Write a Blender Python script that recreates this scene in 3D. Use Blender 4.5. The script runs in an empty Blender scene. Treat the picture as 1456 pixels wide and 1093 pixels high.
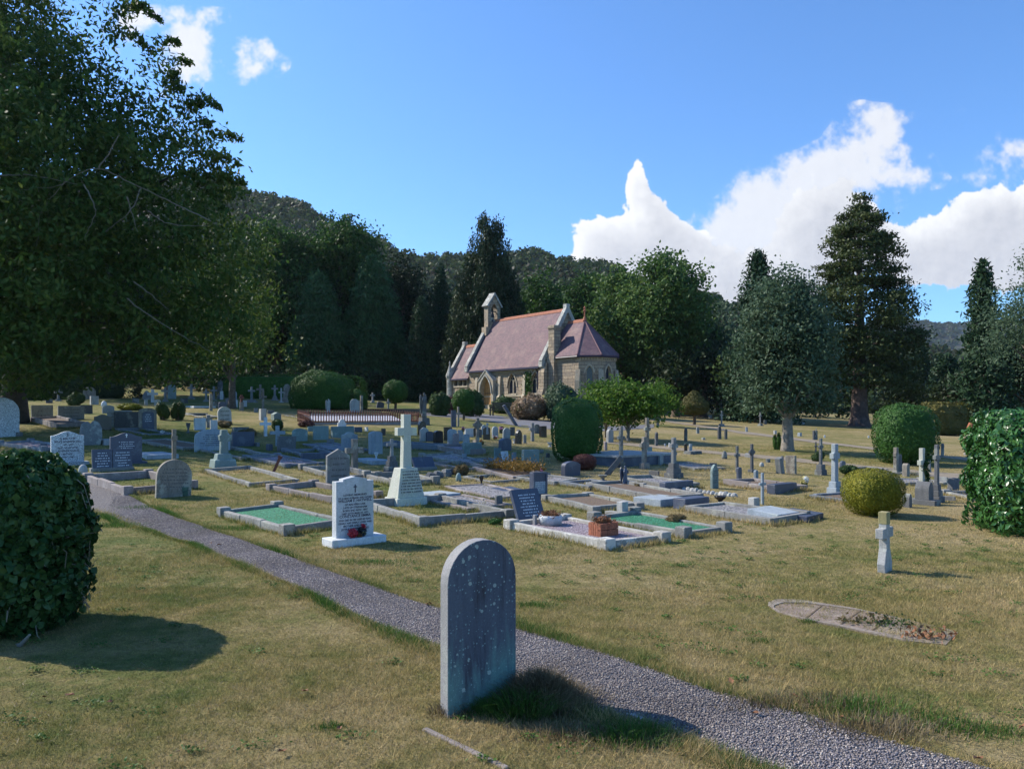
HAZE = True
import bpy, bmesh, math, random
import numpy as np
from mathutils import Vector, Matrix
S = bpy.context.scene
COL = S.collection
RNG = np.random.default_rng(7)
random.seed(7)
PI = math.pi
R = math.radians
F = 1079.0; CX = 728.0; HZ = 585.0; EYE = 1.65
GRAVE = R(38.0)          # graves and chapel share one east-west line

# ------------------------------------------------------------------ terrain
def zg(x, y):
    u = x/np.maximum(y, 8.0)
    s = np.clip(.038-.052*u, .008, .066)
    t = y-12.0
    z = s*((t+np.sqrt(t*t+9))/2)
    z = z+.014*np.sin(x*1.3+y*.7)*np.sin(y*.9-x*.4)+.008*np.sin(x*3.1)*np.cos(y*2.7)
    return z
def G(px, py):
    """walk along a sight line until it meets the ground"""
    kx = (px-CX)/F; kz = -(py-HZ)/F
    lo = .5; y = lo
    while y < 200:
        if EYE+kz*y-float(zg(kx*y, y)) < 0: break
        lo = y; y *= 1.02
    hi = y
    for _ in range(30):
        m = (lo+hi)/2
        if EYE+kz*m-float(zg(kx*m, m)) < 0: hi = m
        else: lo = m
    return Vector((kx*hi, hi, float(zg(kx*hi, hi))))
def at(px, y):
    x = (px-CX)/F*y
    return Vector((x, y, float(zg(x, y))))

# ------------------------------------------------------------------ materials
def new_mat(name):
    m = bpy.data.materials.new(name); m.use_nodes = True
    nt = m.node_tree; nt.nodes.clear()
    out = nt.nodes.new('ShaderNodeOutputMaterial')
    b = nt.nodes.new('ShaderNodeBsdfPrincipled')
    nt.links.new(b.outputs[0], out.inputs[0])
    return m, nt, b, out
def N(nt, t, **kw):
    n = nt.nodes.new(t)
    for k, v in kw.items():
        if k.startswith('i_'):
            key = k[2:]
            key = int(key) if key.isdigit() else key
            n.inputs[key].default_value = v
        else: setattr(n, k, v)
    return n
def noise(nt, scale, detail=4, rough=.55, vec=None, dist=0):
    n = N(nt, 'ShaderNodeTexNoise'); n.inputs['Scale'].default_value = scale
    n.inputs['Detail'].default_value = detail; n.inputs['Roughness'].default_value = rough
    n.inputs['Distortion'].default_value = dist
    if vec is not None: nt.links.new(vec, n.inputs['Vector'])
    return n
def ramp(nt, fac, stops, interp='LINEAR'):
    r = N(nt, 'ShaderNodeValToRGB'); cr = r.color_ramp; cr.interpolation = interp
    while len(cr.elements) < len(stops): cr.elements.new(.5)
    for e, (p, c) in zip(cr.elements, stops):
        e.position = p; e.color = c if len(c) == 4 else (*c, 1)
    nt.links.new(fac, r.inputs[0]); return r
def mixc(nt, fac, a, b, mode='MIX'):
    m = N(nt, 'ShaderNodeMix', data_type='RGBA', blend_type=mode)
    for s, v in ((m.inputs['Factor'], fac), (m.inputs['A'], a), (m.inputs['B'], b)):
        if isinstance(v, (int, float)): s.default_value = v
        elif isinstance(v, tuple): s.default_value = v if len(v) == 4 else (*v, 1)
        else: nt.links.new(v, s)
    return m.outputs['Result']
def math_(nt, op, a, b=None, c=None, clamp=False):
    m = N(nt, 'ShaderNodeMath', operation=op); m.use_clamp = clamp
    for i, v in enumerate((a, b, c)):
        if v is None: continue
        if isinstance(v, (int, float)): m.inputs[i].default_value = v
        else: nt.links.new(v, m.inputs[i])
    return m.outputs[0]
def bump(nt, b, h, strength=.4, dist=.02):
    n = N(nt, 'ShaderNodeBump'); n.inputs['Strength'].default_value = strength
    n.inputs['Distance'].default_value = dist
    nt.links.new(h, n.inputs['Height']); nt.links.new(n.outputs[0], b.inputs['Normal'])
def c3(c, k): return tuple(min(1, v*k) for v in c)

def stone_mat(name, col, stain=(.10, .12, .10), lichen=(.42, .45, .38), amt=.5, speck=.0, rough=.85, fine=60):
    m, nt, b, out = new_mat(name)
    tc = N(nt, 'ShaderNodeTexCoord'); oi = N(nt, 'ShaderNodeObjectInfo')
    add = N(nt, 'ShaderNodeVectorMath', operation='MULTIPLY_ADD')
    nt.links.new(oi.outputs['Random'], add.inputs[0]); add.inputs[1].default_value = (37, 19, 53)
    nt.links.new(tc.outputs['Object'], add.inputs[2]); V = add.outputs[0]
    mp = N(nt, 'ShaderNodeMapping'); mp.inputs['Scale'].default_value = (1, 1, .28); nt.links.new(V, mp.inputs[0])
    streak = noise(nt, 9, 5, .65, mp.outputs[0], .3)
    big = noise(nt, 3.2, 4, .6, V)
    fin = noise(nt, fine, 3, .6, V)
    base = ramp(nt, fin.outputs[0], [(.3, c3(col, .78)), (.7, c3(col, 1.2))])
    var = math_(nt, 'MULTIPLY_ADD', oi.outputs['Random'], .35, .82)
    cc = N(nt, 'ShaderNodeCombineColor')
    for i in range(3): nt.links.new(var, cc.inputs[i])
    base = mixc(nt, 1.0, base.outputs[0], cc.outputs[0], 'MULTIPLY')
    sf = ramp(nt, streak.outputs[0], [(.45, (0, 0, 0)), (.68, (amt, amt, amt))])
    c = mixc(nt, sf.outputs[0], base, stain)
    lf = ramp(nt, math_(nt, 'ADD', big.outputs[0], math_(nt, 'MULTIPLY', fin.outputs[0], .35)), [(.72, (0, 0, 0)), (.80, (amt, amt, amt))])
    c = mixc(nt, lf.outputs[0], c, lichen)
    if speck:
        vo = N(nt, 'ShaderNodeTexVoronoi'); vo.inputs['Scale'].default_value = 160; nt.links.new(V, vo.inputs['Vector'])
        sp = ramp(nt, vo.outputs['Color'], [(.35, (0, 0, 0)), (.6, (1, 1, 1))])
        c = mixc(nt, speck, c, sp.outputs[0], 'OVERLAY')
    nt.links.new(c, b.inputs['Base Color']); b.inputs['Roughness'].default_value = rough
    hh = math_(nt, 'ADD', math_(nt, 'MULTIPLY', fin.outputs[0], .4), big.outputs[0])
    bump(nt, b, hh, .35, .012)
    return m
M = {}
M['g'] = stone_mat('grey_granite', (.20, .20, .20))
M['l'] = stone_mat('pale_limestone', (.36, .355, .34), amt=.45)
M['w'] = stone_mat('white_marble', (.56, .57, .58), stain=(.27, .30, .28), amt=.5, rough=.6)
M['b'] = stone_mat('blue_grey_marble', (.27, .31, .34), stain=(.12, .15, .17), amt=.45)
M['t'] = stone_mat('green_lichened_stone', (.18, .235, .22), stain=(.13, .19, .17), lichen=(.33, .42, .38), amt=.6)
M['n'] = stone_mat('navy_slate', (.058, .068, .10), stain=(.04, .05, .08), lichen=(.16, .19, .22), amt=.35, rough=.5)
M['k'] = stone_mat('polished_black_granite', (.018, .018, .02), stain=(.01, .01, .01), lichen=(.05, .05, .05), amt=.15, rough=.22)
M['s'] = stone_mat('brown_sandstone', (.235, .205, .165), stain=(.06, .055, .05), lichen=(.33, .33, .27), amt=.75)
M['d'] = stone_mat('weathered_dark_stone', (.105, .108, .11), stain=(.05, .05, .055), lichen=(.28, .29, .25), amt=.6)
M['p'] = stone_mat('pinkish_granite', (.30, .24, .24), amt=.4, speck=.4)
M['c'] = stone_mat('cream_lichened_stone', (.45, .45, .38), stain=(.36, .40, .28), lichen=(.62, .64, .46), amt=.45)
M['q'] = stone_mat('speckled_pale_granite', (.40, .43, .44), amt=.15, speck=.8)
M['kerb'] = stone_mat('kerb_concrete', (.215, .21, .195), stain=(.13, .13, .11), lichen=(.32, .32, .27), amt=.75, fine=40)
M['kerbb'] = stone_mat('kerb_grey_granite', (.15, .165, .185), stain=(.11, .13, .15), lichen=(.34, .37, .36), amt=.5)
M['kerbp'] = stone_mat('kerb_pinkish_concrete', (.225, .19, .175), stain=(.14, .12, .11), lichen=(.4, .36, .33), amt=.5)
M['quartz'] = stone_mat('kerb_white_quartz', (.36, .345, .31), stain=(.25, .24, .2), lichen=(.66, .64, .58), amt=.7, fine=30)

def plain(name, col, rough=.7, metal=0, var=.15, scale=20):
    m, nt, b, out = new_mat(name)
    tc = N(nt, 'ShaderNodeTexCoord')
    n = noise(nt, scale, 4, .6, tc.outputs['Object'])
    r = ramp(nt, n.outputs[0], [(.3, c3(col, 1-var)), (.7, c3(col, 1+var))])
    nt.links.new(r.outputs[0], b.inputs['Base Color'])
    b.inputs['Roughness'].default_value = rough; b.inputs['Metallic'].default_value = metal
    bump(nt, b, n.outputs[0], .2, .01)
    return m
M['ink'] = plain('lead_lettering', (.03, .03, .06), .6)
M['inkpale'] = plain('pale_lettering', (.55, .58, .62), .6)
M['inkgrey'] = plain('worn_lettering', (.10, .10, .10), .8)
M['rust'] = plain('rust_red_iron', (.13, .045, .03), .8, var=.4, scale=40)
M['wood'] = plain('weathered_wood', (.20, .17, .13), .9, var=.3)
M['oak'] = plain('varnished_oak_boards', (.42, .22, .075), .6, var=.25, scale=8)
M['terracotta'] = plain('terracotta', (.30, .10, .05), .85, var=.4)
M['black'] = plain('black_paint', (.012, .012, .016), .4)
M['leadblue'] = plain('painted_lead_gutter', (.02, .02, .05), .5)
M['red'] = plain('red_petals', (.45, .03, .05), .7)
M['pink'] = plain('pink_petals', (.60, .22, .36), .7)
M['white'] = plain('white_petals', (.75, .75, .70), .7)
M['yellow'] = plain('yellow_petals', (.62, .55, .22), .7)
M['orange'] = plain('orange_petals', (.45, .18, .04), .7)
M['deadleaf'] = plain('dead_leaf', (.20, .085, .035), .8, var=.4)
M['bark'] = plain('brown_bark', (.10, .075, .055), .95, var=.45, scale=9)
M['bough'] = plain('grey_brown_bough', (.13, .115, .09), .95, var=.3)
M['barkpale'] = plain('pale_grey_bark', (.21, .185, .155), .95, var=.4, scale=9)
M['greenpot'] = plain('green_tin_bucket', (.10, .19, .16), .5)
M['bench'] = plain('weathered_bench_wood', (.09, .075, .055), .8, var=.3)
M['soil'] = plain('dry_soil', (.13, .09, .06), 1, var=.4, scale=30)

def chips_mat(name, cols, scale, strength=.8):
    m, nt, b, out = new_mat(name)
    tc = N(nt, 'ShaderNodeTexCoord')
    vo = N(nt, 'ShaderNodeTexVoronoi'); vo.inputs['Scale'].default_value = scale
    nt.links.new(tc.outputs['Object'], vo.inputs['Vector'])
    sep = N(nt, 'ShaderNodeSeparateColor'); nt.links.new(vo.outputs['Color'], sep.inputs[0])
    k = len(cols)
    r = ramp(nt, sep.outputs[0], [(i/k, c) for i, c in enumerate(cols)], 'CONSTANT')
    edge = ramp(nt, vo.outputs['Distance'], [(.2, (1, 1, 1)), (.75, (.35, .35, .35))])
    c = mixc(nt, 1.0, r.outputs[0], edge.outputs[0], 'MULTIPLY')
    nt.links.new(c, b.inputs['Base Color']); b.inputs['Roughness'].default_value = .8
    inv = math_(nt, 'SUBTRACT', 1.0, vo.outputs['Distance'])
    bump(nt, b, inv, strength, .02)
    return m
M['greenglass'] = chips_mat('green_glass_chippings', [(.02, .25, .10), (.04, .33, .15), (.012, .18, .07), (.09, .38, .22)], 55)
M['whitegravel'] = chips_mat('white_gravel', [(.30, .29, .29), (.44, .42, .43), (.19, .18, .19), (.36, .34, .32)], 32)
M['pinkgravel'] = chips_mat('pink_granite_gravel', [(.36, .28, .30), (.5, .42, .46), (.25, .17, .2), (.42, .36, .4)], 50)
M['whitechips'] = chips_mat('bright_white_chippings', [(.72, .70, .75), (.8, .78, .82), (.6, .58, .66)], 30)
M['gravel'] = chips_mat('path_gravel', [(.18, .16, .16), (.27, .23, .21), (.11, .11, .13), (.34, .30, .27), (.22, .18, .17), (.15, .15, .18)], 75, .9)

def leaf_mat(name, a, b_, rough=.55, trans=.35, clump=.45, spec=.3, dark=None):
    m, nt, b, out = new_mat(name)
    geo = N(nt, 'ShaderNodeNewGeometry')
    tc = N(nt, 'ShaderNodeTexCoord')
    n = noise(nt, clump, 3, .6, tc.outputs['Object'])
    mixf = math_(nt, 'ADD', math_(nt, 'MULTIPLY', geo.outputs['Random Per Island'], .55), math_(nt, 'MULTIPLY_ADD', n.outputs[0], 1.3, -.4), clamp=True)
    dk = dark or c3(a, .7)
    r = ramp(nt, mixf, [(0, dk), (.45, a), (1, b_)]); spec = spec*.5
    nt.links.new(r.outputs[0], b.inputs['Base Color'])
    b.inputs['Roughness'].default_value = rough
    b.inputs['Specular IOR Level'].default_value = spec
    tr = N(nt, 'ShaderNodeBsdfTranslucent'); nt.links.new(r.outputs[0], tr.inputs['Color'])
    mx = N(nt, 'ShaderNodeMixShader'); mx.inputs[0].default_value = trans
    nt.links.new(b.outputs[0], mx.inputs[1]); nt.links.new(tr.outputs[0], mx.inputs[2])
    nt.links.new(mx.outputs[0], out.inputs[0])
    return m
L = {}
L['beech'] = leaf_mat('beech_leaves', (.045, .092, .018), (.13, .16, .032), clump=.35)
L['broad'] = leaf_mat('broadleaf_green', (.030, .075, .016), (.066, .125, .026), clump=.4)
L['oakl'] = leaf_mat('oak_leaves', (.06, .12, .03), (.15, .21, .05), clump=.5)
L['conif'] = leaf_mat('spruce_needles', (.022, .052, .022), (.05, .09, .038), trans=.15)
L['blueconif'] = leaf_mat('blue_green_needles', (.038, .10, .036), (.075, .145, .055), trans=.15)
L['cedar'] = leaf_mat('cedar_foliage', (.045, .066, .020), (.095, .11, .032), trans=.2)
L['cypress'] = leaf_mat('cypress_foliage', (.026, .048, .022), (.06, .08, .032), trans=.2)
L['greygreen'] = leaf_mat('silver_green_leaves', (.065, .11, .06), (.13, .18, .105), clump=.7)
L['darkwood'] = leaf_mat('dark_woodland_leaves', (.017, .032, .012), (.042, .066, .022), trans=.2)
L['yew'] = leaf_mat('clipped_yew', (.035, .095, .016), (.075, .155, .03), trans=.15, clump=3)
L['privet'] = leaf_mat('clipped_privet', (.035, .095, .020), (.075, .16, .035), trans=.2, clump=2)
L['golden'] = leaf_mat('golden_yew', (.13, .14, .014), (.30, .27, .03), trans=.2, clump=2.5)
L['laurel'] = leaf_mat('laurel_leaves', (.035, .115, .025), (.085, .20, .045), rough=.30, trans=.18, clump=3, spec=.9)
L['ivy'] = leaf_mat('ivy_leaves', (.030, .078, .022), (.078, .135, .036), rough=.42, trans=.15, clump=2.5, spec=.4)
L['ivydry'] = leaf_mat('dry_ivy_stems', (.13, .09, .05), (.26, .19, .11), trans=.1, clump=3)
L['young'] = leaf_mat('bright_young_leaves', (.06, .135, .018), (.16, .225, .04), trans=.45, clump=1.2)
L['shrub'] = leaf_mat('shrub_leaves', (.045, .080, .025), (.10, .15, .05), clump=1.5)
L['hydra'] = leaf_mat('faded_flower_heads', (.24, .16, .10), (.42, .33, .22), clump=3, dark=(.05, .09, .03))
L['redbush'] = leaf_mat('purple_brown_leaves', (.11, .045, .04), (.22, .10, .07), clump=3)
L['drybush'] = leaf_mat('dry_brown_plant', (.13, .10, .045), (.25, .18, .09), clump=4)
L['topiarybrown'] = leaf_mat('bronzed_yew', (.075, .075, .018), (.16, .13, .035), trans=.15, clump=1.6)
L['hill'] = leaf_mat('hillside_leaves', (.032, .060, .020), (.075, .10, .030), clump=.02, dark=(.075, .055, .048))
L['hillheath'] = leaf_mat('hillside_heather', (.10, .065, .055), (.16, .12, .07), clump=.03)

# lawn: same world-position patches drive the soil sheet and the blades
def lawn_color(nt, green_bias=0):
    geo = N(nt, 'ShaderNodeNewGeometry'); P = geo.outputs['Position']
    n1 = noise(nt, .55, 4, .6, P); n2 = noise(nt, 2.9, 6, .75, P); n3 = noise(nt, .13, 2, .5, P)
    s = math_(nt, 'ADD', math_(nt, 'MULTIPLY', n1.outputs[0], .45), math_(nt, 'MULTIPLY', n2.outputs[0], .55))
    s = math_(nt, 'ADD', s, math_(nt, 'MULTIPLY_ADD', n3.outputs[0], .5, -.25+green_bias))
    sx = N(nt, 'ShaderNodeSeparateXYZ'); nt.links.new(P, sx.inputs[0])
    s = math_(nt, 'ADD', s, math_(nt, 'MINIMUM', math_(nt, 'MAXIMUM', math_(nt, 'MULTIPLY', sx.outputs[0], -.025), -.03), .055))
    return ramp(nt, s, [(.34, (.42, .33, .18)), (.44, (.355, .285, .135)), (.53, (.27, .235, .092)), (.60, (.18, .19, .062)), (.72, (.095, .15, .038))]), P, geo
def lawn_mat():
    m, nt, b, out = new_mat('dry_lawn')
    c, P, geo = lawn_color(nt)
    f = noise(nt, 38, 5, .75, P); f2 = noise(nt, 9, 4, .7, P)
    d = ramp(nt, math_(nt, 'ADD', math_(nt, 'MULTIPLY', f.outputs[0], .6), math_(nt, 'MULTIPLY', f2.outputs[0], .4)), [(.33, (.42, .42, .40)), (.62, (1.0, 1.0, 1.0))])
    col = mixc(nt, 1.0, c.outputs[0], d.outputs[0], 'MULTIPLY')
    nt.links.new(col, b.inputs['Base Color']); b.inputs['Roughness'].default_value = .95
    b.inputs['Specular IOR Level'].default_value = .1
    bump(nt, b, math_(nt, 'ADD', f.outputs[0], math_(nt, 'MULTIPLY', f2.outputs[0], 1.5)), .8, .04)
    return m
M['lawn'] = lawn_mat()
def blade_mat():
    m, nt, b, out = new_mat('grass_blades')
    c, P, geo = lawn_color(nt)
    v = ramp(nt, geo.outputs['Random Per Island'], [(0, (.55, .65, .45)), (.5, (1.0, 1.0, .95)), (1, (1.7, 1.55, 1.4))])
    col = mixc(nt, 1.0, c.outputs[0], v.outputs[0], 'MULTIPLY')
    nt.links.new(col, b.inputs['Base Color']); b.inputs['Roughness'].default_value = .7
    b.inputs['Specular IOR Level'].default_value = .2
    tr = N(nt, 'ShaderNodeBsdfTranslucent'); nt.links.new(col, tr.inputs['Color'])
    mx = N(nt, 'ShaderNodeMixShader'); mx.inputs[0].default_value = .3
    nt.links.new(b.outputs[0], mx.inputs[1]); nt.links.new(tr.outputs[0], mx.inputs[2]); nt.links.new(mx.outputs[0], out.inputs[0])
    return m
M['blade'] = blade_mat()
L['greengrass'] = leaf_mat('fresh_green_grass', (.05, .12, .02), (.13, .22, .05), clump=6)
L['deadgrass'] = leaf_mat('dead_grass', (.16, .12, .07), (.32, .26, .16), clump=6, dark=(.06, .045, .03))

# ------------------------------------------------------------------ objects
def tag(o, label=None, cat=None, group=None, kind=None):
    if label: o['label'] = label
    if cat: o['category'] = cat
    if group: o['group'] = group
    if kind: o['kind'] = kind
    return o
def link(o, parent=None):
    COL.objects.link(o)
    if parent is not None: o.parent = parent
    return o
def empty(name, loc, rz=0, label=None, cat=None, group=None):
    o = bpy.data.objects.new(name, None); o.empty_display_size = .1
    o.location = loc; o.rotation_euler = (0, 0, rz)
    COL.objects.link(o); return tag(o, label, cat, group)
def mesh_np(name, V, Fc, mat, parent=None, smooth=False):
    V = np.asarray(V, dtype=np.float32); Fc = np.asarray(Fc, dtype=np.int32)
    me = bpy.data.meshes.new(name); n = Fc.shape[1]
    me.vertices.add(len(V)); me.vertices.foreach_set('co', V.ravel())
    me.loops.add(Fc.size); me.loops.foreach_set('vertex_index', Fc.ravel())
    me.polygons.add(len(Fc)); me.polygons.foreach_set('loop_start', np.arange(0, Fc.size, n, dtype=np.int32))
    me.polygons.foreach_set('loop_total', np.full(len(Fc), n, dtype=np.int32))
    if smooth: me.polygons.foreach_set('use_smooth', np.ones(len(Fc), dtype=bool))
    me.update(calc_edges=True)
    if mat: me.materials.append(mat)
    return link(bpy.data.objects.new(name, me), parent)

class MB:
    def __init__(s): s.v = []; s.f = []
    def add(s, vs, fs):
        o = len(s.v); s.v += [tuple(v) for v in vs]; s.f += [tuple(i+o for i in f) for f in fs]; return s
    def box(s, c, d, rz=0, rx=0, ry=0, taper=1.0, tx=None):
        M_ = Matrix.Rotation(rz, 3, 'Z') @ Matrix.Rotation(ry, 3, 'Y') @ Matrix.Rotation(rx, 3, 'X')
        vs = []
        for z in (-.5, .5):
            k = 1 if z < 0 else taper
            for x, y in ((-.5, -.5), (.5, -.5), (.5, .5), (-.5, .5)):
                vs.append(Vector(c)+M_ @ Vector((x*d[0]*k, y*d[1]*k, z*d[2])))
        return s.add(vs, [(3, 2, 1, 0), (4, 5, 6, 7), (0, 1, 5, 4), (1, 2, 6, 5), (2, 3, 7, 6), (3, 0, 4, 7)])
    def b2(s, x0, x1, y0, y1, z0, z1):
        return s.box(((x0+x1)/2, (y0+y1)/2, (z0+z1)/2), (x1-x0, y1-y0, z1-z0))
    def prism(s, pts, y0, y1, M_=None):
        """polygon in xz pushed along y"""
        n = len(pts)
        vs = [(x, y0, z) for x, z in pts]+[(x, y1, z) for x, z in pts]
        if M_ is not None: vs = [M_ @ Vector(v) for v in vs]
        fs = [tuple(range(n)), tuple(range(2*n-1, n-1, -1))]
        fs += [(i, i+n, (i+1) % n+n, (i+1) % n) for i in range(n)]
        return s.add(vs, fs)
    def lathe(s, prof, n=16, c=(0, 0, 0), sq=1):
        vs = []; fs = []
        for r, z in prof:
            for k in range(n):
                a = 2*PI*k/n; vs.append((c[0]+r*math.cos(a), c[1]+r*math.sin(a)*sq, c[2]+z))
        for i in range(len(prof)-1):
            for k in range(n):
                fs.append((i*n+k, i*n+(k+1) % n, (i+1)*n+(k+1) % n, (i+1)*n+k))
        fs.append(tuple(range(n-1, -1, -1))); fs.append(tuple((len(prof)-1)*n+k for k in range(n)))
        return s.add(vs, fs)
    def tube(s, pts, rs, n=8):
        vs = []; fs = []; pts = [Vector(p) for p in pts]
        if isinstance(rs, (int, float)): rs = [rs]*len(pts)
        for i, p in enumerate(pts):
            t = (pts[min(i+1, len(pts)-1)]-pts[max(i-1, 0)]).normalized()
            a = t.cross(Vector((0, 0, 1)) if abs(t.z) < .95 else Vector((1, 0, 0))).normalized(); b = t.cross(a)
            for k in range(n):
                w = 2*PI*k/n; vs.append(p+rs[i]*(a*math.cos(w)+b*math.sin(w)))
        for i in range(len(pts)-1):
            for k in range(n): fs.append((i*n+k, i*n+(k+1) % n, (i+1)*n+(k+1) % n, (i+1)*n+k))
        fs.append(tuple(range(n-1, -1, -1))); fs.append(tuple((len(pts)-1)*n+k for k in range(n)))
        return s.add(vs, fs)
    def build(s, name, mat, parent=None, bevel=0, smooth=False, sub=0):
        me = bpy.data.meshes.new(name); me.from_pydata(s.v, [], s.f); me.update()
        bm = bmesh.new(); bm.from_mesh(me); bmesh.ops.recalc_face_normals(bm, faces=bm.faces); bm.to_mesh(me); bm.free()
        me.materials.append(mat)
        if smooth: me.polygons.foreach_set('use_smooth', [True]*len(me.polygons))
        o = link(bpy.data.objects.new(name, me), parent)
        if bevel:
            m = o.modifiers.new('edge_wear', 'BEVEL'); m.width = bevel; m.segments = 2; m.limit_method = 'ANGLE'
        return o
def text_mesh(name, body, size, mat, parent, loc, rot, depth=.002, align='CENTER', xs=1.0, bold=0):
    cu = bpy.data.curves.new(name, 'FONT'); cu.body = body; cu.size = size; cu.align_x = align
    cu.extrude = depth; cu.resolution_u = 2; cu.offset = bold
    t = bpy.data.objects.new(name, cu); COL.objects.link(t)
    dg = bpy.context.evaluated_depsgraph_get()
    me = bpy.data.meshes.new_from_object(t.evaluated_get(dg))
    bpy.data.objects.remove(t); bpy.data.curves.remove(cu)
    me.materials.clear(); me.materials.append(mat); me.name = name
    o = bpy.data.objects.new(name, me); o.location = loc; o.rotation_euler = rot; o.scale = (xs, 1, 1)
    return link(o, parent)

# ------------------------------------------------------------------ foliage
def rand_dirs(n):
    v = RNG.normal(size=(n, 3)); return v/np.linalg.norm(v, axis=1, keepdims=True)
def leaf_quads(P, L_, W, normal=None, nb=0., droop=0., up=None):
    """diamond leaves at points P; returns verts, quads"""
    n = len(P)
    a = rand_dirs(n)
    if normal is not None: nn = normal*nb+rand_dirs(n)*(1-nb)
    else: nn = rand_dirs(n)
    nn /= np.linalg.norm(nn, axis=1, keepdims=True)+1e-9
    a[:, 2] -= droop
    a -= nn*np.sum(a*nn, axis=1, keepdims=True); a /= np.linalg.norm(a, axis=1, keepdims=True)+1e-9
    b = np.cross(nn, a)
    l = (L_*RNG.uniform(.6, 1.3, (n, 1)))/2; w = (W*RNG.uniform(.7, 1.3, (n, 1)))/2
    V = np.stack([P-a*l, P+b*w+a*l*.1, P+a*l, P-b*w+a*l*.1], axis=1).reshape(-1, 3)
    return V, np.arange(4*n).reshape(-1, 4)
def crown_points(blobs, density, csig=.35, per=22, shell=.25):
    """clusters of points around the shells of ellipsoids"""
    out = []; nor = []
    for (cx, cy, cz, rx, ry, rz) in blobs:
        area = 4*PI*((rx*ry)**1.6/3+(rx*rz)**1.6/3+(ry*rz)**1.6/3)**(1/1.6)
        k = max(4, int(area*density))
        d = rand_dirs(k); d = d[(d[:, 2] > -.75)]
        k = len(d)
        rr = 1-np.abs(RNG.normal(0, shell, (k, 1)))
        rr = rr+.10*RNG.normal(size=(k, 1))
        c = d*np.clip(rr, .1, 1.25)*np.array([rx, ry, rz])+np.array([cx, cy, cz])
        s = csig*RNG.uniform(.6, 1.5, (k, 1, 1))
        p = c[:, None, :]+RNG.normal(size=(k, per, 3))*s*np.array([1, 1, .6])
        out.append(p.reshape(-1, 3)); nor.append(np.repeat(d, per, axis=0))
    return np.concatenate(out), np.concatenate(nor)
def limb(mb, p0, p1, r0, r1, sag=.1, n=6, k=6):
    p0 = Vector(p0); p1 = Vector(p1); pts = []; rs = []
    for i in range(n):
        t = i/(n-1); q = p0.lerp(p1, t); q.z += math.sin(t*PI)*sag*(p1-p0).length
        q.x += random.uniform(-.02, .02)*(p1-p0).length; pts.append(q); rs.append(r0+(r1-r0)*t)
    mb.tube(pts, rs, k)
def broad_tree(loc, h, rx, ry, z0, leafmat, label, group, leaf=(.3, .2), dens=1.2, nb=16, trunk=.3, csig=.4, per=20, bark='bark', lean=0, name='broadleaf_tree', seed=None, top=1.0, flat=1.0, cat='tree', skirt=0):
    root = empty(name, loc, RNG.uniform(0, 6) if seed is None else seed, label, cat, group)
    zc = (z0+h)/2; rz = (h-z0)/2; blobs = []
    for i in range(nb):
        d = rand_dirs(1)[0]; d[2] = d[2]*.85+.1
        f = RNG.uniform(.50, .70)
        br = RNG.uniform(.30, .46)
        kx = rx*(1-max(0, d[2])*.25*top)
        blobs.append((d[0]*kx*f, d[1]*ry*f, zc+d[2]*rz*f, rx*br, ry*br, rz*br*flat))
    blobs.append((0, 0, zc, rx*.6, ry*.6, rz*.65)); blobs.insert(0, (RNG.uniform(-.12, .12)*rx, 0, zc+rz*.66, rx*.40, ry*.40, rz*.36)); blobs.insert(0, (RNG.uniform(-.4, .4)*rx, 0, zc+rz*.52, rx*.42, ry*.42, rz*.36))
    if skirt:
        for i in range(skirt): a = 2*PI*i/skirt; blobs.insert(0, (math.cos(a)*rx*.6, math.sin(a)*ry*.6, z0+rz*.42, rx*.36, ry*.36, rz*.34))
    P, nrm = crown_points(blobs, dens, csig, per)
    P = P[(keep := P[:, 2] > z0*.8+.25*np.sin(P[:, 0]*2))]; nrm = nrm[keep]
    V, Q = leaf_quads(P, leaf[0], leaf[1], nrm, .35, .5)
    mesh_np('crown', V, Q, L[leafmat], root)
    mb = MB(); tp = zc+rz*.2
    mb.tube([(0, 0, -.3), (0.02, 0, .15), (0, 0, z0*.6), (lean*.5, .05, zc*.8), (lean, 0, tp)], [trunk*1.5, trunk*1.1, trunk*.9, trunk*.6, trunk*.25], 10)
    for b in blobs[:-1]:
        zb = min(max(z0*1.0, b[2]-rz*.55), zc)
        limb(mb, (0, 0, zb), (b[0], b[1], b[2]), trunk*.35, trunk*.07, .08)
    mb.build('trunk', M[bark], root, smooth=True)
    return root
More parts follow.
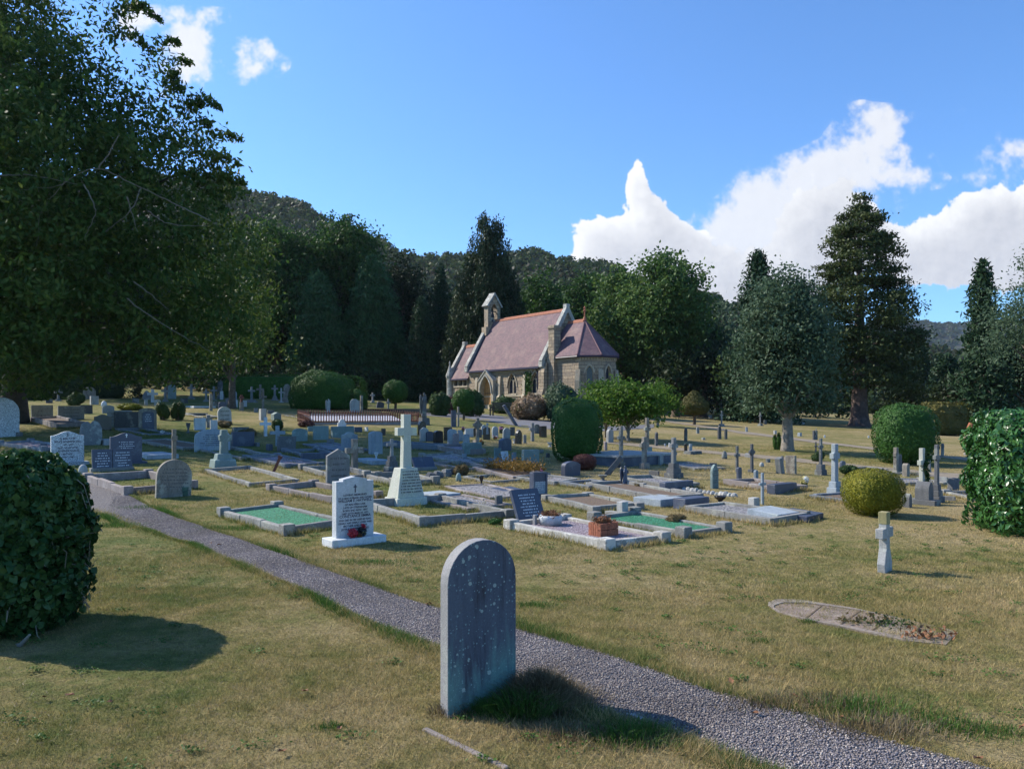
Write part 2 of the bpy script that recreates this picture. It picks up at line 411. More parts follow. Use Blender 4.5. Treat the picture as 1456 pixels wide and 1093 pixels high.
def conifer_tree(loc, h, r, leafmat, label, group, z0=.8, dens=1.0, leaf=(.34, .12), power=.85, trunk=.25, gap=.12, name='conifer_tree', droop=.25, bark='bark', shelf=0., topround=0.):
    root = empty(name, loc, RNG.uniform(0, 6), label, 'tree', group)
    P = []; mb = MB()
    mb.tube([(0, 0, -.3), (0, 0, .2), (0, 0, h*.5), (0, 0, h*.97)], [trunk*1.5, trunk*1.1, trunk*.6, .03], 10)
    z = z0
    while z < h*.985:
        t = (z-z0)/(h-z0)
        rad = r*max(.03, (1-t**1.0))**power
        if topround: rad = r*math.sqrt(max(0.02, 1-t**topround))*(1-.25*t)
        nbr = max(4, int(5+rad*2.2*dens))
        a0 = RNG.uniform(0, 6)
        for k in range(nbr):
            a = a0+2*PI*k/nbr+RNG.uniform(-.25, .25)
            ln = rad*RNG.uniform(.72, 1.12)
            if RNG.uniform() < gap: ln *= .55
            n = int(26*ln*dens)+10
            s = RNG.uniform(.12, 1, n)**.8*ln
            wid = .10*ln+.10+.16*s/max(ln, .1)
            px = np.cos(a)*s; py = np.sin(a)*s
            off = RNG.normal(size=n)*wid
            zz = z+.12*s-droop*s*s/max(ln, .2)+RNG.normal(size=n)*(.10+.05*ln*(1-shelf))-np.abs(RNG.normal(size=n))*.15
            P.append(np.stack([px-np.sin(a)*off, py+np.cos(a)*off, zz], 1))
            if rad > .8 and k % 2 == 0:
                mb.tube([(0, 0, z), (math.cos(a)*ln*.5, math.sin(a)*ln*.5, z+.06*ln-droop*ln*.25), (math.cos(a)*ln*.9, math.sin(a)*ln*.9, z+.1*ln-droop*ln*.8)], [.05, .03, .01], 4)
        z += max(.22, .085*r*(1.15-t)+.1)*RNG.uniform(.8, 1.2)/max(.7, dens**.5)
    P = np.concatenate(P)
    V, Q = leaf_quads(P, leaf[0], leaf[1], None, 0, .9)
    mesh_np('crown', V, Q, L[leafmat], root)
    mb.build('trunk', M[bark], root, smooth=True)
    return root
def shrub_mesh(name, blobs, leafmat, parent, leaf=(.08, .05), n_per_m2=500, nbias=.6, thick=.06, core=True, rough=.05, zmin=.0, droop=.2):
    """clipped or loose bush: leaves over the skin of rounded volumes, with an inner twiggy body"""
    Vs = []; Qs = []; o = 0
    for (cx, cy, cz, rx, ry, rz, sq) in blobs:
        area = 4*PI*(((rx*ry)**1.6+(rx*rz)**1.6+(ry*rz)**1.6)/3)**(1/1.6)
        n = int(area*n_per_m2*1.1)
        d = rand_dirs(n)
        # superellipsoid skin
        if sq > 2: d = d/(np.sum(np.abs(d)**sq, axis=1, keepdims=True)**(1/sq))
        ph = cx*3.7+cy*1.9
        lump = 1+rough*(np.sin(d[:, :1]*7+ph)*np.sin(d[:, 1:2]*6+ph*1.3)+.7*np.sin(d[:, 2:3]*9+d[:, :1]*5+ph))
        r = lump*(1-np.abs(RNG.normal(0, 1, (n, 1)))*thick)+RNG.normal(size=(n, 1))*thick*.25
        P = d*r*np.array([rx, ry, rz])+np.array([cx, cy, cz])
        keep = P[:, 2] > zmin; P = P[keep]; nr = d[keep]
        V, Q = leaf_quads(P, leaf[0], leaf[1], nr, nbias, droop)
        Vs.append(V); Qs.append(Q+o); o += len(V)
        if core:
            nu, nv = 20, 12
            th = np.linspace(0, 2*PI, nu, endpoint=False); ph_ = np.linspace(-PI/2, PI/2, nv)
            T, Pp = np.meshgrid(th, ph_)
            dd = np.stack([np.cos(Pp)*np.cos(T), np.cos(Pp)*np.sin(T), np.sin(Pp)], -1).reshape(-1, 3)
            if sq > 2: dd = dd/(np.sum(np.abs(dd)**sq, axis=1, keepdims=True)**(1/sq))
            vv = dd*.86*np.array([rx, ry, rz])+np.array([cx, cy, cz]); vv[:, 2] = np.maximum(vv[:, 2], zmin)
            q = []
            for j in range(nv-1):
                for i in range(nu): q.append((j*nu+i, j*nu+(i+1) % nu, (j+1)*nu+(i+1) % nu, (j+1)*nu+i))
            Vs.append(vv); Qs.append(np.array(q)+o); o += len(vv)
    return mesh_np(name, np.concatenate(Vs), np.concatenate(Qs), L[leafmat], parent)
# ------------------------------------------------------------------ camera, light, sky
cam = bpy.data.cameras.new('camera'); co = bpy.data.objects.new('camera', cam); COL.objects.link(co)
co.location = (0, 0, EYE); co.rotation_euler = (PI/2, 0, 0)
cam.sensor_width = 36; cam.sensor_fit = 'HORIZONTAL'; cam.lens = F/1456*36
cam.shift_y = 38.5/1456; cam.clip_end = 6000; cam.clip_start = .05
S.camera = co
S.render.resolution_x = 1024; S.render.resolution_y = 768
S.view_settings.view_transform = 'Standard'; S.view_settings.look = 'None'
S.view_settings.exposure = EXPO = 0.87; S.view_settings.gamma = 1
SUN = Vector((-.93, .36, 0)).normalized(); EL = R(38.5)
sun_dir = Vector((SUN.x*math.cos(EL), SUN.y*math.cos(EL), math.sin(EL)))
sl = bpy.data.lights.new('sun', 'SUN'); sl.energy = 4.0; sl.angle = R(.5); sl.color = (1, .93, .82)
so = bpy.data.objects.new('sun', sl); COL.objects.link(so)
so.rotation_euler = (-sun_dir).to_track_quat('-Z', 'Y').to_euler()

w = bpy.data.worlds.new('World'); S.world = w; w.use_nodes = True
nt = w.node_tree; nt.nodes.clear()
wo = N(nt, 'ShaderNodeOutputWorld'); bg = N(nt, 'ShaderNodeBackground'); bg.inputs[1].default_value = .128
nt.links.new(bg.outputs[0], wo.inputs[0])
sky = N(nt, 'ShaderNodeTexSky', sky_type='NISHITA'); sky.sun_disc = False
sky.sun_elevation = EL; sky.sun_rotation = math.atan2(SUN.x, SUN.y)
sky.air_density = 1.0; sky.dust_density = .25; sky.ozone_density = 2.2; sky.altitude = 120
tc = N(nt, 'ShaderNodeTexCoord'); sep = N(nt, 'ShaderNodeSeparateXYZ'); nt.links.new(tc.outputs['Generated'], sep.inputs[0])
yy = math_(nt, 'MAXIMUM', sep.outputs[1], .02)
cu = math_(nt, 'DIVIDE', sep.outputs[0], yy); cv = math_(nt, 'DIVIDE', sep.outputs[2], yy)
cvec = N(nt, 'ShaderNodeCombineXYZ'); nt.links.new(cu, cvec.inputs[0]); nt.links.new(cv, cvec.inputs[1])
# cumulus computed by code as thickness and light, then laid on the sky by direction
def vnoise(h, w, cell, rg):
    gy, gx = int(h/cell)+4, int(w/cell)+4; g = rg.random((gy, gx))
    y = np.arange(h)/cell+rg.random(); x = np.arange(w)/cell+rg.random(); yi = y.astype(int); xi = x.astype(int); fy = y-yi; fx = x-xi
    fy = fy*fy*(3-2*fy); fx = fx*fx*(3-2*fx); fy = fy[:, None]; fx = fx[None]
    a = g[yi][:, xi]; b = g[yi][:, xi+1]; c = g[yi+1][:, xi]; d = g[yi+1][:, xi+1]
    return (a*(1-fx)+b*fx)*(1-fy)+(c*(1-fx)+d*fx)*fy
def cloud_image():
    rg = np.random.default_rng(11)
    u0, u1, v0, v1 = -1.15, 1.15, 0., .72; W = 2500; H = int(W*(v1-v0)/(u1-u0))
    k = F*(u1-u0)/W
    PX = CX+F*(u0+(np.arange(W)+.5)/W*(u1-u0))[None]; PY = HZ-F*(v0+(np.arange(H)+.5)/H*(v1-v0))[:, None]
    bil = sum(np.abs(2*vnoise(H, W, c/k, rg)-1)*w_ for c, w_ in ((60, .30), (30, .26), (15, .19), (8, .12), (4, .08), (2, .05)))
    bil = 1-bil*1.0
    fb = sum(vnoise(H, W, c/k, rg)*w_ for c, w_ in ((90, .30), (45, .24), (22, .18), (11, .13), (5.5, .09), (2.7, .06)))
    # warp for ragged outlines
    wx = (vnoise(H, W, 40/k, rg)-.5)*26+(vnoise(H, W, 14/k, rg)-.5)*12; wy = (vnoise(H, W, 40/k, rg)-.5)*22+(vnoise(H, W, 14/k, rg)-.5)*12
    def field(bl, X, Y):
        f = np.zeros((H, W))
        for (px, py, rx, ry, w_) in bl:
            f += w_*np.exp(-(((X-px)/rx)**2+((Y-py)/ry)**2)**1.3)
        return f
    X = PX+wx*.6; Y = PY+wy*.6
    thick = [(900, 256, 14, 32, 1.0), (910, 290, 24, 34, 1.0), (925, 325, 42, 36, 1.0), (842, 350, 32, 46, 1.0), (880, 360, 50, 46, 1.0), (950, 375, 60, 52, 1.0), (1010, 385, 50, 44, .9), (985, 335, 22, 18, .6),
             (1150, 350, 48, 58, .95), (1180, 305, 48, 50, .9), (1225, 330, 40, 60, .7), (1040, 410, 28, 12, .9), (1080, 400, 50, 40, .8), (1130, 400, 60, 50, .8),
             (1340, 345, 68, 46, 1.0), (1400, 305, 50, 36, 1.0), (1450, 310, 60, 46, 1.0), (1490, 350, 70, 66, 1.0), (1570, 360, 80, 50, .95), (1660, 385, 90, 36, .8), (1295, 365, 45, 40, .95), (1380, 370, 90, 40, .9), (1292, 465, 22, 9, .8), (1430, 355, 70, 50, .9)]
    thin = [(1110, 268, 60, 38, .62), (1065, 320, 60, 48, .72), (1020, 350, 60, 50, .7), (1180, 245, 60, 42, .75), (1250, 215, 52, 50, .70), (1300, 245, 50, 28, .55), (1270, 172, 32, 24, .62), (1340, 158, 38, 12, .5), (1230, 290, 60, 60, .6),
            (1445, 222, 44, 32, 1.15), (1400, 262, 40, 22, .4), (1120, 320, 80, 60, .6), (1240, 180, 60, 40, .4),
            (185, 40, 38, 28, 1.0), (225, 18, 40, 14, .7), (265, 60, 30, 24, 1.1), (280, 98, 42, 24, .85), (255, 130, 40, 20, .6), (300, 22, 34, 16, .7), (362, 68, 32, 24, 1.15), (352, 108, 24, 18, .85), (390, 98, 26, 20, .4), (362, 15, 20, 14, .5), (240, 85, 70, 45, .35)]
    fT = field(thick, X, Y)+(bil-.62)*1.1+(fb-.5)*.5
    fH = field(thin, X, Y)+(fb-.5)*3.0+(bil-.62)*.6-.05; fH = np.where(field(thin, X, Y) < .22, np.minimum(fH, .2+field(thin, X, Y)), fH)
    def ss(a, b, x): t = np.clip((x-a)/(b-a), 0, 1); return t*t*(3-2*t)
    aT = ss(.46, .60, fT); aH = ss(.32, 1.2, fH)*.92
    ux = np.linspace(u0, u1, W)[None]; vy = np.linspace(v0, v1, H)[:, None]; edge = ss(0, .12, u1-ux)*ss(0, .12, ux-u0)*ss(0, .1, v1-vy)
    alpha = np.maximum(aT, aH)*edge
    dens = np.clip(fT-.40, 0, 1.2)+.35*np.clip(fH-.4, 0, 1)
    # light travels in from the upper left
    acc = np.zeros((H, W)); st = 5
    for i in range(1, 12):
        dx = int(-i*st*.80/k); dy = int(i*st*.60/k)
        acc += np.roll(np.roll(dens, -dy, 0), -dx, 1)*(st/60)
    lit = np.exp(-1.6*acc)
    rel = np.clip((dens-np.roll(np.roll(dens, int(-5/k), 0), int(5/k), 1))*-.0+(bil-np.roll(np.roll(bil, -int(6/k), 0), int(6/k), 1)), -1, 1)
    rel = np.clip(fb-np.roll(np.roll(fb, -int(9/k), 0), int(9/k), 1), -1, 1)*.8+rel*.35
    br = .64+.42*lit+rel*.38
    wt_ = np.clip(aT*1.5, 0, 1); br = br*wt_+(.93+rel*.12)*(1-wt_)
    br = np.clip(br, .62, 1.06)
    img = bpy.data.images.new('computed_cloud_cover', W, H, alpha=True, float_buffer=True); img.colorspace_settings.name = 'Non-Color'
    buf = np.ones((H, W, 4), np.float32); buf[..., 0] = alpha; buf[..., 1] = br; buf[..., 2] = ss(.62, 1.02, br)
    img.pixels.foreach_set(buf.ravel()); img.update(); return img, (u0, u1, v0, v1)
cimg, (u0, u1, v0, v1) = cloud_image()
mp = N(nt, 'ShaderNodeMapping', vector_type='POINT'); mp.inputs['Location'].default_value = (-u0/(u1-u0), -v0/(v1-v0), 0); mp.inputs['Scale'].default_value = (1/(u1-u0), 1/(v1-v0), 1)
nt.links.new(cvec.outputs[0], mp.inputs[0])
ti = N(nt, 'ShaderNodeTexImage', interpolation='Cubic', extension='CLIP'); ti.image = cimg; nt.links.new(mp.outputs[0], ti.inputs[0])
cs = N(nt, 'ShaderNodeSeparateColor'); nt.links.new(ti.outputs[0], cs.inputs[0])
ccol = N(nt, 'ShaderNodeCombineColor')
CB = 4.35
nt.links.new(math_(nt, 'MULTIPLY', cs.outputs[1], CB), ccol.inputs[0]); nt.links.new(math_(nt, 'MULTIPLY_ADD', cs.outputs[1], CB*.97, .16), ccol.inputs[1]); nt.links.new(math_(nt, 'MULTIPLY_ADD', cs.outputs[1], CB*.84, .80), ccol.inputs[2])
front = math_(nt, 'GREATER_THAN', sep.outputs[1], .05)
skyc = mixc(nt, 1.0, sky.outputs[0], (.46, .74, 1.03), 'MULTIPLY')
nt.links.new(mixc(nt, math_(nt, 'MULTIPLY', cs.outputs[0], front), skyc, ccol.outputs[0]), bg.inputs[0])

# ------------------------------------------------------------------ ground
def grid_sheet(xs, ys, zf, name, mat, kind='structure', parent=None):
    X, Y = np.meshgrid(xs, ys); Z = zf(X, Y)
    V = np.stack([X, Y, Z], -1).reshape(-1, 3); nx = len(xs); ny = len(ys)
    i = np.arange(nx-1); j = np.arange(ny-1); I, J = np.meshgrid(i, j)
    a = (J*nx+I).ravel(); Q = np.stack([a, a+1, a+1+nx, a+nx], 1)
    return tag(mesh_np(name, V, Q, mat, parent, True), kind=kind)
t = np.linspace(-1, 1, 420)
xs = 14*t+126*t**5
ty = np.linspace(0, 1, 420)
ys = -30+30*ty[:60]/ty[59]
ys = np.concatenate([ys[:-1], 14*np.linspace(0, 1, 240), 14+106*np.linspace(0, 1, 160)[1:]**1.5])
grid_sheet(xs, ys, lambda X, Y: zg(X, Y), 'lawn', M['lawn'])

# skyline heights of the wooded hills as seen from the gate (direction -> rise per metre)
sk = [(-500, 345), (-200, 320), (100, 290), (250, 284), (330, 290), (370, 303), (400, 313), (430, 328), (480, 352), (560, 378), (640, 388), (700, 393), (760, 391), (830, 394), (880, 401), (930, 425), (1000, 440), (1040, 455), (1100, 470), (1160, 485), (1250, 510), (1400, 520), (1900, 530)]
sku = np.array([(p-CX)/F for p, _ in sk]); skv = np.array([(HZ-q)/F for _, q in sk])
def hill_z(u, r):
    v = np.interp(u, sku, skv)
    tt = np.clip((r-95)/(420-95), 0, 1); f = tt*tt*(3-2*tt)
    base = zg(u*95, 95+0*u)-1.0
    top = EYE+v*420
    z = base+(top-base)*f
    z = z-np.clip(r-430, 0, 600)*.12
    return z+2.0*np.sin(u*23+r*.02)*f+1.5*np.sin(u*61)*f
us = np.linspace(-1.5, 1.5, 260); rs = np.concatenate([np.linspace(95, 440, 70), np.linspace(470, 900, 8)])
U, RR = np.meshgrid(us, rs); V = np.stack([U*RR, RR, hill_z(U, RR)], -1).reshape(-1, 3)
nx = len(us); I, J = np.meshgrid(np.arange(nx-1), np.arange(len(rs)-1)); a = (J*nx+I).ravel()
M['hillsoil'] = plain('bracken_hillside', (.07, .06, .035), 1, var=.4, scale=.05)
tag(mesh_np('hills', V, np.stack([a, a+1, a+1+nx, a+nx], 1), M['hillsoil'], None, True), kind='structure')
# far ridge beyond, right
us = np.linspace(-.2, 1.6, 160); rs = np.linspace(900, 1750, 24); U, RR = np.meshgrid(us, rs)
fv = np.interp(U, [(p-CX)/F for p in (700, 1000, 1200, 1280, 1330, 1380, 1456, 1700)], [(HZ-q)/F for q in (500, 480, 468, 464, 463, 460, 466, 480)])
ff = np.clip((RR-900)/700, 0, 1); ff = ff*ff*(3-2*ff)
V = np.stack([U*RR, RR, -20+(EYE+fv*1600+20)*ff+6*np.sin(U*40)*ff], -1).reshape(-1, 3)
nx = len(us); I, J = np.meshgrid(np.arange(nx-1), np.arange(len(rs)-1)); a = (J*nx+I).ravel()
M['farhill'] = leaf_mat('far_wooded_ridge', (.035, .05, .03), (.12, .09, .04), clump=.01, trans=0)
tag(mesh_np('far_ridge', V, np.stack([a, a+1, a+1+nx, a+nx], 1), M['farhill'], None, True), kind='structure')
us = np.linspace(-3, 3, 30); rs = np.array([100, 400, 1000, 5000.]); U, RR = np.meshgrid(us, rs)
V = np.stack([U*RR, RR, -14+0*RR], -1).reshape(-1, 3)
nx = 30; I, J = np.meshgrid(np.arange(nx-1), np.arange(3)); a = (J*nx+I).ravel()
tag(mesh_np('valley_floor', V, np.stack([a, a+1, a+1+nx, a+nx], 1), M['hillsoil']), kind='structure')

# gravel path
up = [(-160, 596+60), (0, 668-8), (60, 671), (121, 683), (176, 700), (220, 724), (275, 744), (330, 763), (400, 788), (450, 805), (560, 845), (629, 867), (731, 893), (860, 930), (1000, 980), (1072, 998), (1162, 1020), (1216, 1042), (1288, 1061), (1374, 1085), (1560, 1140)]
lo = [(-160, 690), (0, 702), (60, 711), (125, 726), (165, 741), (220, 757), (275, 775), (330, 800), (400, 826), (450, 850), (560, 901), (628, 924), (750, 974), (860, 1018), (960, 1048), (1000, 1060), (1065, 1085), (1150, 1120), (1250, 1165), (1330, 1200), (1480, 1290)]
U_ = [G(*p) for p in up]; L_ = [G(*p) for p in lo]
def resample(P, n):
    d = np.concatenate([[0], np.cumsum([ (P[i+1]-P[i]).length for i in range(len(P)-1)])]); t = np.linspace(0, d[-1], n)
    return np.stack([np.interp(t, d, [p[k] for p in P]) for k in (0, 1)], 1)
Ua = resample(U_, 160); La = resample(L_, 160)
def edge_jit(n, s): return .02*np.sin(np.arange(n)*1.7+s)+.015*np.sin(np.arange(n)*3.9+s*2)
rows = []
for k in range(9):
    t = k/8; P = Ua*(1-t)+La*t
    P[:, 1] += edge_jit(160, k*.01)*(1 if k in (0, 8) else 0)
    rows.append(np.stack([P[:, 0], P[:, 1], zg(P[:, 0], P[:, 1])+.012-.0*k], 1))
V = np.concatenate(rows); I, J = np.meshgrid(np.arange(159), np.arange(8)); a = (J*160+I).ravel()
tag(mesh_np('gravel_path', V, np.stack([a, a+160, a+161, a+1], 1), M['gravel'], None, True), kind='structure')
def on_path(x, y, grow=0):
    m = (Ua+La)/2; hw = np.linalg.norm(Ua-La, axis=1)/2
    out = np.zeros(len(x), bool)
    for s in range(0, len(x), 60000):
        q = np.stack([x[s:s+60000], y[s:s+60000]], 1)
        d = np.linalg.norm(q[:, None, :]-m[None], axis=2)
        # distance to the centre line, compared with local half width across the path
        j = d.argmin(1); tn = np.gradient(m, axis=0); tn /= np.linalg.norm(tn, axis=1, keepdims=True)
        rel = q-m[j]; across = np.abs(rel[:, 0]*-tn[j, 1]+rel[:, 1]*tn[j, 0])
        wv = (Ua-La)[j]; hwn = np.abs(wv[:, 0]*-tn[j, 1]+wv[:, 1]*tn[j, 0])/2
        out[s:s+60000] = (across < hwn+grow) & (d.min(1) < hw[j]+.4)
    return out
# loose stones on the path
def pebbles():
    n = 60000
    t = RNG.uniform(0, 1, n)**.8; i = RNG.uniform(0, 1, n)
    idx = (60+99*t); i0 = np.clip(idx.astype(int), 0, 158); fr = (idx-i0)[:, None]
    A = Ua[i0]*(1-fr)+Ua[i0+1]*fr; B = La[i0]*(1-fr)+La[i0+1]*fr
    P = A*(1-i[:, None])+B*i[:, None]
    x, y = P[:, 0], P[:, 1]
    r = RNG.uniform(.003, .0085, n)
    base = np.array([(1, 0, 0), (-1, 0, 0), (0, 1, 0), (0, -1, 0), (0, 0, 1), (0, 0, -.6)], float)
    Vv = base[None]*r[:, None, None]*RNG.uniform(.6, 1.3, (n, 6, 1))
    an = RNG.uniform(0, 6.28, n); c, s = np.cos(an)[:, None], np.sin(an)[:, None]
    Vx = Vv[:, :, 0]*c-Vv[:, :, 1]*s+x[:, None]; Vy = Vv[:, :, 0]*s+Vv[:, :, 1]*c+y[:, None]
    Vz = Vv[:, :, 2]*.8+(zg(x, y)+.014)[:, None]
    V = np.stack([Vx, Vy, Vz], -1).reshape(-1, 3)
    f = np.array([(0, 2, 4), (2, 1, 4), (1, 3, 4), (3, 0, 4), (2, 0, 5), (1, 2, 5), (3, 1, 5), (0, 3, 5)])
    Q = (f[None]+6*np.arange(n)[:, None, None]).reshape(-1, 3)
    m, nt, b, out = new_mat('loose_stone')
    g = N(nt, 'ShaderNodeNewGeometry')
    r_ = ramp(nt, g.outputs['Random Per Island'], [(0, (.09, .09, .115)), (.3, (.18, .16, .165)), (.55, (.27, .23, .21)), (.8, (.16, .16, .19)), (.92, (.42, .37, .32)), (1, (.55, .5, .44))])
    wear = noise(nt, .9, 4, .6, g.outputs['Position']); wr = ramp(nt, wear.outputs[0], [(.35, (.62, .58, .54)), (.62, (1.15, 1.12, 1.1))])
    nt.links.new(mixc(nt, 1.0, r_.outputs[0], wr.outputs[0], 'MULTIPLY'), b.inputs['Base Color']); b.inputs['Roughness'].default_value = .8
    tag(mesh_np('loose_gravel', V, Q, m), kind='stuff', label='loose grey and pink stones strewn over the gravel path')
pebbles()

# tarmac drive in front of the chapel and the sunken kerbed walk across the far lawn
def ribbon(name, up, lo, mat, lift, n=60):
    A = resample([G(*p) for p in up], n); B = resample([G(*p) for p in lo], n); rows = []
    for k in range(4):
        P = A*(1-k/3)+B*k/3; rows.append(np.stack([P[:, 0], P[:, 1], zg(P[:, 0], P[:, 1])+lift], 1))
    I, J = np.meshgrid(np.arange(n-1), np.arange(3)); a = (J*n+I).ravel()
    return tag(mesh_np(name, np.concatenate(rows), np.stack([a, a+n, a+n+1, a+1], 1), mat, None, True), kind='structure')
M['tarmac'] = plain('worn_tarmac', (.13, .13, .145), .95, var=.2, scale=6)
M['trodden'] = plain('trodden_earth', (.22, .18, .13), 1, var=.25, scale=4)
ribbon('chapel_drive', [(598, 586.5), (660, 587.5), (700, 590), (740, 594), (790, 600), (860, 606), (930, 603)], [(598, 590.5), (660, 594), (700, 600), (740, 607), (790, 611), (860, 613), (930, 608)], M['tarmac'], .015)
ribbon('narrow_walk', [(925, 595), (980, 602), (1050, 613), (1150, 625), (1250, 637), (1400, 652)], [(925, 597.2), (980, 604.6), (1050, 616), (1150, 628.6), (1250, 641), (1400, 657)], M['trodden'], .015)
ribbon('worn_walk', [(845, 626), (930, 633), (1010, 641), (1120, 650), (1250, 664), (1400, 676)], [(845, 629), (930, 637), (1010, 645), (1120, 655), (1250, 671), (1400, 684)], M['trodden'], .012)

# short dry grass
def blades(n, ymin, ymax, hmin, hmax, wdt, seed, umax=.82, pw=.5, clumpy=0.):
    rg = np.random.default_rng(seed)
    y = np.sqrt(rg.uniform(ymin**(1/pw), ymax**(1/pw), n)) if pw == .5 else rg.uniform(ymin, ymax, n)
    x = rg.uniform(-umax, umax, n)*(y+.4)
    if clumpy:
        k = int(n/14); ci = rg.integers(0, k, n); x = x[ci]+rg.normal(0, .025, n); y = y[ci]+rg.normal(0, .025, n)
    keep = ~on_path(x, y, -.03)
    x, y = x[keep], y[keep]; n = len(x)
    tall = (np.sin(x*1.9+.6)*np.sin(y*2.3)+np.sin(x*.7-y*1.1))*.25+.75
    h = rg.uniform(hmin, hmax, n)*np.clip(tall, .4, 1.3)
    near = on_path(x, y, .16); h[near] *= 1.9
    a = rg.uniform(0, 6.28, n); w = wdt*rg.uniform(.6, 1.3, n)
    z = zg(x, y)-.004
    lx, ly = rg.normal(0, .6, n)*h, rg.normal(0, .6, n)*h
    B0 = np.stack([x-np.cos(a)*w/2, y-np.sin(a)*w/2, z], 1); B1 = np.stack([x+np.cos(a)*w/2, y+np.sin(a)*w/2, z], 1)
    T = np.stack([x+lx, y+ly, z+h], 1)
    return np.stack([B0, B1, T], 1).reshape(-1, 3)
Bv = np.concatenate([blades(520000, 1.8, 7.0, .012, .036, .0036, 1), blades(300000, 6.5, 14, .016, .042, .0075, 2), blades(110000, 1.8, 9, .03, .062, .0036, 3, clumpy=1),
                     blades(160000, 13.5, 30, .02, .05, .014, 4, pw=1)])
tag(mesh_np('lawn_grass', Bv, np.arange(len(Bv)).reshape(-1, 3), M['blade']), kind='stuff', label='short dry grass covering the churchyard lawn')

# lusher grass along both path edges, weeds and thatch scattered over the near lawn
def strip_grass():
    rg = np.random.default_rng(31); out = []
    for E, s in ((Ua, 1), (La, -1)):
        n = 52000; t = rg.uniform(20, 158.9, n); i = t.astype(int); f = (t-i)[:, None]; P = E[i]*(1-f)+E[i+1]*f
        away = (Ua-La)[i]; away /= np.linalg.norm(away, axis=1, keepdims=True); lush = .5+.5*np.sin(t*.35+s)*np.sin(t*.13)
        P = P+away*s*(np.abs(rg.normal(0, .09, n))*(.5+lush)-.035)[:, None]; out.append(np.concatenate([P, lush[:, None]], 1))
    P = np.concatenate(out); x, y, lu = P.T; n = len(x); h = rg.uniform(.015, .06, n)*(.55+.8*lu); a = rg.uniform(0, 6.28, n); w = .003+.0004*y; z = zg(x, y)-.004
    B0 = np.stack([x-np.cos(a)*w/2, y-np.sin(a)*w/2, z], 1); B1 = np.stack([x+np.cos(a)*w/2, y+np.sin(a)*w/2, z], 1); T = np.stack([x+rg.normal(0, .5, n)*h, y+rg.normal(0, .5, n)*h, z+h], 1)
    g = (lu+rg.normal(0, .25, n)) > .55; V = np.stack([B0, B1, T], 1)
    for nm, sel, mt, lab in (('pathside_green_grass', g, L['greengrass'], 'greener grass growing along the path edges'), ('pathside_dry_grass', ~g, M['blade'], 'dry grass creeping over the path edges')):
        v = V[sel].reshape(-1, 3); tag(mesh_np(nm, v, np.arange(len(v)).reshape(-1, 3), mt), kind='stuff', label=lab)
    m = 420; cy = np.sqrt(rg.uniform(2**2, 11**2, m)); cx = rg.uniform(-.8, .8, m)*cy; k = ~on_path(cx, cy, .05); cx, cy = cx[k], cy[k]; m = len(cx); per = 46
    r_ = rg.uniform(.015, .05, m); x = (cx[:, None]+rg.normal(size=(m, per))*r_[:, None]*1.5).ravel(); y = (cy[:, None]+rg.normal(size=(m, per))*r_[:, None]).ravel()
    P = np.stack([x, y, zg(x, y)+rg.uniform(.008, .03, len(x))], 1); V, Q = leaf_quads(P, .02, .013, np.tile([[0, 0, 1.]], (len(x), 1)), .6, 0)
    tag(mesh_np('scattered_weeds', V, Q, L['greengrass']), kind='stuff', label='small green weeds and clover scattered through the lawn')
    n = 26000; y = np.sqrt(rg.uniform(1.9**2, 9**2, n)); x = rg.uniform(-.8, .8, n)*y; k = ~on_path(x, y, 0); x, y = x[k], y[k]
    P = np.stack([x, y, zg(x, y)+rg.uniform(.006, .026, len(x))], 1); V, Q = leaf_quads(P, .045, .0035, np.tile([[0, 0, 1.]], (len(x), 1)), .7, 0)
    tag(mesh_np('dry_thatch', V, Q, L['deadgrass']), kind='stuff', label='bleached cut grass lying over the lawn')
strip_grass()

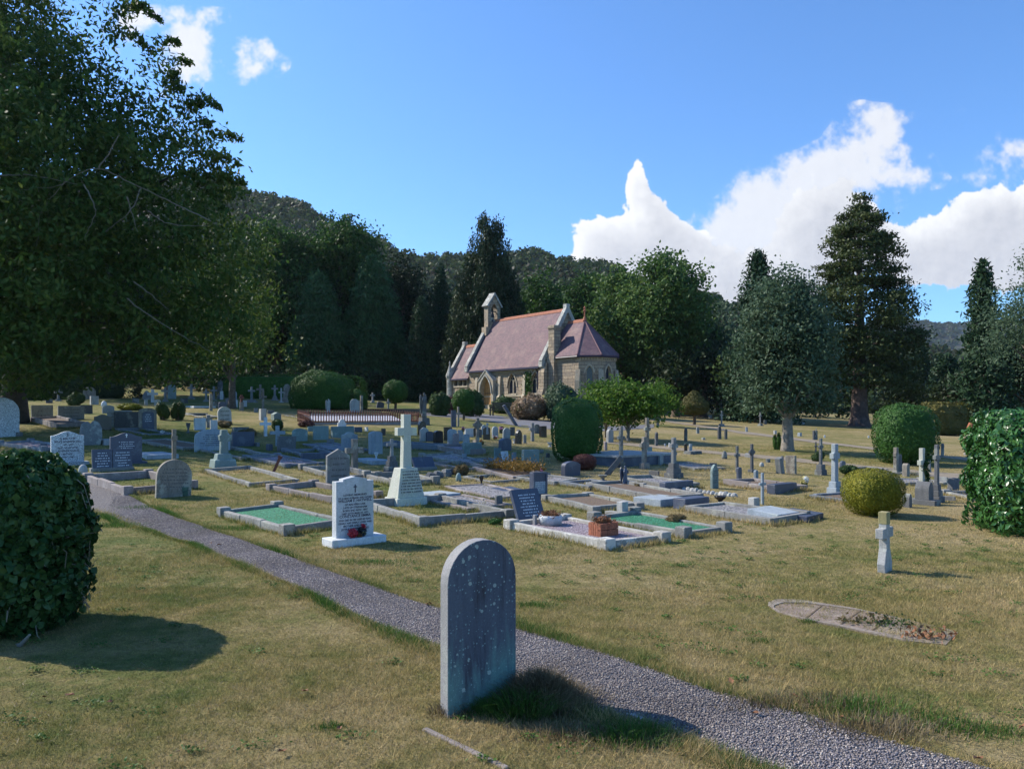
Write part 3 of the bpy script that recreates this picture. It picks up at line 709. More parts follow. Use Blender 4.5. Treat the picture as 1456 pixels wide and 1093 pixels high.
# ------------------------------------------------------------------ chapel
def uvbox(o):
    me = o.data; uv = me.uv_layers.new(name='UVMap')
    for p in me.polygons:
        n = p.normal
        if abs(n.z) > .95: tx = Vector((1, 0, 0)); ty = Vector((0, 1, 0))
        else:
            tx = Vector((0, 0, 1)).cross(n).normalized(); ty = n.cross(tx)
        for li in p.loop_indices:
            v = me.vertices[me.loops[li].vertex_index].co; uv.data[li].uv = (v.dot(tx), v.dot(ty))
    return o
def masonry_mat():
    m, nt, b, out = new_mat('rockfaced_sandstone')
    uv = N(nt, 'ShaderNodeUVMap'); tc = N(nt, 'ShaderNodeTexCoord')
    nz = noise(nt, 1.2, 3, .5, tc.outputs['Object'])
    wob = N(nt, 'ShaderNodeVectorMath', operation='MULTIPLY_ADD'); nt.links.new(nz.outputs['Color'], wob.inputs[0]); wob.inputs[1].default_value = (.05, .03, 0); nt.links.new(uv.outputs[0], wob.inputs[2])
    def brick(sc, ww, hh):
        br = N(nt, 'ShaderNodeTexBrick'); br.inputs['Scale'].default_value = sc
        br.inputs['Brick Width'].default_value = ww; br.inputs['Row Height'].default_value = hh
        br.inputs['Mortar Size'].default_value = .012; br.inputs['Mortar Smooth'].default_value = .3
        br.inputs['Color1'].default_value = (.44, .345, .235, 1); br.inputs['Color2'].default_value = (.235, .19, .145, 1); br.inputs['Mortar'].default_value = (.12, .10, .085, 1)
        br.inputs['Bias'].default_value = -.1; br.offset_frequency = 2; br.squash_frequency = 3; br.squash = 1.5
        nt.links.new(wob.outputs[0], br.inputs['Vector']); return br
    br = brick(1, .46, .23)
    f = noise(nt, 14, 5, .7, tc.outputs['Object']); st = noise(nt, .9, 4, .6, tc.outputs['Object'])
    c = mixc(nt, 1.0, br.outputs[0], ramp(nt, f.outputs[0], [(.3, (.68, .68, .68)), (.7, (1.2, 1.2, 1.2))]).outputs[0], 'MULTIPLY')
    c = mixc(nt, ramp(nt, st.outputs[0], [(.5, (0, 0, 0)), (.75, (.55, .55, .55))]).outputs[0], c, (.17, .165, .155))
    nt.links.new(c, b.inputs['Base Color']); b.inputs['Roughness'].default_value = .95
    h = math_(nt, 'ADD', math_(nt, 'MULTIPLY', br.outputs['Fac'], -1.2), math_(nt, 'MULTIPLY', f.outputs[0], 1.1))
    bump(nt, b, h, .9, .05)
    return m
def tile_mat():
    m, nt, b, out = new_mat('plum_clay_tiles')
    uv = N(nt, 'ShaderNodeUVMap'); tc = N(nt, 'ShaderNodeTexCoord')
    br = N(nt, 'ShaderNodeTexBrick'); br.inputs['Scale'].default_value = 1
    br.inputs['Brick Width'].default_value = .17; br.inputs['Row Height'].default_value = .12; br.inputs['Mortar Size'].default_value = .006
    br.inputs['Color1'].default_value = (.18, .09, .098, 1); br.inputs['Color2'].default_value = (.105, .06, .075, 1); br.inputs['Mortar'].default_value = (.10, .06, .07, 1)
    nt.links.new(uv.outputs[0], br.inputs['Vector'])
    st = noise(nt, 1.1, 5, .65, tc.outputs['Object'])
    c = mixc(nt, ramp(nt, st.outputs[0], [(.5, (0, 0, 0)), (.72, (.45, .45, .45))]).outputs[0], br.outputs[0], (.30, .20, .16))
    nt.links.new(c, b.inputs['Base Color']); b.inputs['Roughness'].default_value = .75
    bump(nt, b, math_(nt, 'MULTIPLY', br.outputs['Fac'], -1.0), .6, .02)
    return m
M['masonry'] = masonry_mat(); M['tiles'] = tile_mat()
M['dressed'] = stone_mat('dressed_sandstone', (.40, .335, .24), stain=(.14, .13, .12), lichen=(.42, .40, .33), amt=.5, fine=25)
M['coping'] = stone_mat('lichened_coping', (.33, .325, .29), stain=(.11, .11, .10), lichen=(.60, .60, .54), amt=.7, fine=25)
M['ridge'] = plain('orange_ridge_tile', (.33, .115, .06), .8, var=.2, scale=5)
M['leaded'] = plain('dark_leaded_glass', (.03, .04, .06), .15)
M['iron'] = plain('black_iron', (.015, .015, .02), .5)
def arch(cx, z0, z1, w, n=7):
    """pointed arch outline in a wall plane: sill z0, apex z1, width w"""
    zs = z1-w*.92; hw = w/2; pts = [(cx-hw, z0), (cx+hw, z0)]
    for k in range(n+1):
        t = k/n; a = t*math.acos(.5/1.0) if False else t*R(60)
        # arc struck from the far springing
        pts.append((cx-hw+w*math.cos(a), zs+w*math.sin(a)*.92/.866))
    for k in range(n-1, -1, -1):
        a = k/n*R(60); pts.append((cx+hw-w*math.cos(a), zs+w*math.sin(a)*.92/.866))
    return pts
def wall_panel(name, outline, holes, depth, mat, parent, M_):
    """flat wall with real openings; M_ maps (x, 0, z) with outside = -y"""
    bm = bmesh.new(); ed = []
    for loop in [outline]+holes:
        vs = [bm.verts.new((x, 0, z)) for x, z in loop]
        ed += [bm.edges.new((vs[i], vs[(i+1) % len(vs)])) for i in range(len(vs))]
    bmesh.ops.triangle_fill(bm, edges=ed, use_beauty=True, use_dissolve=False)
    for loop in holes:
        n = len(loop)
        a = [bm.verts.new((x, 0, z)) for x, z in loop]; c = [bm.verts.new((x, depth, z)) for x, z in loop]
        for i in range(n): bm.faces.new((a[i], c[i], c[(i+1) % n], a[(i+1) % n]))
    bm.transform(M_.to_4x4() if len(M_) == 3 else M_)
    me = bpy.data.meshes.new(name); bmesh.ops.recalc_face_normals(bm, faces=bm.faces); bm.to_mesh(me); bm.free()
    me.materials.append(mat); return uvbox(link(bpy.data.objects.new(name, me), parent))
CH_A = math.atan2(-.779, .627)
CHZ = float(zg(0, 56))-.05
ch = empty('chapel', (2.2, 54, CHZ), CH_A, 'small sandstone chapel with plum tiled roof, bellcote and rounded east end', 'chapel')
I4 = Matrix.Identity(4)
def T4(x, y, z, rz=0): return Matrix.Translation((x, y, z)) @ Matrix.Rotation(rz, 4, 'Z')
NW = 4.5; EV = 3.5; RG = 7.35; CW = 2.25
def window_unit(parent, cx, z0, z1, w, M_, two=True):
    wn = empty('window', (0, 0, 0)); wn.parent = parent; wn.matrix_local = M_
    mb = MB(); mb.prism(arch(cx, z0-.02, z1+.02, w+.02), .20, .23); mb.build('leaded_glass', M['leaded'], wn)
    fr = MB()
    if two:
        fr.b2(cx-.035, cx+.035, .10, .20, z0, z1-w*.45)
        for s in (-1, 1):
            a = arch(cx+s*w*.25, z0+.6, z1-w*.42, w*.5-.04, 5)
            pts = [(x, .15, z) for x, z in a[2:]]
            fr.tube(pts, .028, 5)
        c = arch(cx, z0, z1-.05, w*.42, 5)
        fr.tube([(cx+math.cos(k/8*2*PI)*w*.15, .15, z1-w*.36+math.sin(k/8*2*PI)*w*.15) for k in range(9)], .025, 5)
    fr.tube([(x, .13, z) for x, z in arch(cx, z0, z1, w-.04)]+[(cx-w/2+.02, .13, z0)], .03, 5)
    fr.build('tracery', M['dressed'], wn)
    hm = MB(); outer = arch(cx, z0-.04, z1+.17, w+.30)[2:]; inner = arch(cx, z0-.04, z1+.03, w+.06)[2:]
    n = len(outer)
    vs = [(x, -.055, z) for x, z in outer]+[(x, -.055, z) for x, z in inner]+[(x, .01, z) for x, z in outer]+[(x, .01, z) for x, z in inner]
    fs = []
    for i in range(n-1): fs += [(i, i+1, n+i+1, n+i), (2*n+i, i, i+1, 2*n+i+1), (n+i, n+i+1, 3*n+i+1, 3*n+i)]
    hm.add(vs, [f if f[0] != 2*n+f[1] else f for f in fs])
    hm.b2(cx-w/2-.08, cx+w/2+.08, -.07, .12, z0-.14, z0-.003)
    hm.build('surround', M['dressed'], wn)
    return wn
# nave south wall
W1 = (-3.5, 1.35, 2.85, .98); W2 = (-.84, 1.35, 2.85, .98)
holes = [arch(W1[0], W1[1], W1[2], W1[3]), arch(W2[0], W2[1], W2[2], W2[3])]
wall_panel('nave_wall', [(-9, -.6), (0, -.6), (0, EV), (-9, EV)], holes, .25, M['masonry'], ch, I4)
for q in (W1, W2): window_unit(ch, *q, I4)
wall_panel('north_wall', [(0, -.6), (9, -.6), (9, EV), (0, EV)], [], .2, M['masonry'], ch, T4(0, NW, 0, PI))
# east and west gables, with parapet
for nm, x, rz in (('east_gable', 0, PI/2), ('west_gable', -9, -PI/2)):
    w_ = wall_panel(nm, [(-CW-.0, -.6), (CW+.0, -.6), (CW, EV), (.05, RG+.35), (-.05, RG+.35), (-CW, EV)], [], .2, M['masonry'], ch, T4(x, CW, 0, rz))
# gable copings (raised stepped stones)
def coping(x0, x1, cy, hw, ze, zr, name='gable_coping', over=.30):
    mb = MB()
    L0 = math.hypot(hw+.25, zr-ze+.3)
    n = 11; ang = math.atan2(zr-ze, hw)
    for s in (-1, 1):
        for i in range(n):
            t = (i+.5)/n; y = cy+s*(hw+.18)*(1-t); z = ze-.1+(zr-ze+.15)*t
            mb.box(((x0+x1)/2, y, z+.17), (x1-x0, L0/n*.985, over-.01*(i % 2)), rx=-s*ang)
    mb.box(((x0+x1)/2, cy, zr+.34), (x1-x0+.02, .34, .34))
    for s in (-1, 1): mb.box(((x0+x1)/2, cy+s*(hw+.12), ze-.12), (x1-x0+.03, .36, .4))
    return mb.build(name, M['coping'], ch, bevel=.02)
coping(-.14, .22, CW, CW, EV, RG)
coping(-9.25, -8.86, CW, CW, EV, RG)
# roof
def roof_slab(name, pts, thick=.07, parent=ch, mat='tiles'):
    p = [Vector(q) for q in pts]; n = (p[1]-p[0]).cross(p[2]-p[0]).normalized()
    if n.z < 0: n = -n
    k = len(p); mb = MB(); mb.add(p+[q+n*thick for q in p], [tuple(range(k)), tuple(range(2*k-1, k-1, -1))]+[(i, (i+1) % k, (i+1) % k+k, i+k) for i in range(k)])
    return uvbox(mb.build(name, M[mat], parent))
sl_ = (RG-EV)/CW; ov = .18
roof_slab('nave_roof', [(-8.86, -ov, EV-ov*sl_), (-.14, -ov, EV-ov*sl_), (-.14, CW, RG), (-8.86, CW, RG)])
roof_slab('nave_roof', [(-8.86, NW+ov, EV-ov*sl_), (-.14, NW+ov, EV-ov*sl_), (-.14, CW, RG), (-8.86, CW, RG)])
def ridge_tiles(x0, x1, y, z, nm='ridge_tiles'):
    mb = MB(); n = int((x1-x0)/.32)
    for i in range(n):
        a = x0+(x1-x0)*i/n; b = x0+(x1-x0)*(i+1)/n-.006; r = .13+.004*(i % 2)
        mb.add([(q, y+yy_, z+zz_) for q in (a, b) for yy_, zz_ in ((-r, -.12), (-r*.6, .06), (0, .12), (r*.6, .06), (r, -.12))], [(0, 1, 6, 5), (1, 2, 7, 6), (2, 3, 8, 7), (3, 4, 9, 8), (4, 3, 2, 1, 0), (5, 6, 7, 8, 9)])
    return mb.build(nm, M['ridge'], ch)
ridge_tiles(-8.3, -.14, CW, RG+.09)
# gutters, corbel table, drain pipes, plinth
gb = MB(); gb.b2(-8.9, -.15, -.33, -.20, EV-.40, EV-.26); gb.build('gutter', M['leadblue'], ch)
fl = MB()
for s in (-1,):
    fl.box((-8.80, CW+s*(CW/2+.05), (EV+RG)/2+.10), (.10, math.hypot(CW, RG-EV)+.2, .06), rx=-s*math.atan2(RG-EV, CW))
fl.build('lead_flashing', M['leadblue'], ch)
cb = MB(); cb.b2(-8.9, -.1, -.10, -.003, EV-.52, EV-.42)
for i in range(44): cb.b2(-8.8+i*.2, -8.8+i*.2+.1, -.09, -.003, EV-.66, EV-.523)
cb.build('corbel_table', M['dressed'], ch)
st_ = MB(); st_.b2(-9.0, .02, -.06, -.003, 1.14, 1.24); st_.b2(-9.02, .03, -.10, -.003, -.5, .55); st_.build('plinth_course', M['dressed'], ch)
def buttress(x, y, rz=0, w=.42, d=.55, h=2.75, name='buttress'):
    mb = MB()
    mb.prism([(0, -.6), (d+.10, -.6), (d+.10, 1.1), (d, 1.3), (d, h-.75), (.12, h), (0, h)], -w/2, w/2)
    o = mb.build(name, M['dressed'], ch, bevel=.015); o.matrix_local = T4(x, y, 0, rz); return uvbox(o)
for x in (-1.95, -4.91, -7.85): buttress(x, .003, -PI/2, .30, .20, 2.7)
# downpipes
dp = MB(); dp.tube([(-.45, -.26, EV-.45), (-.45, -.12, EV-.6), (-.45, -.12, 0)], .045, 8); dp.build('downpipe', M['leadblue'], ch)
# south porch door in a projecting gabled surround
dx = -6.25; dw = MB()
dd = wall_panel('door_porch', [(dx-.95, -.6), (dx+.95, -.6), (dx+.95, 2.35), (dx, 3.15), (dx-.95, 2.35)], [arch(dx, -.05, 2.72, 1.36)], .36, M['dressed'], ch, T4(0, -.42, 0))
dsd = MB()
for s in (-1, 1): dsd.b2(dx+s*.95-.002, dx+s*.95+.002, -.42, 0, -.6, 2.35)
for s in (-1, 1): dsd.add([(dx+s*.99, -.47, 2.33), (dx, -.47, 3.17), (dx, -.003, 3.17), (dx+s*.99, -.003, 2.33), (dx+s*.99, -.47, 2.43), (dx, -.47, 3.28), (dx, -.003, 3.28), (dx+s*.99, -.003, 2.43)], [(0, 1, 2, 3), (4, 5, 6, 7), (0, 1, 5, 4), (3, 2, 6, 7), (0, 3, 7, 4), (1, 2, 6, 5)])
dsd.build('porch_coping', M['coping'], ch)
door = MB(); door.prism(arch(dx, -.05, 2.75, 1.34), -.05, -.012); dob = door.build('door', M['oak'], ch)
hg = MB()
for z in (.5, 1.4): hg.b2(dx-.55, dx+.35, -.068, -.052, z, z+.06)
hg.lathe([(.05, 0), (.05, .02)], 8, (dx+.4, -.07, 1.0)); hg.build('hinge', M['iron'], dob)
bd = MB()
for i in range(5): bd.b2(dx-.5+i*.25-.006, dx-.5+i*.25+.006, -.056, -.0505, 0, 1.9)
bd.build('board_joint', M['black'], dob)
hd = MB(); o_ = arch(dx, 0, 2.92, 1.66)[2:]; i_ = arch(dx, 0, 2.78, 1.44)[2:]; n = len(o_)
hd.add([(x, -.49, z) for x, z in o_]+[(x, -.49, z) for x, z in i_]+[(x, -.423, z) for x, z in o_]+[(x, -.423, z) for x, z in i_], sum([[(i, i+1, n+i+1, n+i), (2*n+i, 2*n+i+1, i+1, i), (n+i, n+i+1, 3*n+i+1, 3*n+i)] for i in range(n-1)], []))
hd.build('hood_mould', M['coping'], ch)
# west vestry under its own lower roof
VW = 2.84; VE = 2.95; VR = 5.4
wall_panel('vestry_wall', [(-11.7, -.6), (-9, -.6), (-9, VE), (-11.7, VE)], [[(x, 2.12), (x+.42, 2.12), (x+.42, 2.56), (x, 2.56)] for x in (-11.2, -10.55, -9.9)]+[[(-9.85, 1.05), (-9.35, 1.05), (-9.35, 1.65), (-9.85, 1.65)]], .22, M['masonry'], ch, T4(0, .10, 0))
for x in (-11.2, -10.55, -9.9):
    g = MB(); g.b2(x-.01, x+.43, .28, .31, 2.11, 2.57); g.build('vestry_window', M['leaded'], ch)
g = MB(); g.b2(-9.86, -9.34, .28, .31, 1.04, 1.66); g.build('vestry_window', M['leaded'], ch)
fr = MB(); fr.b2(-11.35, -9.3, .035, .098, 2.56, 2.68); fr.b2(-11.35, -9.3, .035, .098, 2.0, 2.12)
for x in (-11.3, -10.65, -10.0, -9.38): fr.b2(x-.05, x+.05, .045, .098, 2.125, 2.555)
fr.build('window_dressing', M['dressed'], ch)
wall_panel('vestry_gable', [(-VW/2, -.6), (VW/2, -.6), (VW/2, VE), (.05, VR+.25), (-.05, VR+.25), (-VW/2, VE)], [], .2, M['masonry'], ch, T4(-11.7, .10+VW/2, 0, -PI/2))
wall_panel('vestry_wall', [(9, -.6), (11.7, -.6), (11.7, VE), (9, VE)], [], .2, M['masonry'], ch, T4(0, .10+VW, 0, PI))
vs_ = (VR-VE)/(VW/2)
for s in (0, 1):
    yy_ = -.08 if s == 0 else VW+.28
    roof_slab('vestry_roof', [(-11.55, yy_, VE-.18*vs_), (-9.02, yy_, VE-.18*vs_), (-9.02, .1+VW/2, VR), (-11.55, .1+VW/2, VR)])
coping(-11.9, -11.55, .1+VW/2, VW/2, VE, VR, over=.26)
ridge_tiles(-11.5, -9.1, .1+VW/2, VR+.09)
gb = MB(); gb.b2(-11.5, -9.0, -.20, -.09, VE-.38, VE-.26); gb.build('gutter', M['leadblue'], ch)
pin = MB(); pin.lathe([(.30, -.5), (.30, 1.3), (.25, 1.35), (.25, 2.75), (.30, 2.8), (.34, 2.95), (.34, 3.0), (.20, 3.4), (.10, 3.75), (.04, 3.95), (.07, 4.02), (.05, 4.15), (.01, 4.25)], 8, (-11.8, .02, 0)); pin.build('pinnacle', M['coping'], ch)
# bellcote
bc = wall_panel('bellcote', [(-.62, 6.3), (.62, 6.3), (.62, 8.55), (.02, 9.5), (-.02, 9.5), (-.62, 8.55)], [arch(0, 7.35, 8.85, .62)], .5, M['masonry'], ch, T4(-8.62, CW, 0, PI/2))
wall_panel('bellcote_back', [(-.62, 6.3), (.62, 6.3), (.62, 8.55), (.02, 9.5), (-.02, 9.5), (-.62, 8.55)], [arch(0, 7.35, 8.85, .62)], .02, M['masonry'], ch, T4(-9.16, CW, 0, -PI/2))
bs = MB()
for s in (-1, 1): bs.b2(-9.15, -8.63, CW+s*.62-.015, CW+s*.62+.015, 6.3, 8.55)
bs.b2(-9.2, -8.6, CW-.85, CW+.85, 6.2, 6.9)
bs.build('bellcote_side', M['masonry'], ch); uvbox(bs and ch.children[-1]) if False else None
cp = MB()
for s in (-1, 1):
    a = math.atan2(1.0, .72)
    cp.box((-8.89, CW+s*.38, 9.10), (.80, 1.30, .15), rx=-s*a)
cp.box((-8.89, CW, 9.66), (.78, .16, .16))
cp.build('bellcote_cap', M['coping'], ch, bevel=.02)
bl = MB(); bl.lathe([(.19, 7.75), (.17, 7.85), (.11, 8.1), (.06, 8.2)], 12, (-8.89, CW, 0)); bl.b2(-8.93, -8.85, CW-.3, CW+.3, 8.2, 8.28); bl.build('bell', M['iron'], ch)
# chancel apse
q = 1.8; tc_ = 2.43; o1 = 1.8*math.tan(R(22.5)); CE = 3.98; CRZ = 6.4
poly = [(0.2, CW-q), (tc_+o1, CW-q), (tc_+q, CW-o1), (tc_+q, CW+o1), (tc_+o1, CW+q), (.2, CW+q)]
for i in range(5):
    p0 = Vector((*poly[i], 0)); p1 = Vector((*poly[i+1], 0)); d = p1-p0; ln = d.length
    rz = math.atan2(d.y, d.x); Mx = T4(p0.x, p0.y, 0, rz)
    hs = []
    if i in (1, 2, 3): hs = [arch(ln/2, 1.5, 3.15, .46)]
    wall_panel('apse_wall', [(0, -.6), (ln, -.6), (ln, CE), (0, CE)], hs, .25, M['masonry'], ch, Mx)
    if hs: window_unit(ch, ln/2, 1.5, 3.15, .46, Mx, False)
    cc = MB(); cc.b2(0, ln, -.09, -.003, CE-.30, CE-.2)
    for k in range(int(ln/.2)): cc.b2(k*.2+.05, k*.2+.15, -.08, -.003, CE-.42, CE-.303)
    cc.b2(0, ln, -.06, -.003, 1.38, 1.46); cc.b2(0, ln, -.12, -.003, -.5, .5)
    oc = cc.build('corbel_table', M['dressed'], ch); oc.matrix_local = Mx
for (x, y, rz) in ((tc_+o1, CW-q, R(-67.5)), (tc_+q, CW-o1, R(-22.5)), (tc_+q, CW+o1, R(22.5))): buttress(x, y, rz, .36, .26, 2.9)
apx = (1.93, CW, CRZ); ovp = [(x+(0.2 if x > 1 else 0)*(1 if i in (2, 3) else .45), y+(-.2 if y < CW else .2)*(1 if i in (0, 1, 4, 5) else .45), CE-.17) for i, (x, y) in enumerate(poly)]
roof_slab('apse_roof', [ovp[0], ovp[1], apx, (.2, CW, CRZ)]); roof_slab('apse_roof', [ovp[1], ovp[2], apx]); roof_slab('apse_roof', [ovp[2], ovp[3], apx]); roof_slab('apse_roof', [ovp[3], ovp[4], apx]); roof_slab('apse_roof', [ovp[4], ovp[5], (.2, CW, CRZ), apx])
ridge_tiles(.25, 1.9, CW, CRZ+.09)
hp = MB()
M['hip'] = plain('hip_tile', (.15, .075, .085), .8)
for v in ovp[1:5]: hp.tube([Vector(v)+Vector((0, 0, .10)), Vector(apx)+Vector((0, 0, .11))], .055, 6)
hp.build('hip_tiles', M['hip'], ch)
gb = MB()
for i in range(5):
    a, b = Vector(ovp[i]), Vector(ovp[i+1]); gb.tube([a-Vector((0, 0, .04)), b-Vector((0, 0, .04))], .06, 6)
gb.build('gutter', M['leadblue'], ch)
fn = MB(); fn.lathe([(.16, 0), (.10, .18), (.05, .3), (.05, .62), (.11, .68), (.11, .74), (.05, .78), (.09, .92), (.02, 1.02)], 10, (1.93, CW, CRZ+.08)); fn.build('finial', M['ridge'], ch)
dp = MB(); dp.tube([(.62, CW-q-.12, CE-.25), (.62, CW-q-.12, 0)], .045, 8); dp.build('downpipe', M['leadblue'], ch)
# corner turret with broached base
tu = MB(); tx, ty = .62, .55
tu.box((tx, ty, 1.6), (.80, .84, 4.6)); tu.box((tx, ty, 4.15), (.78, .78, .6), taper=.86)
tu.box((tx, ty, 5.1), (.62, .62, 1.6)); tu.box((tx, ty, 5.95), (.74, .74, .14)); tu.box((tx, ty, 6.07), (.62, .62, .12))
uvbox(tu.build('chimney_turret', M['masonry'], ch, bevel=.015))
bt = MB(); bt.prism([(0, -.6), (.50, -.6), (.50, 1.3), (.34, 1.7), (.34, 2.8), (.1, 3.5), (0, 3.5)], -.30, .30)
o = uvbox(bt.build('buttress', M['masonry'], ch, bevel=.015)); o.matrix_local = T4(.12, .05, 0, -PI/2)
S.cycles.max_bounces = 5; S.cycles.diffuse_bounces = 3; S.cycles.glossy_bounces = 2; S.cycles.transmission_bounces = 3
# ------------------------------------------------------------------ graves
def profile(kind, w, h):
    hw = w/2
    if kind == 'R': return [(-hw, 0), (hw, 0)]+[(hw*math.cos(a), h-hw+hw*math.sin(a)) for a in np.linspace(0, PI, 17)]
    if kind == 'r':
        rise = w*.22; return [(-hw, 0), (hw, 0)]+[(hw*math.cos(a), h-rise+rise*math.sin(a)) for a in np.linspace(0, PI, 13)]
    if kind == 'P': return [(-hw, 0), (hw, 0), (hw, h-w*.28), (0, h), (-hw, h-w*.28)]
    if kind == 'G':
        zs = h-w*.85; p = [(-hw, 0), (hw, 0)]
        for k in range(7): a = k/6*R(60); p.append((-hw+w*math.cos(a), zs+w*.98*math.sin(a)))
        for k in range(5, -1, -1): a = k/6*R(60); p.append((hw-w*math.cos(a), zs+w*.98*math.sin(a)))
        return p
    if kind == 'O':   # shoulders sweeping up to a low centre
        p = [(-hw, 0), (hw, 0), (hw, h*.86)]
        for t in np.linspace(0, 1, 9): x = hw*(.98-t*.98); p.append((x, h*.86+h*.14*(.5-.5*math.cos(PI*t))))
        return p+[(-x, z) for x, z in reversed(p[3:-1])]+[(-hw, h*.86)]
    if kind == 'H':   # square shoulders, round head
        r = hw*.72; p = [(-hw, 0), (hw, 0), (hw, h-r-.01), (r, h-r-.01)]
        p += [(r*math.cos(a), h-r+r*math.sin(a)) for a in np.linspace(0, PI, 13)]; return p+[(-r, h-r-.01), (-hw, h-r-.01)]
    if kind == 'V':   # irregular boulder outline
        return [(-hw*.82, 0), (hw*.8, 0), (hw, h*.35), (hw*.98, h*.72), (hw*.7, h*.93), (hw*.3, h), (0, h*.88), (-hw*.35, h*.97), (-hw*.85, h*.86), (-hw, h*.5)]
    return [(-hw, 0), (hw, 0), (hw, h), (-hw, h)]
def lines(parent, w, z0, z1, y, n, mat, dens=.8):
    """rows of worn, unreadable cut lettering"""
    mb = MB()
    for i in range(n):
        z = z1-(z1-z0)*i/max(1, n-1); tw = w*random.uniform(.5, .92); x = -tw/2
        while x < tw/2:
            l = random.uniform(.012, .035)
            mb.box((x+l/2, y, z), (l*.8, .004, (z1-z0)/n*.42)); x += l+random.choice((.004, .004, .02))
    return mb.build('inscription', mat, parent)
def size_at(px, py, hp, wp, t=.08):
    p = G(px, py); k = p.y/F
    h = hp*k; w = max(.04, (wp*k-.62*t)/.8)
    return p, h, w
GR = {'stone': 'headstones across the graveyard', 'cross': 'stone crosses across the graveyard', 'kerb': 'grave kerbs across the graveyard', 'slab': 'flat and fallen grave slabs', 'misc': 'small memorials and pots'}
def stone(kind, px, py, hp, wp, mat, label, t=None, plinth=0, rows=0, ink='inkgrey', rz=None, lean=0, tilt=0, name='headstone', cat='headstone', bev=True, base=None):
    t0 = t or .09
    p, h, w = size_at(px, py, hp, wp, t0)
    t0 = t or min(.12, max(.06, w*.18))
    root_needed = plinth or rows; lean += random.gauss(0, .016); tilt += random.gauss(0, .014)
    ang = GRAVE+(rz or 0)
    mb = MB(); mb.prism(profile(kind, w, h+.05), -t0/2, t0/2)
    bv = .006 if p.y < 25 and bev else 0
    if not root_needed:
        for i, v in enumerate(mb.v): mb.v[i] = (v[0], v[1], v[2]-.05)
        o = mb.build(name, M[mat], None, bevel=bv); o.location = p; o.rotation_euler = (tilt, lean, ang)
        return tag(o, label, cat, GR['stone'])
    root = empty(name, p, ang, label, cat, GR['stone'])
    if plinth:
        pl = MB(); pl.box((0, 0, plinth/2-.05), (w*1.28, t0+.22, plinth+.1)); pl.build('plinth', M[base or mat], root, bevel=.008)
        z0 = plinth-.003; hh = h-z0
        mb = MB(); mb.prism(profile(kind, w, hh), -t0/2, t0/2)
    else: z0 = -.05; hh = h+.05
    s = mb.build('slab', M[mat], root, bevel=bv); s.location = (0, 0, z0); s.rotation_euler = (tilt, lean, 0)
    if rows:
        ins = lines(s, w*.86, hh*.32, hh*.76, -t0/2-.001, rows, M[ink]); 
    return root
def cross_mesh(mb, h, w, th, z0=0, d=None, celt=0, chunk=1.0, splay=0):
    d = d or th; az = z0+(h-z0)*.68
    vs = [(-th/2*(1+splay), z0), (th/2*(1+splay), z0), (th/2, az-th/2), (w/2, az-th/2), (w/2, az+th/2), (th/2, az+th/2), (th/2, h), (-th/2, h), (-th/2, az+th/2), (-w/2, az+th/2), (-w/2, az-th/2), (-th/2, az-th/2)]
    mb.prism(vs, -d/2, d/2)
    if celt:
        r1 = w*.40; r0 = r1-th*.40; n = 24; v = []; f = []
        for k in range(n):
            a = 2*PI*k/n; c, s = math.cos(a), math.sin(a)
            for r in (r0, r1):
                for y in (-d*.37, d*.37): v.append((r*c, y, az+r*s))
        for k in range(n):
            b = 4*k; e = 4*((k+1) % n)
            f += [(b, e, e+2, b+2), (b+1, b+3, e+3, e+1), (b, b+1, e+1, e), (b+2, e+2, e+3, b+3)]
        mb.add(v, f)
def cross(px, py, hp, wp, mat, label, steps=1, celt=0, base=None, bw=0, th=None, name=None, rows=0, rz=0, lean=0, splay=.15, bh=None, grp='cross', cat=None):
    """bw: plinth width in px"""
    p = G(px, py); k = p.y/F; h = hp*k; w = max(.10, (wp*k)/.88)
    th = th*k if th else w*.26
    nm = name or ('celtic_cross' if celt else 'cross_headstone')
    ct = cat or ('celtic cross' if celt else 'grave cross')
    if hp < 24 and not rows:
        mb = MB(); z = -.05
        if steps:
            b = max(bw*k/1.3, w*.75); sh = h*.11
            for i in range(steps): mb.box((0, 0, z+sh/2), (b, b*.75, sh)); z += sh-.0; b *= .72
        cross_mesh(mb, h, w, th, z-.01, th*.8, celt, splay=splay)
        o = mb.build(nm, M[mat]); o.location = p; o.rotation_euler = (0, lean, GRAVE+rz); return tag(o, label, ct, GR[grp])
    root = empty(nm, p, GRAVE+rz, label, ct, GR[grp]); z = -.06
    if steps:
        b = max(bw*k/1.35, w*.8); sh = bh*k/steps if bh else h*.10
        for i in range(steps):
            pl = MB(); pl.box((0, 0, z+(sh+(.06 if i == 0 else 0))/2), (b, b*.8, sh+(.06 if i == 0 else 0)), taper=.94); z += sh+(.06 if i == 0 else 0)-.002
            pb = pl.build('plinth', M[base or mat], root, bevel=.01); b *= .74
    cm = MB(); cross_mesh(cm, h, w, th, z, th*.8, celt, splay=splay); c = cm.build('cross', M[mat], root, bevel=.008); c.rotation_euler = (0, lean, 0)
    return root
KSEG = []
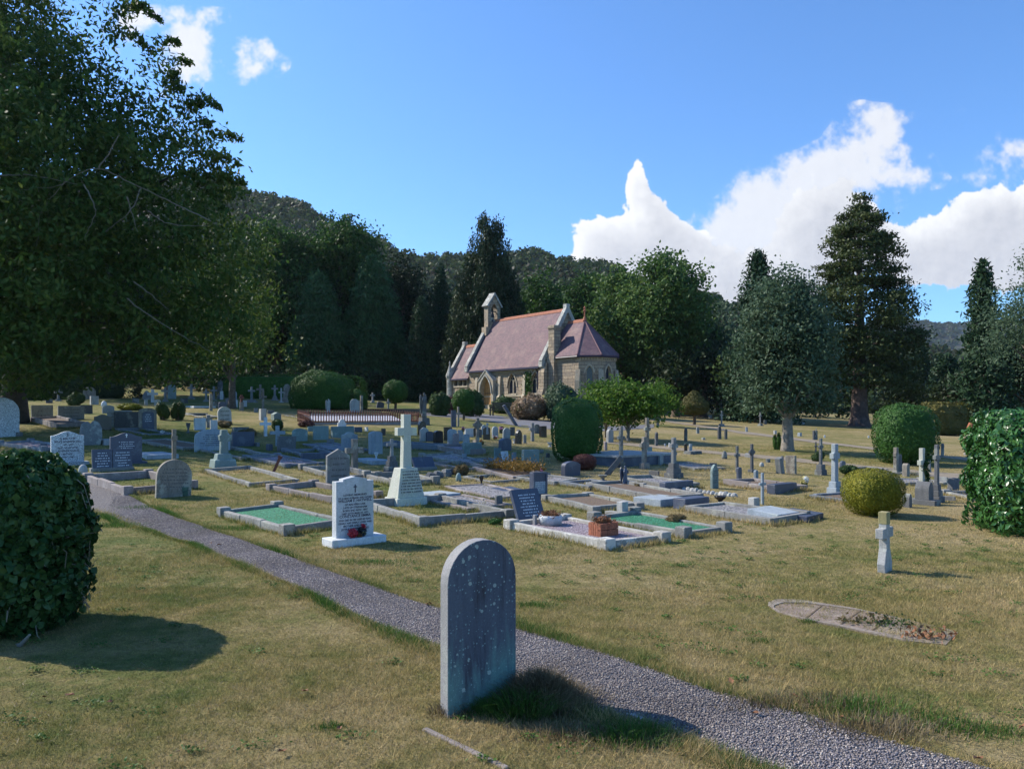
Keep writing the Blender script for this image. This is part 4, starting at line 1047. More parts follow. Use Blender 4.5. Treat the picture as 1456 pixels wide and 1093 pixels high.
def kerb_grave(a, b, wd, mat, label, fill=None, kh=.13, kt=.085, posts=0, name='grave_kerb', rounded=False, swap=False):
    """a, b: pixel ends of the side nearer the camera's left (south side, west end first); wd metres to the north"""
    A = G(*a); B = G(*b); d = (B-A); d.z = 0; ln = d.length; ang = math.atan2(d.y, d.x)
    root = empty(name, A, ang, label, 'grave kerb', GR['kerb']); kh *= .82; posts *= .85
    KSEG.append((A.copy(), d.normalized(), ln, wd)); C0 = A; dirx = d.normalized(); nrm = Vector((-dirx.y, dirx.x, 0))
    def zz(x, y):
        q = A+dirx*x+nrm*y; return float(zg(q.x, q.y))-A.z
    zc = [zz(0, 0), zz(ln, 0), zz(ln, wd), zz(0, wd)]
    def bar(p0, p1, z0, z1):
        mb = MB(); p0 = Vector(p0); p1 = Vector(p1); dd = (p1-p0); l = dd.length; t_ = dd/l; n_ = Vector((-t_.y, t_.x))
        ns = max(1, int(l/.65))
        for i in range(ns):
            f0, f1 = i/ns, (i+1)/ns-(.008/l if i < ns-1 else 0); j = random.uniform(-.014, .010); o_ = random.uniform(-.006, .006); j2 = j+random.uniform(-.008, .008)
            vs = []
            for f, dz in ((f0, j), (f1, j2)):
                p = p0+dd*f; z = z0+(z1-z0)*f
                for s in (-1, 1):
                    for q in (-.08, kh+dz): vs.append((p.x+n_.x*(s*kt/2+o_), p.y+n_.y*(s*kt/2+o_), z+q))
            mb.add(vs, [(0, 1, 3, 2), (4, 6, 7, 5), (0, 4, 5, 1), (2, 3, 7, 6), (1, 5, 7, 3), (0, 2, 6, 4)])
        return mb.build('kerb_stone', M[mat], root, bevel=.015 if rounded else .008)
    k = kt/2+.001
    bar((0, 0), (ln, 0), zc[0], zc[1]); bar((0, wd), (ln, wd), zc[3], zc[2])
    bar((ln-kt/2, k), (ln-kt/2, wd-k), zc[1], zc[2]); bar((kt/2, k), (kt/2, wd-k), zc[0], zc[3])
    if posts:
        for (x, y, z) in ((0, 0, zc[0]), (ln, 0, zc[1]), (ln, wd, zc[2]), (0, wd, zc[3])):
            mb = MB(); mb.box((x, y, z+posts/2-.04), (kt*1.9, kt*1.9, posts+.08)); mb.build('corner_block', M[mat], root, bevel=.012)
    if fill:
        mb = MB(); lift = kh*.55 if fill != 'slabtop' else kh
        e = kt/2+.001
        mb.add([(e, e, zc[0]+lift), (ln-kt-.001, e, zc[1]+lift), (ln-kt-.001, wd-e, zc[2]+lift), (e, wd-e, zc[3]+lift)], [(0, 1, 2, 3)])
        mb.add([(e, e, zc[0]-.05), (ln-kt-.001, e, zc[1]-.05), (ln-kt-.001, wd-e, zc[2]-.05), (e, wd-e, zc[3]-.05)], [(3, 2, 1, 0)])
        mb.build({'greenglass': 'green_chippings', 'whitegravel': 'gravel_bed', 'pinkgravel': 'gravel_bed', 'whitechips': 'white_chippings'}.get(fill, 'grave_cover'), M[fill], root)
    return root
def slab(px, py, L_, W_, mat, label, th=.07, rz=0, tilt=(0, 0), lift=.0, name='grave_slab', cat='grave slab', grp='slab'):
    p = G(px, py); mb = MB(); mb.box((0, 0, th/2-.02), (L_, W_, th+.04)); o = mb.build(name, M[mat], None, bevel=.01)
    o.location = p+Vector((0, 0, lift)); o.rotation_euler = (tilt[0], tilt[1], GRAVE-PI/2+rz); return tag(o, label, cat, GR[grp])
def block(px, py, hp, wp, mat, label, name='stone_block', cat='stone block', rz=0, dome=False, t=None):
    p, h, w = size_at(px, py, hp, wp, .2)
    t = t or w
    w = wp*p.y/F/1.35 if t == w else w
    mb = MB()
    if dome: mb.lathe([(w*.5, -.04), (w*.52, h*.35), (w*.42, h*.75), (w*.2, h*.97), (.01, h)], 12, sq=.9)
    else: mb.box((0, 0, h/2-.03), (w, t if t != w else w, h+.06), taper=.95)
    o = mb.build(name, M[mat], None, bevel=.01 if not dome else 0, smooth=dome); o.location = p; o.rotation_euler = (0, 0, GRAVE+rz)
    return tag(o, label, cat, GR['misc'])

# --- foreground stone seen from behind
p = G(656, 1008); fg = empty('headstone', (G(681, 1004)), GRAVE-R(3), 'tall round topped slate headstone with green lichen beside the gravel path in the foreground', 'headstone', GR['stone'])
def front_stone_mat():
    m, nt, b, out = new_mat('lichened_blue_slate')
    tc = N(nt, 'ShaderNodeTexCoord'); V = tc.outputs['Object']; sep = N(nt, 'ShaderNodeSeparateXYZ'); nt.links.new(V, sep.inputs[0])
    mp = N(nt, 'ShaderNodeMapping'); mp.inputs['Scale'].default_value = (1, 1, .16); nt.links.new(V, mp.inputs[0])
    st = noise(nt, 11, 6, .68, mp.outputs[0], .4); fin = noise(nt, 90, 4, .7, V); big = noise(nt, 4, 4, .6, V)
    c = ramp(nt, st.outputs[0], [(.32, (.034, .031, .040)), (.44, (.068, .080, .108)), (.7, (.10, .12, .152))]).outputs[0]
    # green algae climbing from the foot
    f = math_(nt, 'MULTIPLY_ADD', sep.outputs[2], -1.9, 1.45)
    f = math_(nt, 'ADD', f, math_(nt, 'MULTIPLY_ADD', st.outputs[0], 2.6, -1.6))
    fr = ramp(nt, f, [(.35, (0, 0, 0)), (.9, (.85, .85, .85))])
    c = mixc(nt, fr.outputs[0], c, (.12, .235, .215))
    # small lichen spots
    for sc, thr, col in ((24, .155, (.42, .50, .44)), (55, .17, (.26, .38, .37)), (9, .06, (.42, .5, .42))):
        vo = N(nt, 'ShaderNodeTexVoronoi'); vo.inputs['Scale'].default_value = sc; vo.inputs['Randomness'].default_value = 1
        mv = N(nt, 'ShaderNodeVectorMath', operation='ADD'); mv.inputs[1].default_value = (sc, 3, 1); nt.links.new(V, mv.inputs[0]); nt.links.new(mv.outputs[0], vo.inputs['Vector'])
        s2 = N(nt, 'ShaderNodeSeparateColor'); nt.links.new(vo.outputs['Color'], s2.inputs[0])
        size = math_(nt, 'MULTIPLY', s2.outputs[0], thr*2)
        msk = math_(nt, 'LESS_THAN', math_(nt, 'ADD', vo.outputs['Distance'], math_(nt, 'MULTIPLY_ADD', fin.outputs[0], .1, -.05)), size)
        msk = math_(nt, 'MULTIPLY', msk, math_(nt, 'GREATER_THAN', s2.outputs[1], .58))
        msk = math_(nt, 'MULTIPLY', msk, math_(nt, 'GREATER_THAN', big.outputs[0], .44))
        c = mixc(nt, math_(nt, 'MULTIPLY', msk, .6), c, col)
    c = mixc(nt, 1.0, c, ramp(nt, fin.outputs[0], [(.3, (.8, .8, .8)), (.7, (1.15, 1.15, 1.15))]).outputs[0], 'MULTIPLY')
    nt.links.new(c, b.inputs['Base Color']); b.inputs['Roughness'].default_value = .8
    bump(nt, b, fin.outputs[0], .25, .004)
    return m
M['front'] = front_stone_mat()
M['paleedge'] = stone_mat('pale_edge', (.26, .25, .245), amt=.3, fine=120)
mb = MB(); mb.prism(profile('R', .448, .995), -.042, .042); sb = mb.build('slab', M['front'], fg, bevel=.005)
sb.data.materials.append(M['paleedge'])
for pl in sb.data.polygons:
    if abs(pl.normal.y) < .5: pl.material_index = 1  # edge faces get a paler colour than the front and back
sb.location = (0, 0, -.06)

# --- white marble stone with lead lettering
p = G(503, 772); k = p.y/F; ws = empty('headstone', p, GRAVE, 'white marble headstone with black lettering and red flowers at its foot', 'headstone', GR['stone'])
w = .50; h = 85*k
mb = MB(); mb.box((0, -.02, .02), (.72, .30, .14)); mb.build('plinth', M['w'], ws, bevel=.008)
pr = [(-w/2, 0), (w/2, 0), (w/2, h-.055), (w/2-.09, h-.055), (w/2-.09, h-.03), (.0, h), (-w/2+.09, h-.03), (-w/2+.09, h-.055), (-w/2, h-.055)]
mb = MB(); mb.prism(pr, -.06, .06); s = mb.build('slab', M['w'], ws, bevel=.004); s.location = (0, .02, .088)
mb = MB(); mb.box((0, -.062, h-.145), (.012, .004, .10)); mb.box((0, -.062, h-.125), (.045, .0038, .012)); mb.build('inset_cross', M['ink'], s)
txt = [('LOVING MEMORIES', .036, 1.), ('OF A DEAR HUSBAND AND FATHER', .032, .86), ('WILLIAM E. HAYWELL', .046, 1.), ('OF MALVERN LINK', .033, 1), ('LATE OF STRENSHAM', .033, 1), ('BORN 2ND NOV. 1897', .033, 1), ('DIED 27TH MARCH 1971', .033, 1), ('CONSTANCE EMMA', .046, 1.), ('WHO DIED IN 1981 AGED 84 YEARS', .031, .86), ('DEARLY AND DEEPLY LOVED WIFE', .032, .88), ('MOTHER AND GRAN', .033, 1), ('JOYFUL REMEMBRANCES', .033, 1), ('RESTING', .030, 1)]
z = h-.235
for body, sz, xs in txt:
    text_mesh('lettering', body, sz, M['ink'], s, (0, -.0605, z), (PI/2, 0, 0), .001, xs=xs, bold=.0009); z -= .0365 if sz < .04 else .042
fl = empty('flower_arrangement', p+Matrix.Rotation(GRAVE, 3, 'Z') @ Vector((.02, -.12, .09)), GRAVE, 'red flower posy and small wreath resting on the white headstone plinth', 'flowers', GR['misc'])
def petals(parent, c, r, n, mat, leaf=(.03, .02), name='petals'):
    d = rand_dirs(n); P = d*r*RNG.uniform(.6, 1, (n, 1))+np.array(c); V, Q = leaf_quads(P, leaf[0], leaf[1], d, .4, 0); return mesh_np(name, V, Q, mat, parent)
petals(fl, (-.09, 0, .055), .062, 260, M['red']); petals(fl, (.04, .02, .06), .06, 200, M['black']); petals(fl, (.055, 0, .04), .02, 30, M['yellow']); petals(fl, (.06, .02, .125), .028, 60, M['red']); petals(fl, (-.01, -.02, .02), .03, 60, M['deadleaf'])

# --- cream cross on tapering pedestal
p = G(577, 716); k = p.y/F; cc = empty('cross_headstone', p, GRAVE, 'large cream stone cross on a tall tapering inscribed pedestal', 'grave cross', GR['cross'])
h = 127*k; ph = 52*k
mb = MB(); mb.box((0, 0, .03), (.60, .46, .18), taper=.95); mb.build('base_step', M['c'], cc, bevel=.01)
mb = MB(); mb.box((0, 0, .118+ph*.40), (.52, .38, ph*.80), taper=.62); pd = mb.build('pedestal', M['c'], cc, bevel=.01)
mb = MB()
for i in range(8):
    t_ = i/7; zz_ = ph*.82-t_*ph*.55; hw = .15+.055*t_
    x = -hw+random.uniform(0, .03)
    while x < hw:
        l = random.uniform(.012, .035); mb.box((x+l/2, -.122-.0625*(.13+t_*.62)*1.0-.012, zz_+.05), (l*.8, .006, .018), rx=R(-8)); x += l+random.choice((.006, .006, .022))
mb.build('inscription', M['inkgrey'], cc)
mb = MB(); cross_mesh(mb, h, .37, .135, .115+ph*.79, .115, splay=.25); mb.build('cross', M['c'], cc, bevel=.006)

# --- headstone table: kind, px, base y, height px, width px, stone, label, options
HS = [
 ('R', 2, 621, 56, 38, 'q', 'large pale speckled granite headstone with round top at the far left edge', dict(t=.14)),
 ('O', 96, 661, 48, 36, 'q', 'white speckled headstone with black lettering behind the ivy bush', dict(plinth=.08, rows=0)),
 ('O', 179, 659, 44, 36, 'n', 'tall navy slate headstone with a white cross at its head', dict(plinth=.05)),
 ('R', 246, 706, 53, 42, 's', 'brown weathered headstone with dark streaks beside a green bucket', dict(rows=6)),
 ('S', 60, 594, 18, 23, 's', 'wide brown grey headstone, left one of the low pair under the dark tree', {}),
 ('S', 101, 596, 19, 28, 'g', 'wide grey headstone, right one of the low pair under the dark tree', dict(rows=3)),
 ('S', 123, 588, 12, 14, 'd', 'small dark headstone peeping out right of the wide grey pair', {}),
 ('O', 146, 611, 22, 20, 'k', 'black ogee headstone behind the boulder shaped stone', {}),
 ('V', 129, 632, 34, 30, 'g', 'boulder shaped grey headstone split by a dark streak down its face', dict(t=.28)),
 ('R', 127, 567, 17, 14, 's', 'beige round topped headstone in the shade of the big tree', {}),
 ('S', 134, 575, 12, 14, 'l', 'squat pale square stone in front of the beige round topped one', dict(t=.4)),
 ('G', 154, 566, 15, 11, 'g', 'pointed grey headstone with carving under the drooping branches', {}),
 ('G', 167, 566, 10, 9, 'g', 'small bluish pointed headstone right of the carved pointed one', {}),
 ('r', 154, 587, 11, 14, 'b', 'small rounded blue grey marker beyond the black ogee stone', {}),
 ('S', 182, 607, 22, 31, 'd', 'broad dark stone panel behind the two white tablets', dict(t=.14)),
 ('r', 210, 611, 31, 22, 's', 'olive edged headstone carrying a navy plaque', dict(t=.16)),
 ('G', 209, 568, 13, 10, 'g', 'pointed headstone partly hidden by the white cross at the back', {}),
 ('S', 207.7, 576, 8, 5, 'l', 'tiny pale upright stone before the white cross at the back', {}),
 ('R', 244.5, 567, 20.5, 10, 't', 'tall narrow green grey headstone with round top at the back left', {}),
 ('S', 284, 611, 17, 15, 'w', 'white square headstone with a dark edge left of the cross stump', dict(t=.12)),
 ('S', 304, 610, 13, 10, 'w', 'small white stone tucked between cross stump and round topped stone', {}),
 ('r', 302, 641, 31, 42, 'b', 'wide light blue headstone with dark lettering behind the broken cross', dict(rows=6, ink='ink', t=.10)),
 ('R', 331.6, 569, 14, 9, 'b', 'bluish round topped headstone behind a white square one', {}),
 ('S', 333.5, 578.5, 10, 8, 'w', 'small white square headstone in front of the bluish round one', {}),
 ('S', 348, 578, 9, 6, 'w', 'small white upright stone right of the rust topped cross', {}),
 ('S', 315, 568, 12, 4.5, 'w', 'slim white stone at the foot of the tall carved monument', {}),
 ('H', 408, 572, 26, 10, 's', 'tall ornate brown headstone with arched head on a wide base', dict(plinth=.35, t=.2)),
 ('r', 316.5, 583, 12, 10, 'n', 'navy stone behind the grey round topped headstone', {}),
 ('R', 319.5, 603, 25, 17, 'l', 'pale round topped headstone with dark seams and bushes at its base', dict(rows=3)),
 ('P', 392.5, 597, 11, 16, 't', 'green stained coped stone above a bush', dict(t=.4)),
 ('S', 345, 634, 20, 30, 'n', 'wide dark streaked headstone between the light blue stone and white crosses', dict(t=.2)),
 ('S', 342, 616, 9, 22, 'd', 'low brown headstone just behind the wide dark streaked one', dict(t=.2)),
 ('S', 407, 641, 21, 24, 'd', 'grey square headstone leaning slightly, right of the white crosses', dict(lean=R(2), t=.12)),
 ('r', 426, 627, 18, 20, 't', 'pale lichened headstone left of the teal one', {}),
 ('S', 456, 625, 20, 20, 't', 'teal square headstone just below the left end of the picket fence', {}),
 ('S', 487, 622, 16, 30, 't', 'wide teal headstone behind the white topped ones', dict(t=.14)),
 ('H', 486, 607, 11, 12, 'w', 'small pale stone directly in front of the picket fence', {}),
 ('O', 497, 641, 27, 22, 'b', 'light blue headstone with a curved moulded top behind the rough grey cross', dict(t=.12)),
 ('r', 534, 645, 32, 20, 'b', 'blue grey barrel shaped headstone behind the white urn', dict(t=.18)),
 ('P', 480, 690, 52, 31, 'g', 'tall grey headstone with a low pointed top just behind the white marble one', dict(t=.08, rows=4)),
 ('R', 504, 587, 20, 12, 'l', 'pale round topped headstone behind the picket fence', {}),
 ('S', 511, 585, 16, 6, 'l', 'narrow pale stone touching the round topped one behind the picket fence', {}),
 ('R', 600, 618.5, 20, 12, 'k', 'round topped black headstone left of the pale angular stone', dict(t=.15)),
 ('P', 603, 627, 20, 13, 'l', 'pale angular headstone shading a dark blue one', {}),
 ('r', 611, 627, 14, 11, 'n', 'small dark blue headstone in front of the pale angular one', {}),
 ('r', 623, 630, 18, 14, 'k', 'shiny black headstone above the long blue kerb end', dict(t=.14)),
 ('S', 637, 626, 19, 12, 'k', 'black square headstone left of the light blue angular one', dict(t=.12)),
 ('r', 643, 631, 21, 14, 'b', 'light blue headstone at the front of the close packed row', {}),
 ('r', 648, 633, 17, 10, 'p', 'pinkish grey headstone at the front of the close packed row', {}),
 ('S', 655, 627, 16, 9, 'b', 'blue headstone behind the pinkish grey one', {}),
 ('r', 663, 632, 15, 10, 'b', 'light blue headstone with pink flowers on its shoulder', {}),
 ('S', 667, 621, 12, 13, 'w', 'white slab like headstone left of the ornate celtic cross', {}),
 ('r', 692, 625, 18, 11, 'k', 'black headstone bearing a pale figure', {}),
 ('R', 688, 618, 14, 9, 'b', 'pale round topped headstone right behind the ornate celtic cross', {}),
 ('R', 704, 622, 16, 10, 'b', 'pale round topped headstone with red flowers before it', {}),
 ('S', 713, 616, 10, 7, 'k', 'small black square headstone right of the red flowers', {}),
 ('r', 718, 640, 17, 19, 'n', 'low dark streaked headstone in front of a domed light blue one', dict(t=.2)),
 ('R', 720, 623, 15, 12, 'b', 'domed light blue headstone behind the low dark streaked one', {}),
 ('G', 737, 631, 20, 10, 'k', 'black headstone with pointed arch top beside a white bottle', dict(t=.12)),
 ('S', 728, 619, 12, 9, 'd', 'dim dark headstone between the domed light blue and pointed black ones', {}),
 ('S', 671, 647, 18, 28, 't', 'wide teal headstone in front of the ornate celtic cross', dict(t=.14)),
 ('S', 707.5, 655, 18, 12, 't', 'narrow teal headstone left of the leaning white tablet', {}),
 ('S', 720, 661, 20, 12, 'w', 'white tablet leaning back among pink flowers', dict(tilt=R(-14))),
 ('S', 731, 657, 14, 8, 'b', 'blue grey stone standing behind the pink flowers', {}),
 ('S', 754, 666, 27, 26, 't', 'large teal headstone behind the yellow flowers', dict(t=.1)),
 ('S', 645, 607, 24, 8, 'n', 'tall navy slate slab beside the thin wooden cross', {}),
 ('S', 772, 621.5, 16, 11, 'k', 'black square headstone with a white edge left of the clipped green bush', dict(t=.14)),
 ('r', 763, 616, 13, 9, 'd', 'dark round headstone behind the grey cross near the clipped bush', {}),
 ('r', 811.5, 676.5, 21, 29, 'n', 'blue black streaked headstone before the purple bush', dict(t=.14)),
 ('R', 867, 629, 19, 11, 'l', 'round topped pale headstone right of the clipped green bush', dict(t=.12)),
 ('G', 933, 634, 20, 6, 'd', 'narrow pointed grey headstone right of the tall stone cross', {}),
 ('G', 975, 627, 19, 7, 'd', 'narrow dark pointed headstone standing alone on the green turf', dict(rz=R(12))),
 ('R', 992, 616, 9, 6, 'g', 'small grey headstone below the bronzed topiary trunk', {}),
 ('S', 975, 642, 11, 6, 'k', 'small black stone left of the pale tablet on the far lawn', {}),
 ('S', 982, 642, 11, 6, 'b', 'pale tablet right of the small black stone on the far lawn', {}),
 ('G', 1016, 694, 34, 15, 't', 'pointed teal headstone with faint lettering beside the rocky kerb', dict(rows=6)),
 ('G', 1023, 624, 19, 7, 'd', 'pointed dark headstone, taller of the pair on the green turf', {}),
 ('S', 1032, 624, 14, 5.5, 'd', 'square dark headstone, shorter of the pair on the green turf', {}),
 ('S', 1061.5, 614, 7, 4.5, 'b', 'tiny blue grey marker on the upper lawn', {}),
 ('r', 1043.6, 596, 9, 6, 'l', 'little pale headstone near the top of the lawn', {}),
 ('r', 1051, 681, 17, 10, 'n', 'navy round topped headstone in front of the left dark cross', {}),
 ('R', 1075, 683, 15, 9, 'b', 'blue round topped headstone in front of the dark celtic cross', {}),
 ('S', 1110, 673, 23, 12, 'g', 'grey slab headstone leaning to the left beside the square pillar stone', dict(lean=R(-14), t=.14)),
 ('S', 1125, 673, 25.5, 13, 's', 'square brown pillar headstone near the pale tree trunk', dict(t=.25)),
 ('S', 1112, 660, 12, 5, 'd', 'slim dark stone behind the leaning grey slab', {}),
 ('S', 1159, 625, 13, 10, 'd', 'dark square headstone with pale scroll right of the tree trunk', {}),
 ('r', 1198, 667, 12, 12, 'n', 'low dark headstone behind the pale tall celtic cross', {}),
 ('G', 1247, 649, 12, 5, 'd', 'small pointed headstone left of the large clipped bush', {}),
 ('R', 1288, 677, 18.5, 11, 's', 'round topped brown headstone left of the ivy clad cross', dict(t=.12)),
 ('S', 1278, 672, 26, 14, 'd', 'dark upright slab behind the narrow cross by the large clipped bush', {}),
 ('G', 1290, 721, 20, 13, 'd', 'small pointed dark headstone right of the golden bush', dict(t=.12)),
 ('G', 1314, 717, 33, 24, 'd', 'gabled brown memorial at the foot of the ivy clad cross', dict(t=.24, plinth=.09)),
 ('S', 1322, 672, 18, 6, 'g', 'tilted narrow slab between the two crosses near the laurel hedge', dict(lean=R(-10))),
 ('G', 1340, 649, 19, 6, 'd', 'lone pointed headstone far back beside the laurel hedge', {}),
 ('R', 1355, 698, 19, 13, 'd', 'dark headstone leaning right in front of the laurel hedge', dict(lean=R(9), t=.2)),
 ('S', 1384, 691, 26, 6, 'w', 'white upright stone half hidden by the laurel hedge', {}),
 ('S', 1366, 686, 9, 10, 'd', 'short dark stone, left of the low pair before the laurel hedge', {}),
 ('S', 1376, 685, 9, 9, 's', 'short brown stone, right of the low pair before the laurel hedge', {}),
 ('r', 939, 661, 14, 9, 'l', 'small pale stone left of the stepped dark plinth cross', dict(t=.1)),
 ('S', 923, 655, 20, 10, 't', 'green grey stone behind the tall celtic cross', {}),
 ('r', 893, 651, 10, 10, 'd', 'little dark stone between the two tall crosses', {}),
 ('S', 765, 708, 37, 26, 'n', 'framed dark headstone with a white lettered panel above the leaning book', dict(t=.10, plinth=.04)),
 ('V', 307, 579, 9, 9, 's', 'rough brown rock beside the navy stone', dict(t=.2)),
 ('r', 540, 580, 9, 10, 'n', 'small navy stone set aslant on the bank behind the fence', dict(lean=R(12))),
 ('S', 1088, 603, 6, 6, 'd', 'tiny dark stone at the foot of the far right cross', {}),
 ('r', 861, 640, 12, 6, 'p', 'small pinkish stone at the right edge of the clipped bush', {}),

 ('R', 99, 570, 8, 5, 'l', 'tiny pale stone left of the low shrub under the beech', {}),
 ('S', 193, 573, 7, 8, 'd', 'small dim square stone between pointed stones and the bright white cross', {}),
 ('r', 224, 577, 9, 8, 'l', 'pale low stone right below the bright white cross', {}),
 ('S', 262, 573, 7, 9, 'd', 'low dark stone left of the stepped cross before the hedge', {}),
 ('S', 364, 586, 6, 6, 'g', 'tiny square stone left of the white pedestal', {}),
 ('S', 385, 588, 5, 9, 'd', 'low dark block right of the white pedestal', {}),
 ('r', 324, 575, 9, 6, 'p', 'pinkish small stone between the carved monument and the bluish round one', {}),
 ('S', 521, 613, 6, 6, 'w', 'small white box stone below the middle of the picket fence', dict(t=.2)),
 ('S', 508, 614, 7, 14, 'n', 'low navy stone just below the picket fence', dict(t=.2)),
 ('S', 545, 619, 10, 7, 'k', 'little black stone left of the cream cross arm', {}),
 ('r', 587, 616, 8, 11, 'd', 'low dark mound like stone right of the cream cross arm', dict(t=.3)),
 ('r', 578, 642, 16, 8, 'b', 'blue stone partly hidden behind the cream cross shaft', {}),
 ('S', 470, 632, 8, 12, 'g', 'low grey stone under the teal square headstone', dict(t=.25)),
 ('S', 441, 613, 7, 8, 't', 'small teal stone below the dark red plant', {}),
 ('r', 383, 640, 9, 12, 'n', 'low navy stone between the two white crosses', dict(t=.25)),
 ('S', 365, 634, 5, 12, 'g', 'low grey block at the right of the wide dark streaked headstone', dict(t=.3)),
 ('r', 676, 620, 12, 8, 'k', 'small black stone directly left of the ornate celtic cross', {}),
 ('r', 682, 622, 12, 7, 'd', 'round dark stone directly right of the ornate celtic cross', {}),
 ('S', 746, 630, 12, 6, 'g', 'slim grey stone right of the black pointed headstone', {}),
 ('S', 660, 654, 9, 8, 'b', 'small bluish stone below the wide teal headstone', {}),
 ('r', 690, 668, 8, 10, 't', 'low teal stone between the wide teal and leaning white ones', dict(t=.2)),
 ('S', 770, 644, 5, 7, 'd', 'tiny dark stone left of the clipped green bush', {}),
 ('r', 779, 650, 6, 7, 'd', 'second tiny dark stone nearer the clipped green bush', {}),
 ('r', 857, 653, 10, 9, 'b', 'blue stone at the right foot of the clipped green bush', {}),
 ('S', 897, 648, 7, 9, 'd', 'low dark stone behind the wide low tomb', dict(t=.3)),
 ('S', 930, 676, 7, 12, 'd', 'low dark block left of the dark stepped plinth', dict(t=.3)),
 ('r', 1014, 664, 6, 9, 'd', 'small crouching dark stone above the pointed teal headstone', dict(t=.2)),
 ('r', 1065, 650, 6, 12, 'g', 'low grey stone left of the dark celtic cross head', dict(t=.2)),
 ('S', 1092, 657, 5, 9, 'd', 'tiny dark stone up from the pale loose stone', {}),
 ('r', 1254, 671, 6, 8, 'g', 'little grey stone left of the narrow brown cross', {}),
 ('S', 1272, 690, 7, 10, 'd', 'low dark stone above the small pointed dark headstone', dict(t=.2)),
 ('S', 1340, 690, 12, 9, 'g', 'short grey stone right of the tall stepped cross', dict(t=.2)),
 ('r', 1350, 712, 7, 10, 'd', 'low dark stone on the small kerb before the laurel', dict(t=.2)),
 ('S', 27, 620, 6, 12, 'd', 'low dim stone right of the pale speckled giant at the edge', dict(t=.2)),
 ('S', 70, 573, 6, 8, 'd', 'dim low stone left of the cross deep in tree shade', {}),
]
hs = {}
for k_, px, py, hp, wp, m_, lab, kw in HS:
    if hp: hs[(px, py)] = stone(k_, px, py, hp, wp, m_, lab, **kw)
def face_of(root):
    for c in root.children:
        if c.name.startswith('slab'): return c
    return root
# lettering on the two front left stones
r = hs[(96, 661)]; s = face_of(r); hh = max(v.co.z for v in s.data.vertices); ft = min(v.co.y for v in s.data.vertices)
mb = MB(); mb.box((0, ft-.001, hh*.88), (.014, .004, .10)); mb.box((0, ft-.001, hh*.90), (.055, .0038, .014)); mb.build('inset_cross', M['ink'], s)
z = hh*.74
for body, sz in (('IN MEMORY OF', .05), ('BRUCE BENTHAM HILL', .058), ('1897 - 1957', .05), ('AND OF HIS WIFE', .055), ('CATHERINE RACHEL', .058), ('BLETHOE', .05), ('1899 - 1986', .05)):
    text_mesh('lettering', body, sz, M['ink'], s, (0, ft-.0005, z), (PI/2, 0, 0), .001, bold=.0016, xs=.92); z -= .072
r = hs[(179, 659)]; s = face_of(r); hh = max(v.co.z for v in s.data.vertices); ft = min(v.co.y for v in s.data.vertices)
mb = MB(); mb.box((0, ft-.001, hh*.90), (.02, .004, .09)); mb.box((0, ft-.001, hh*.925), (.05, .0038, .018)); mb.build('inset_cross', M['white'], s)
lines(s, .40, hh*.40, hh*.68, ft-.001, 5, M['inkpale'])
r = hs[(765, 708)]; s = face_of(r); hh = max(v.co.z for v in s.data.vertices); ft = min(v.co.y for v in s.data.vertices); wd = max(v.co.x for v in s.data.vertices)
mb = MB(); mb.box((0, ft-.001, hh*.36), (wd*1.55, .004, hh*.50)); pn = mb.build('lettered_panel', M['b'], s)
lines(s, wd*1.4, hh*.28, hh*.60, ft-.004, 5, M['inkpale'])
mb = MB()
for sx in (-1, 1): mb.box((sx*(wd-.02), ft-.008, hh*.5), (.035, .016, hh*.97))
mb.box((0, ft-.008, hh*.97), (wd*1.85, .0155, .035)); mb.build('frame', M['n'], s)
r = hs[(210, 611)]; me_ = r.data if r.type == 'MESH' else None
# turn the olive stone into stone + plaque
def add_part(o, mb, name, mat): return mb.build(name, mat, o)
hh = max(v.co.z for v in r.data.vertices); ft = min(v.co.y for v in r.data.vertices); wd = max(v.co.x for v in r.data.vertices)
mb = MB(); mb.prism([(x, z_+.0) for x, z_ in profile('r', wd*1.35, hh*.85)], ft-.02, ft-.001); pq = add_part(r, mb, 'plaque', M['n']); lines(pq, wd*1.0, hh*.4, hh*.7, ft-.022, 4, M['inkpale'])
r = hs[(692, 625)]; ft = min(v.co.y for v in r.data.vertices); mb = MB(); mb.box((0, ft-.003, .35), (.12, .01, .30), taper=.5); mb.box((0, ft-.003, .56), (.10, .01, .10)); add_part(r, mb, 'carved_figure', M['b'])
r = hs[(1159, 625)]; ft = min(v.co.y for v in r.data.vertices); mb = MB(); mb.tube([(-.05, ft-.01, .15), (.08, ft-.01, .25), (-.05, ft-.01, .38), (.06, ft-.01, .5)], .02, 5); add_part(r, mb, 'scroll', M['l'])

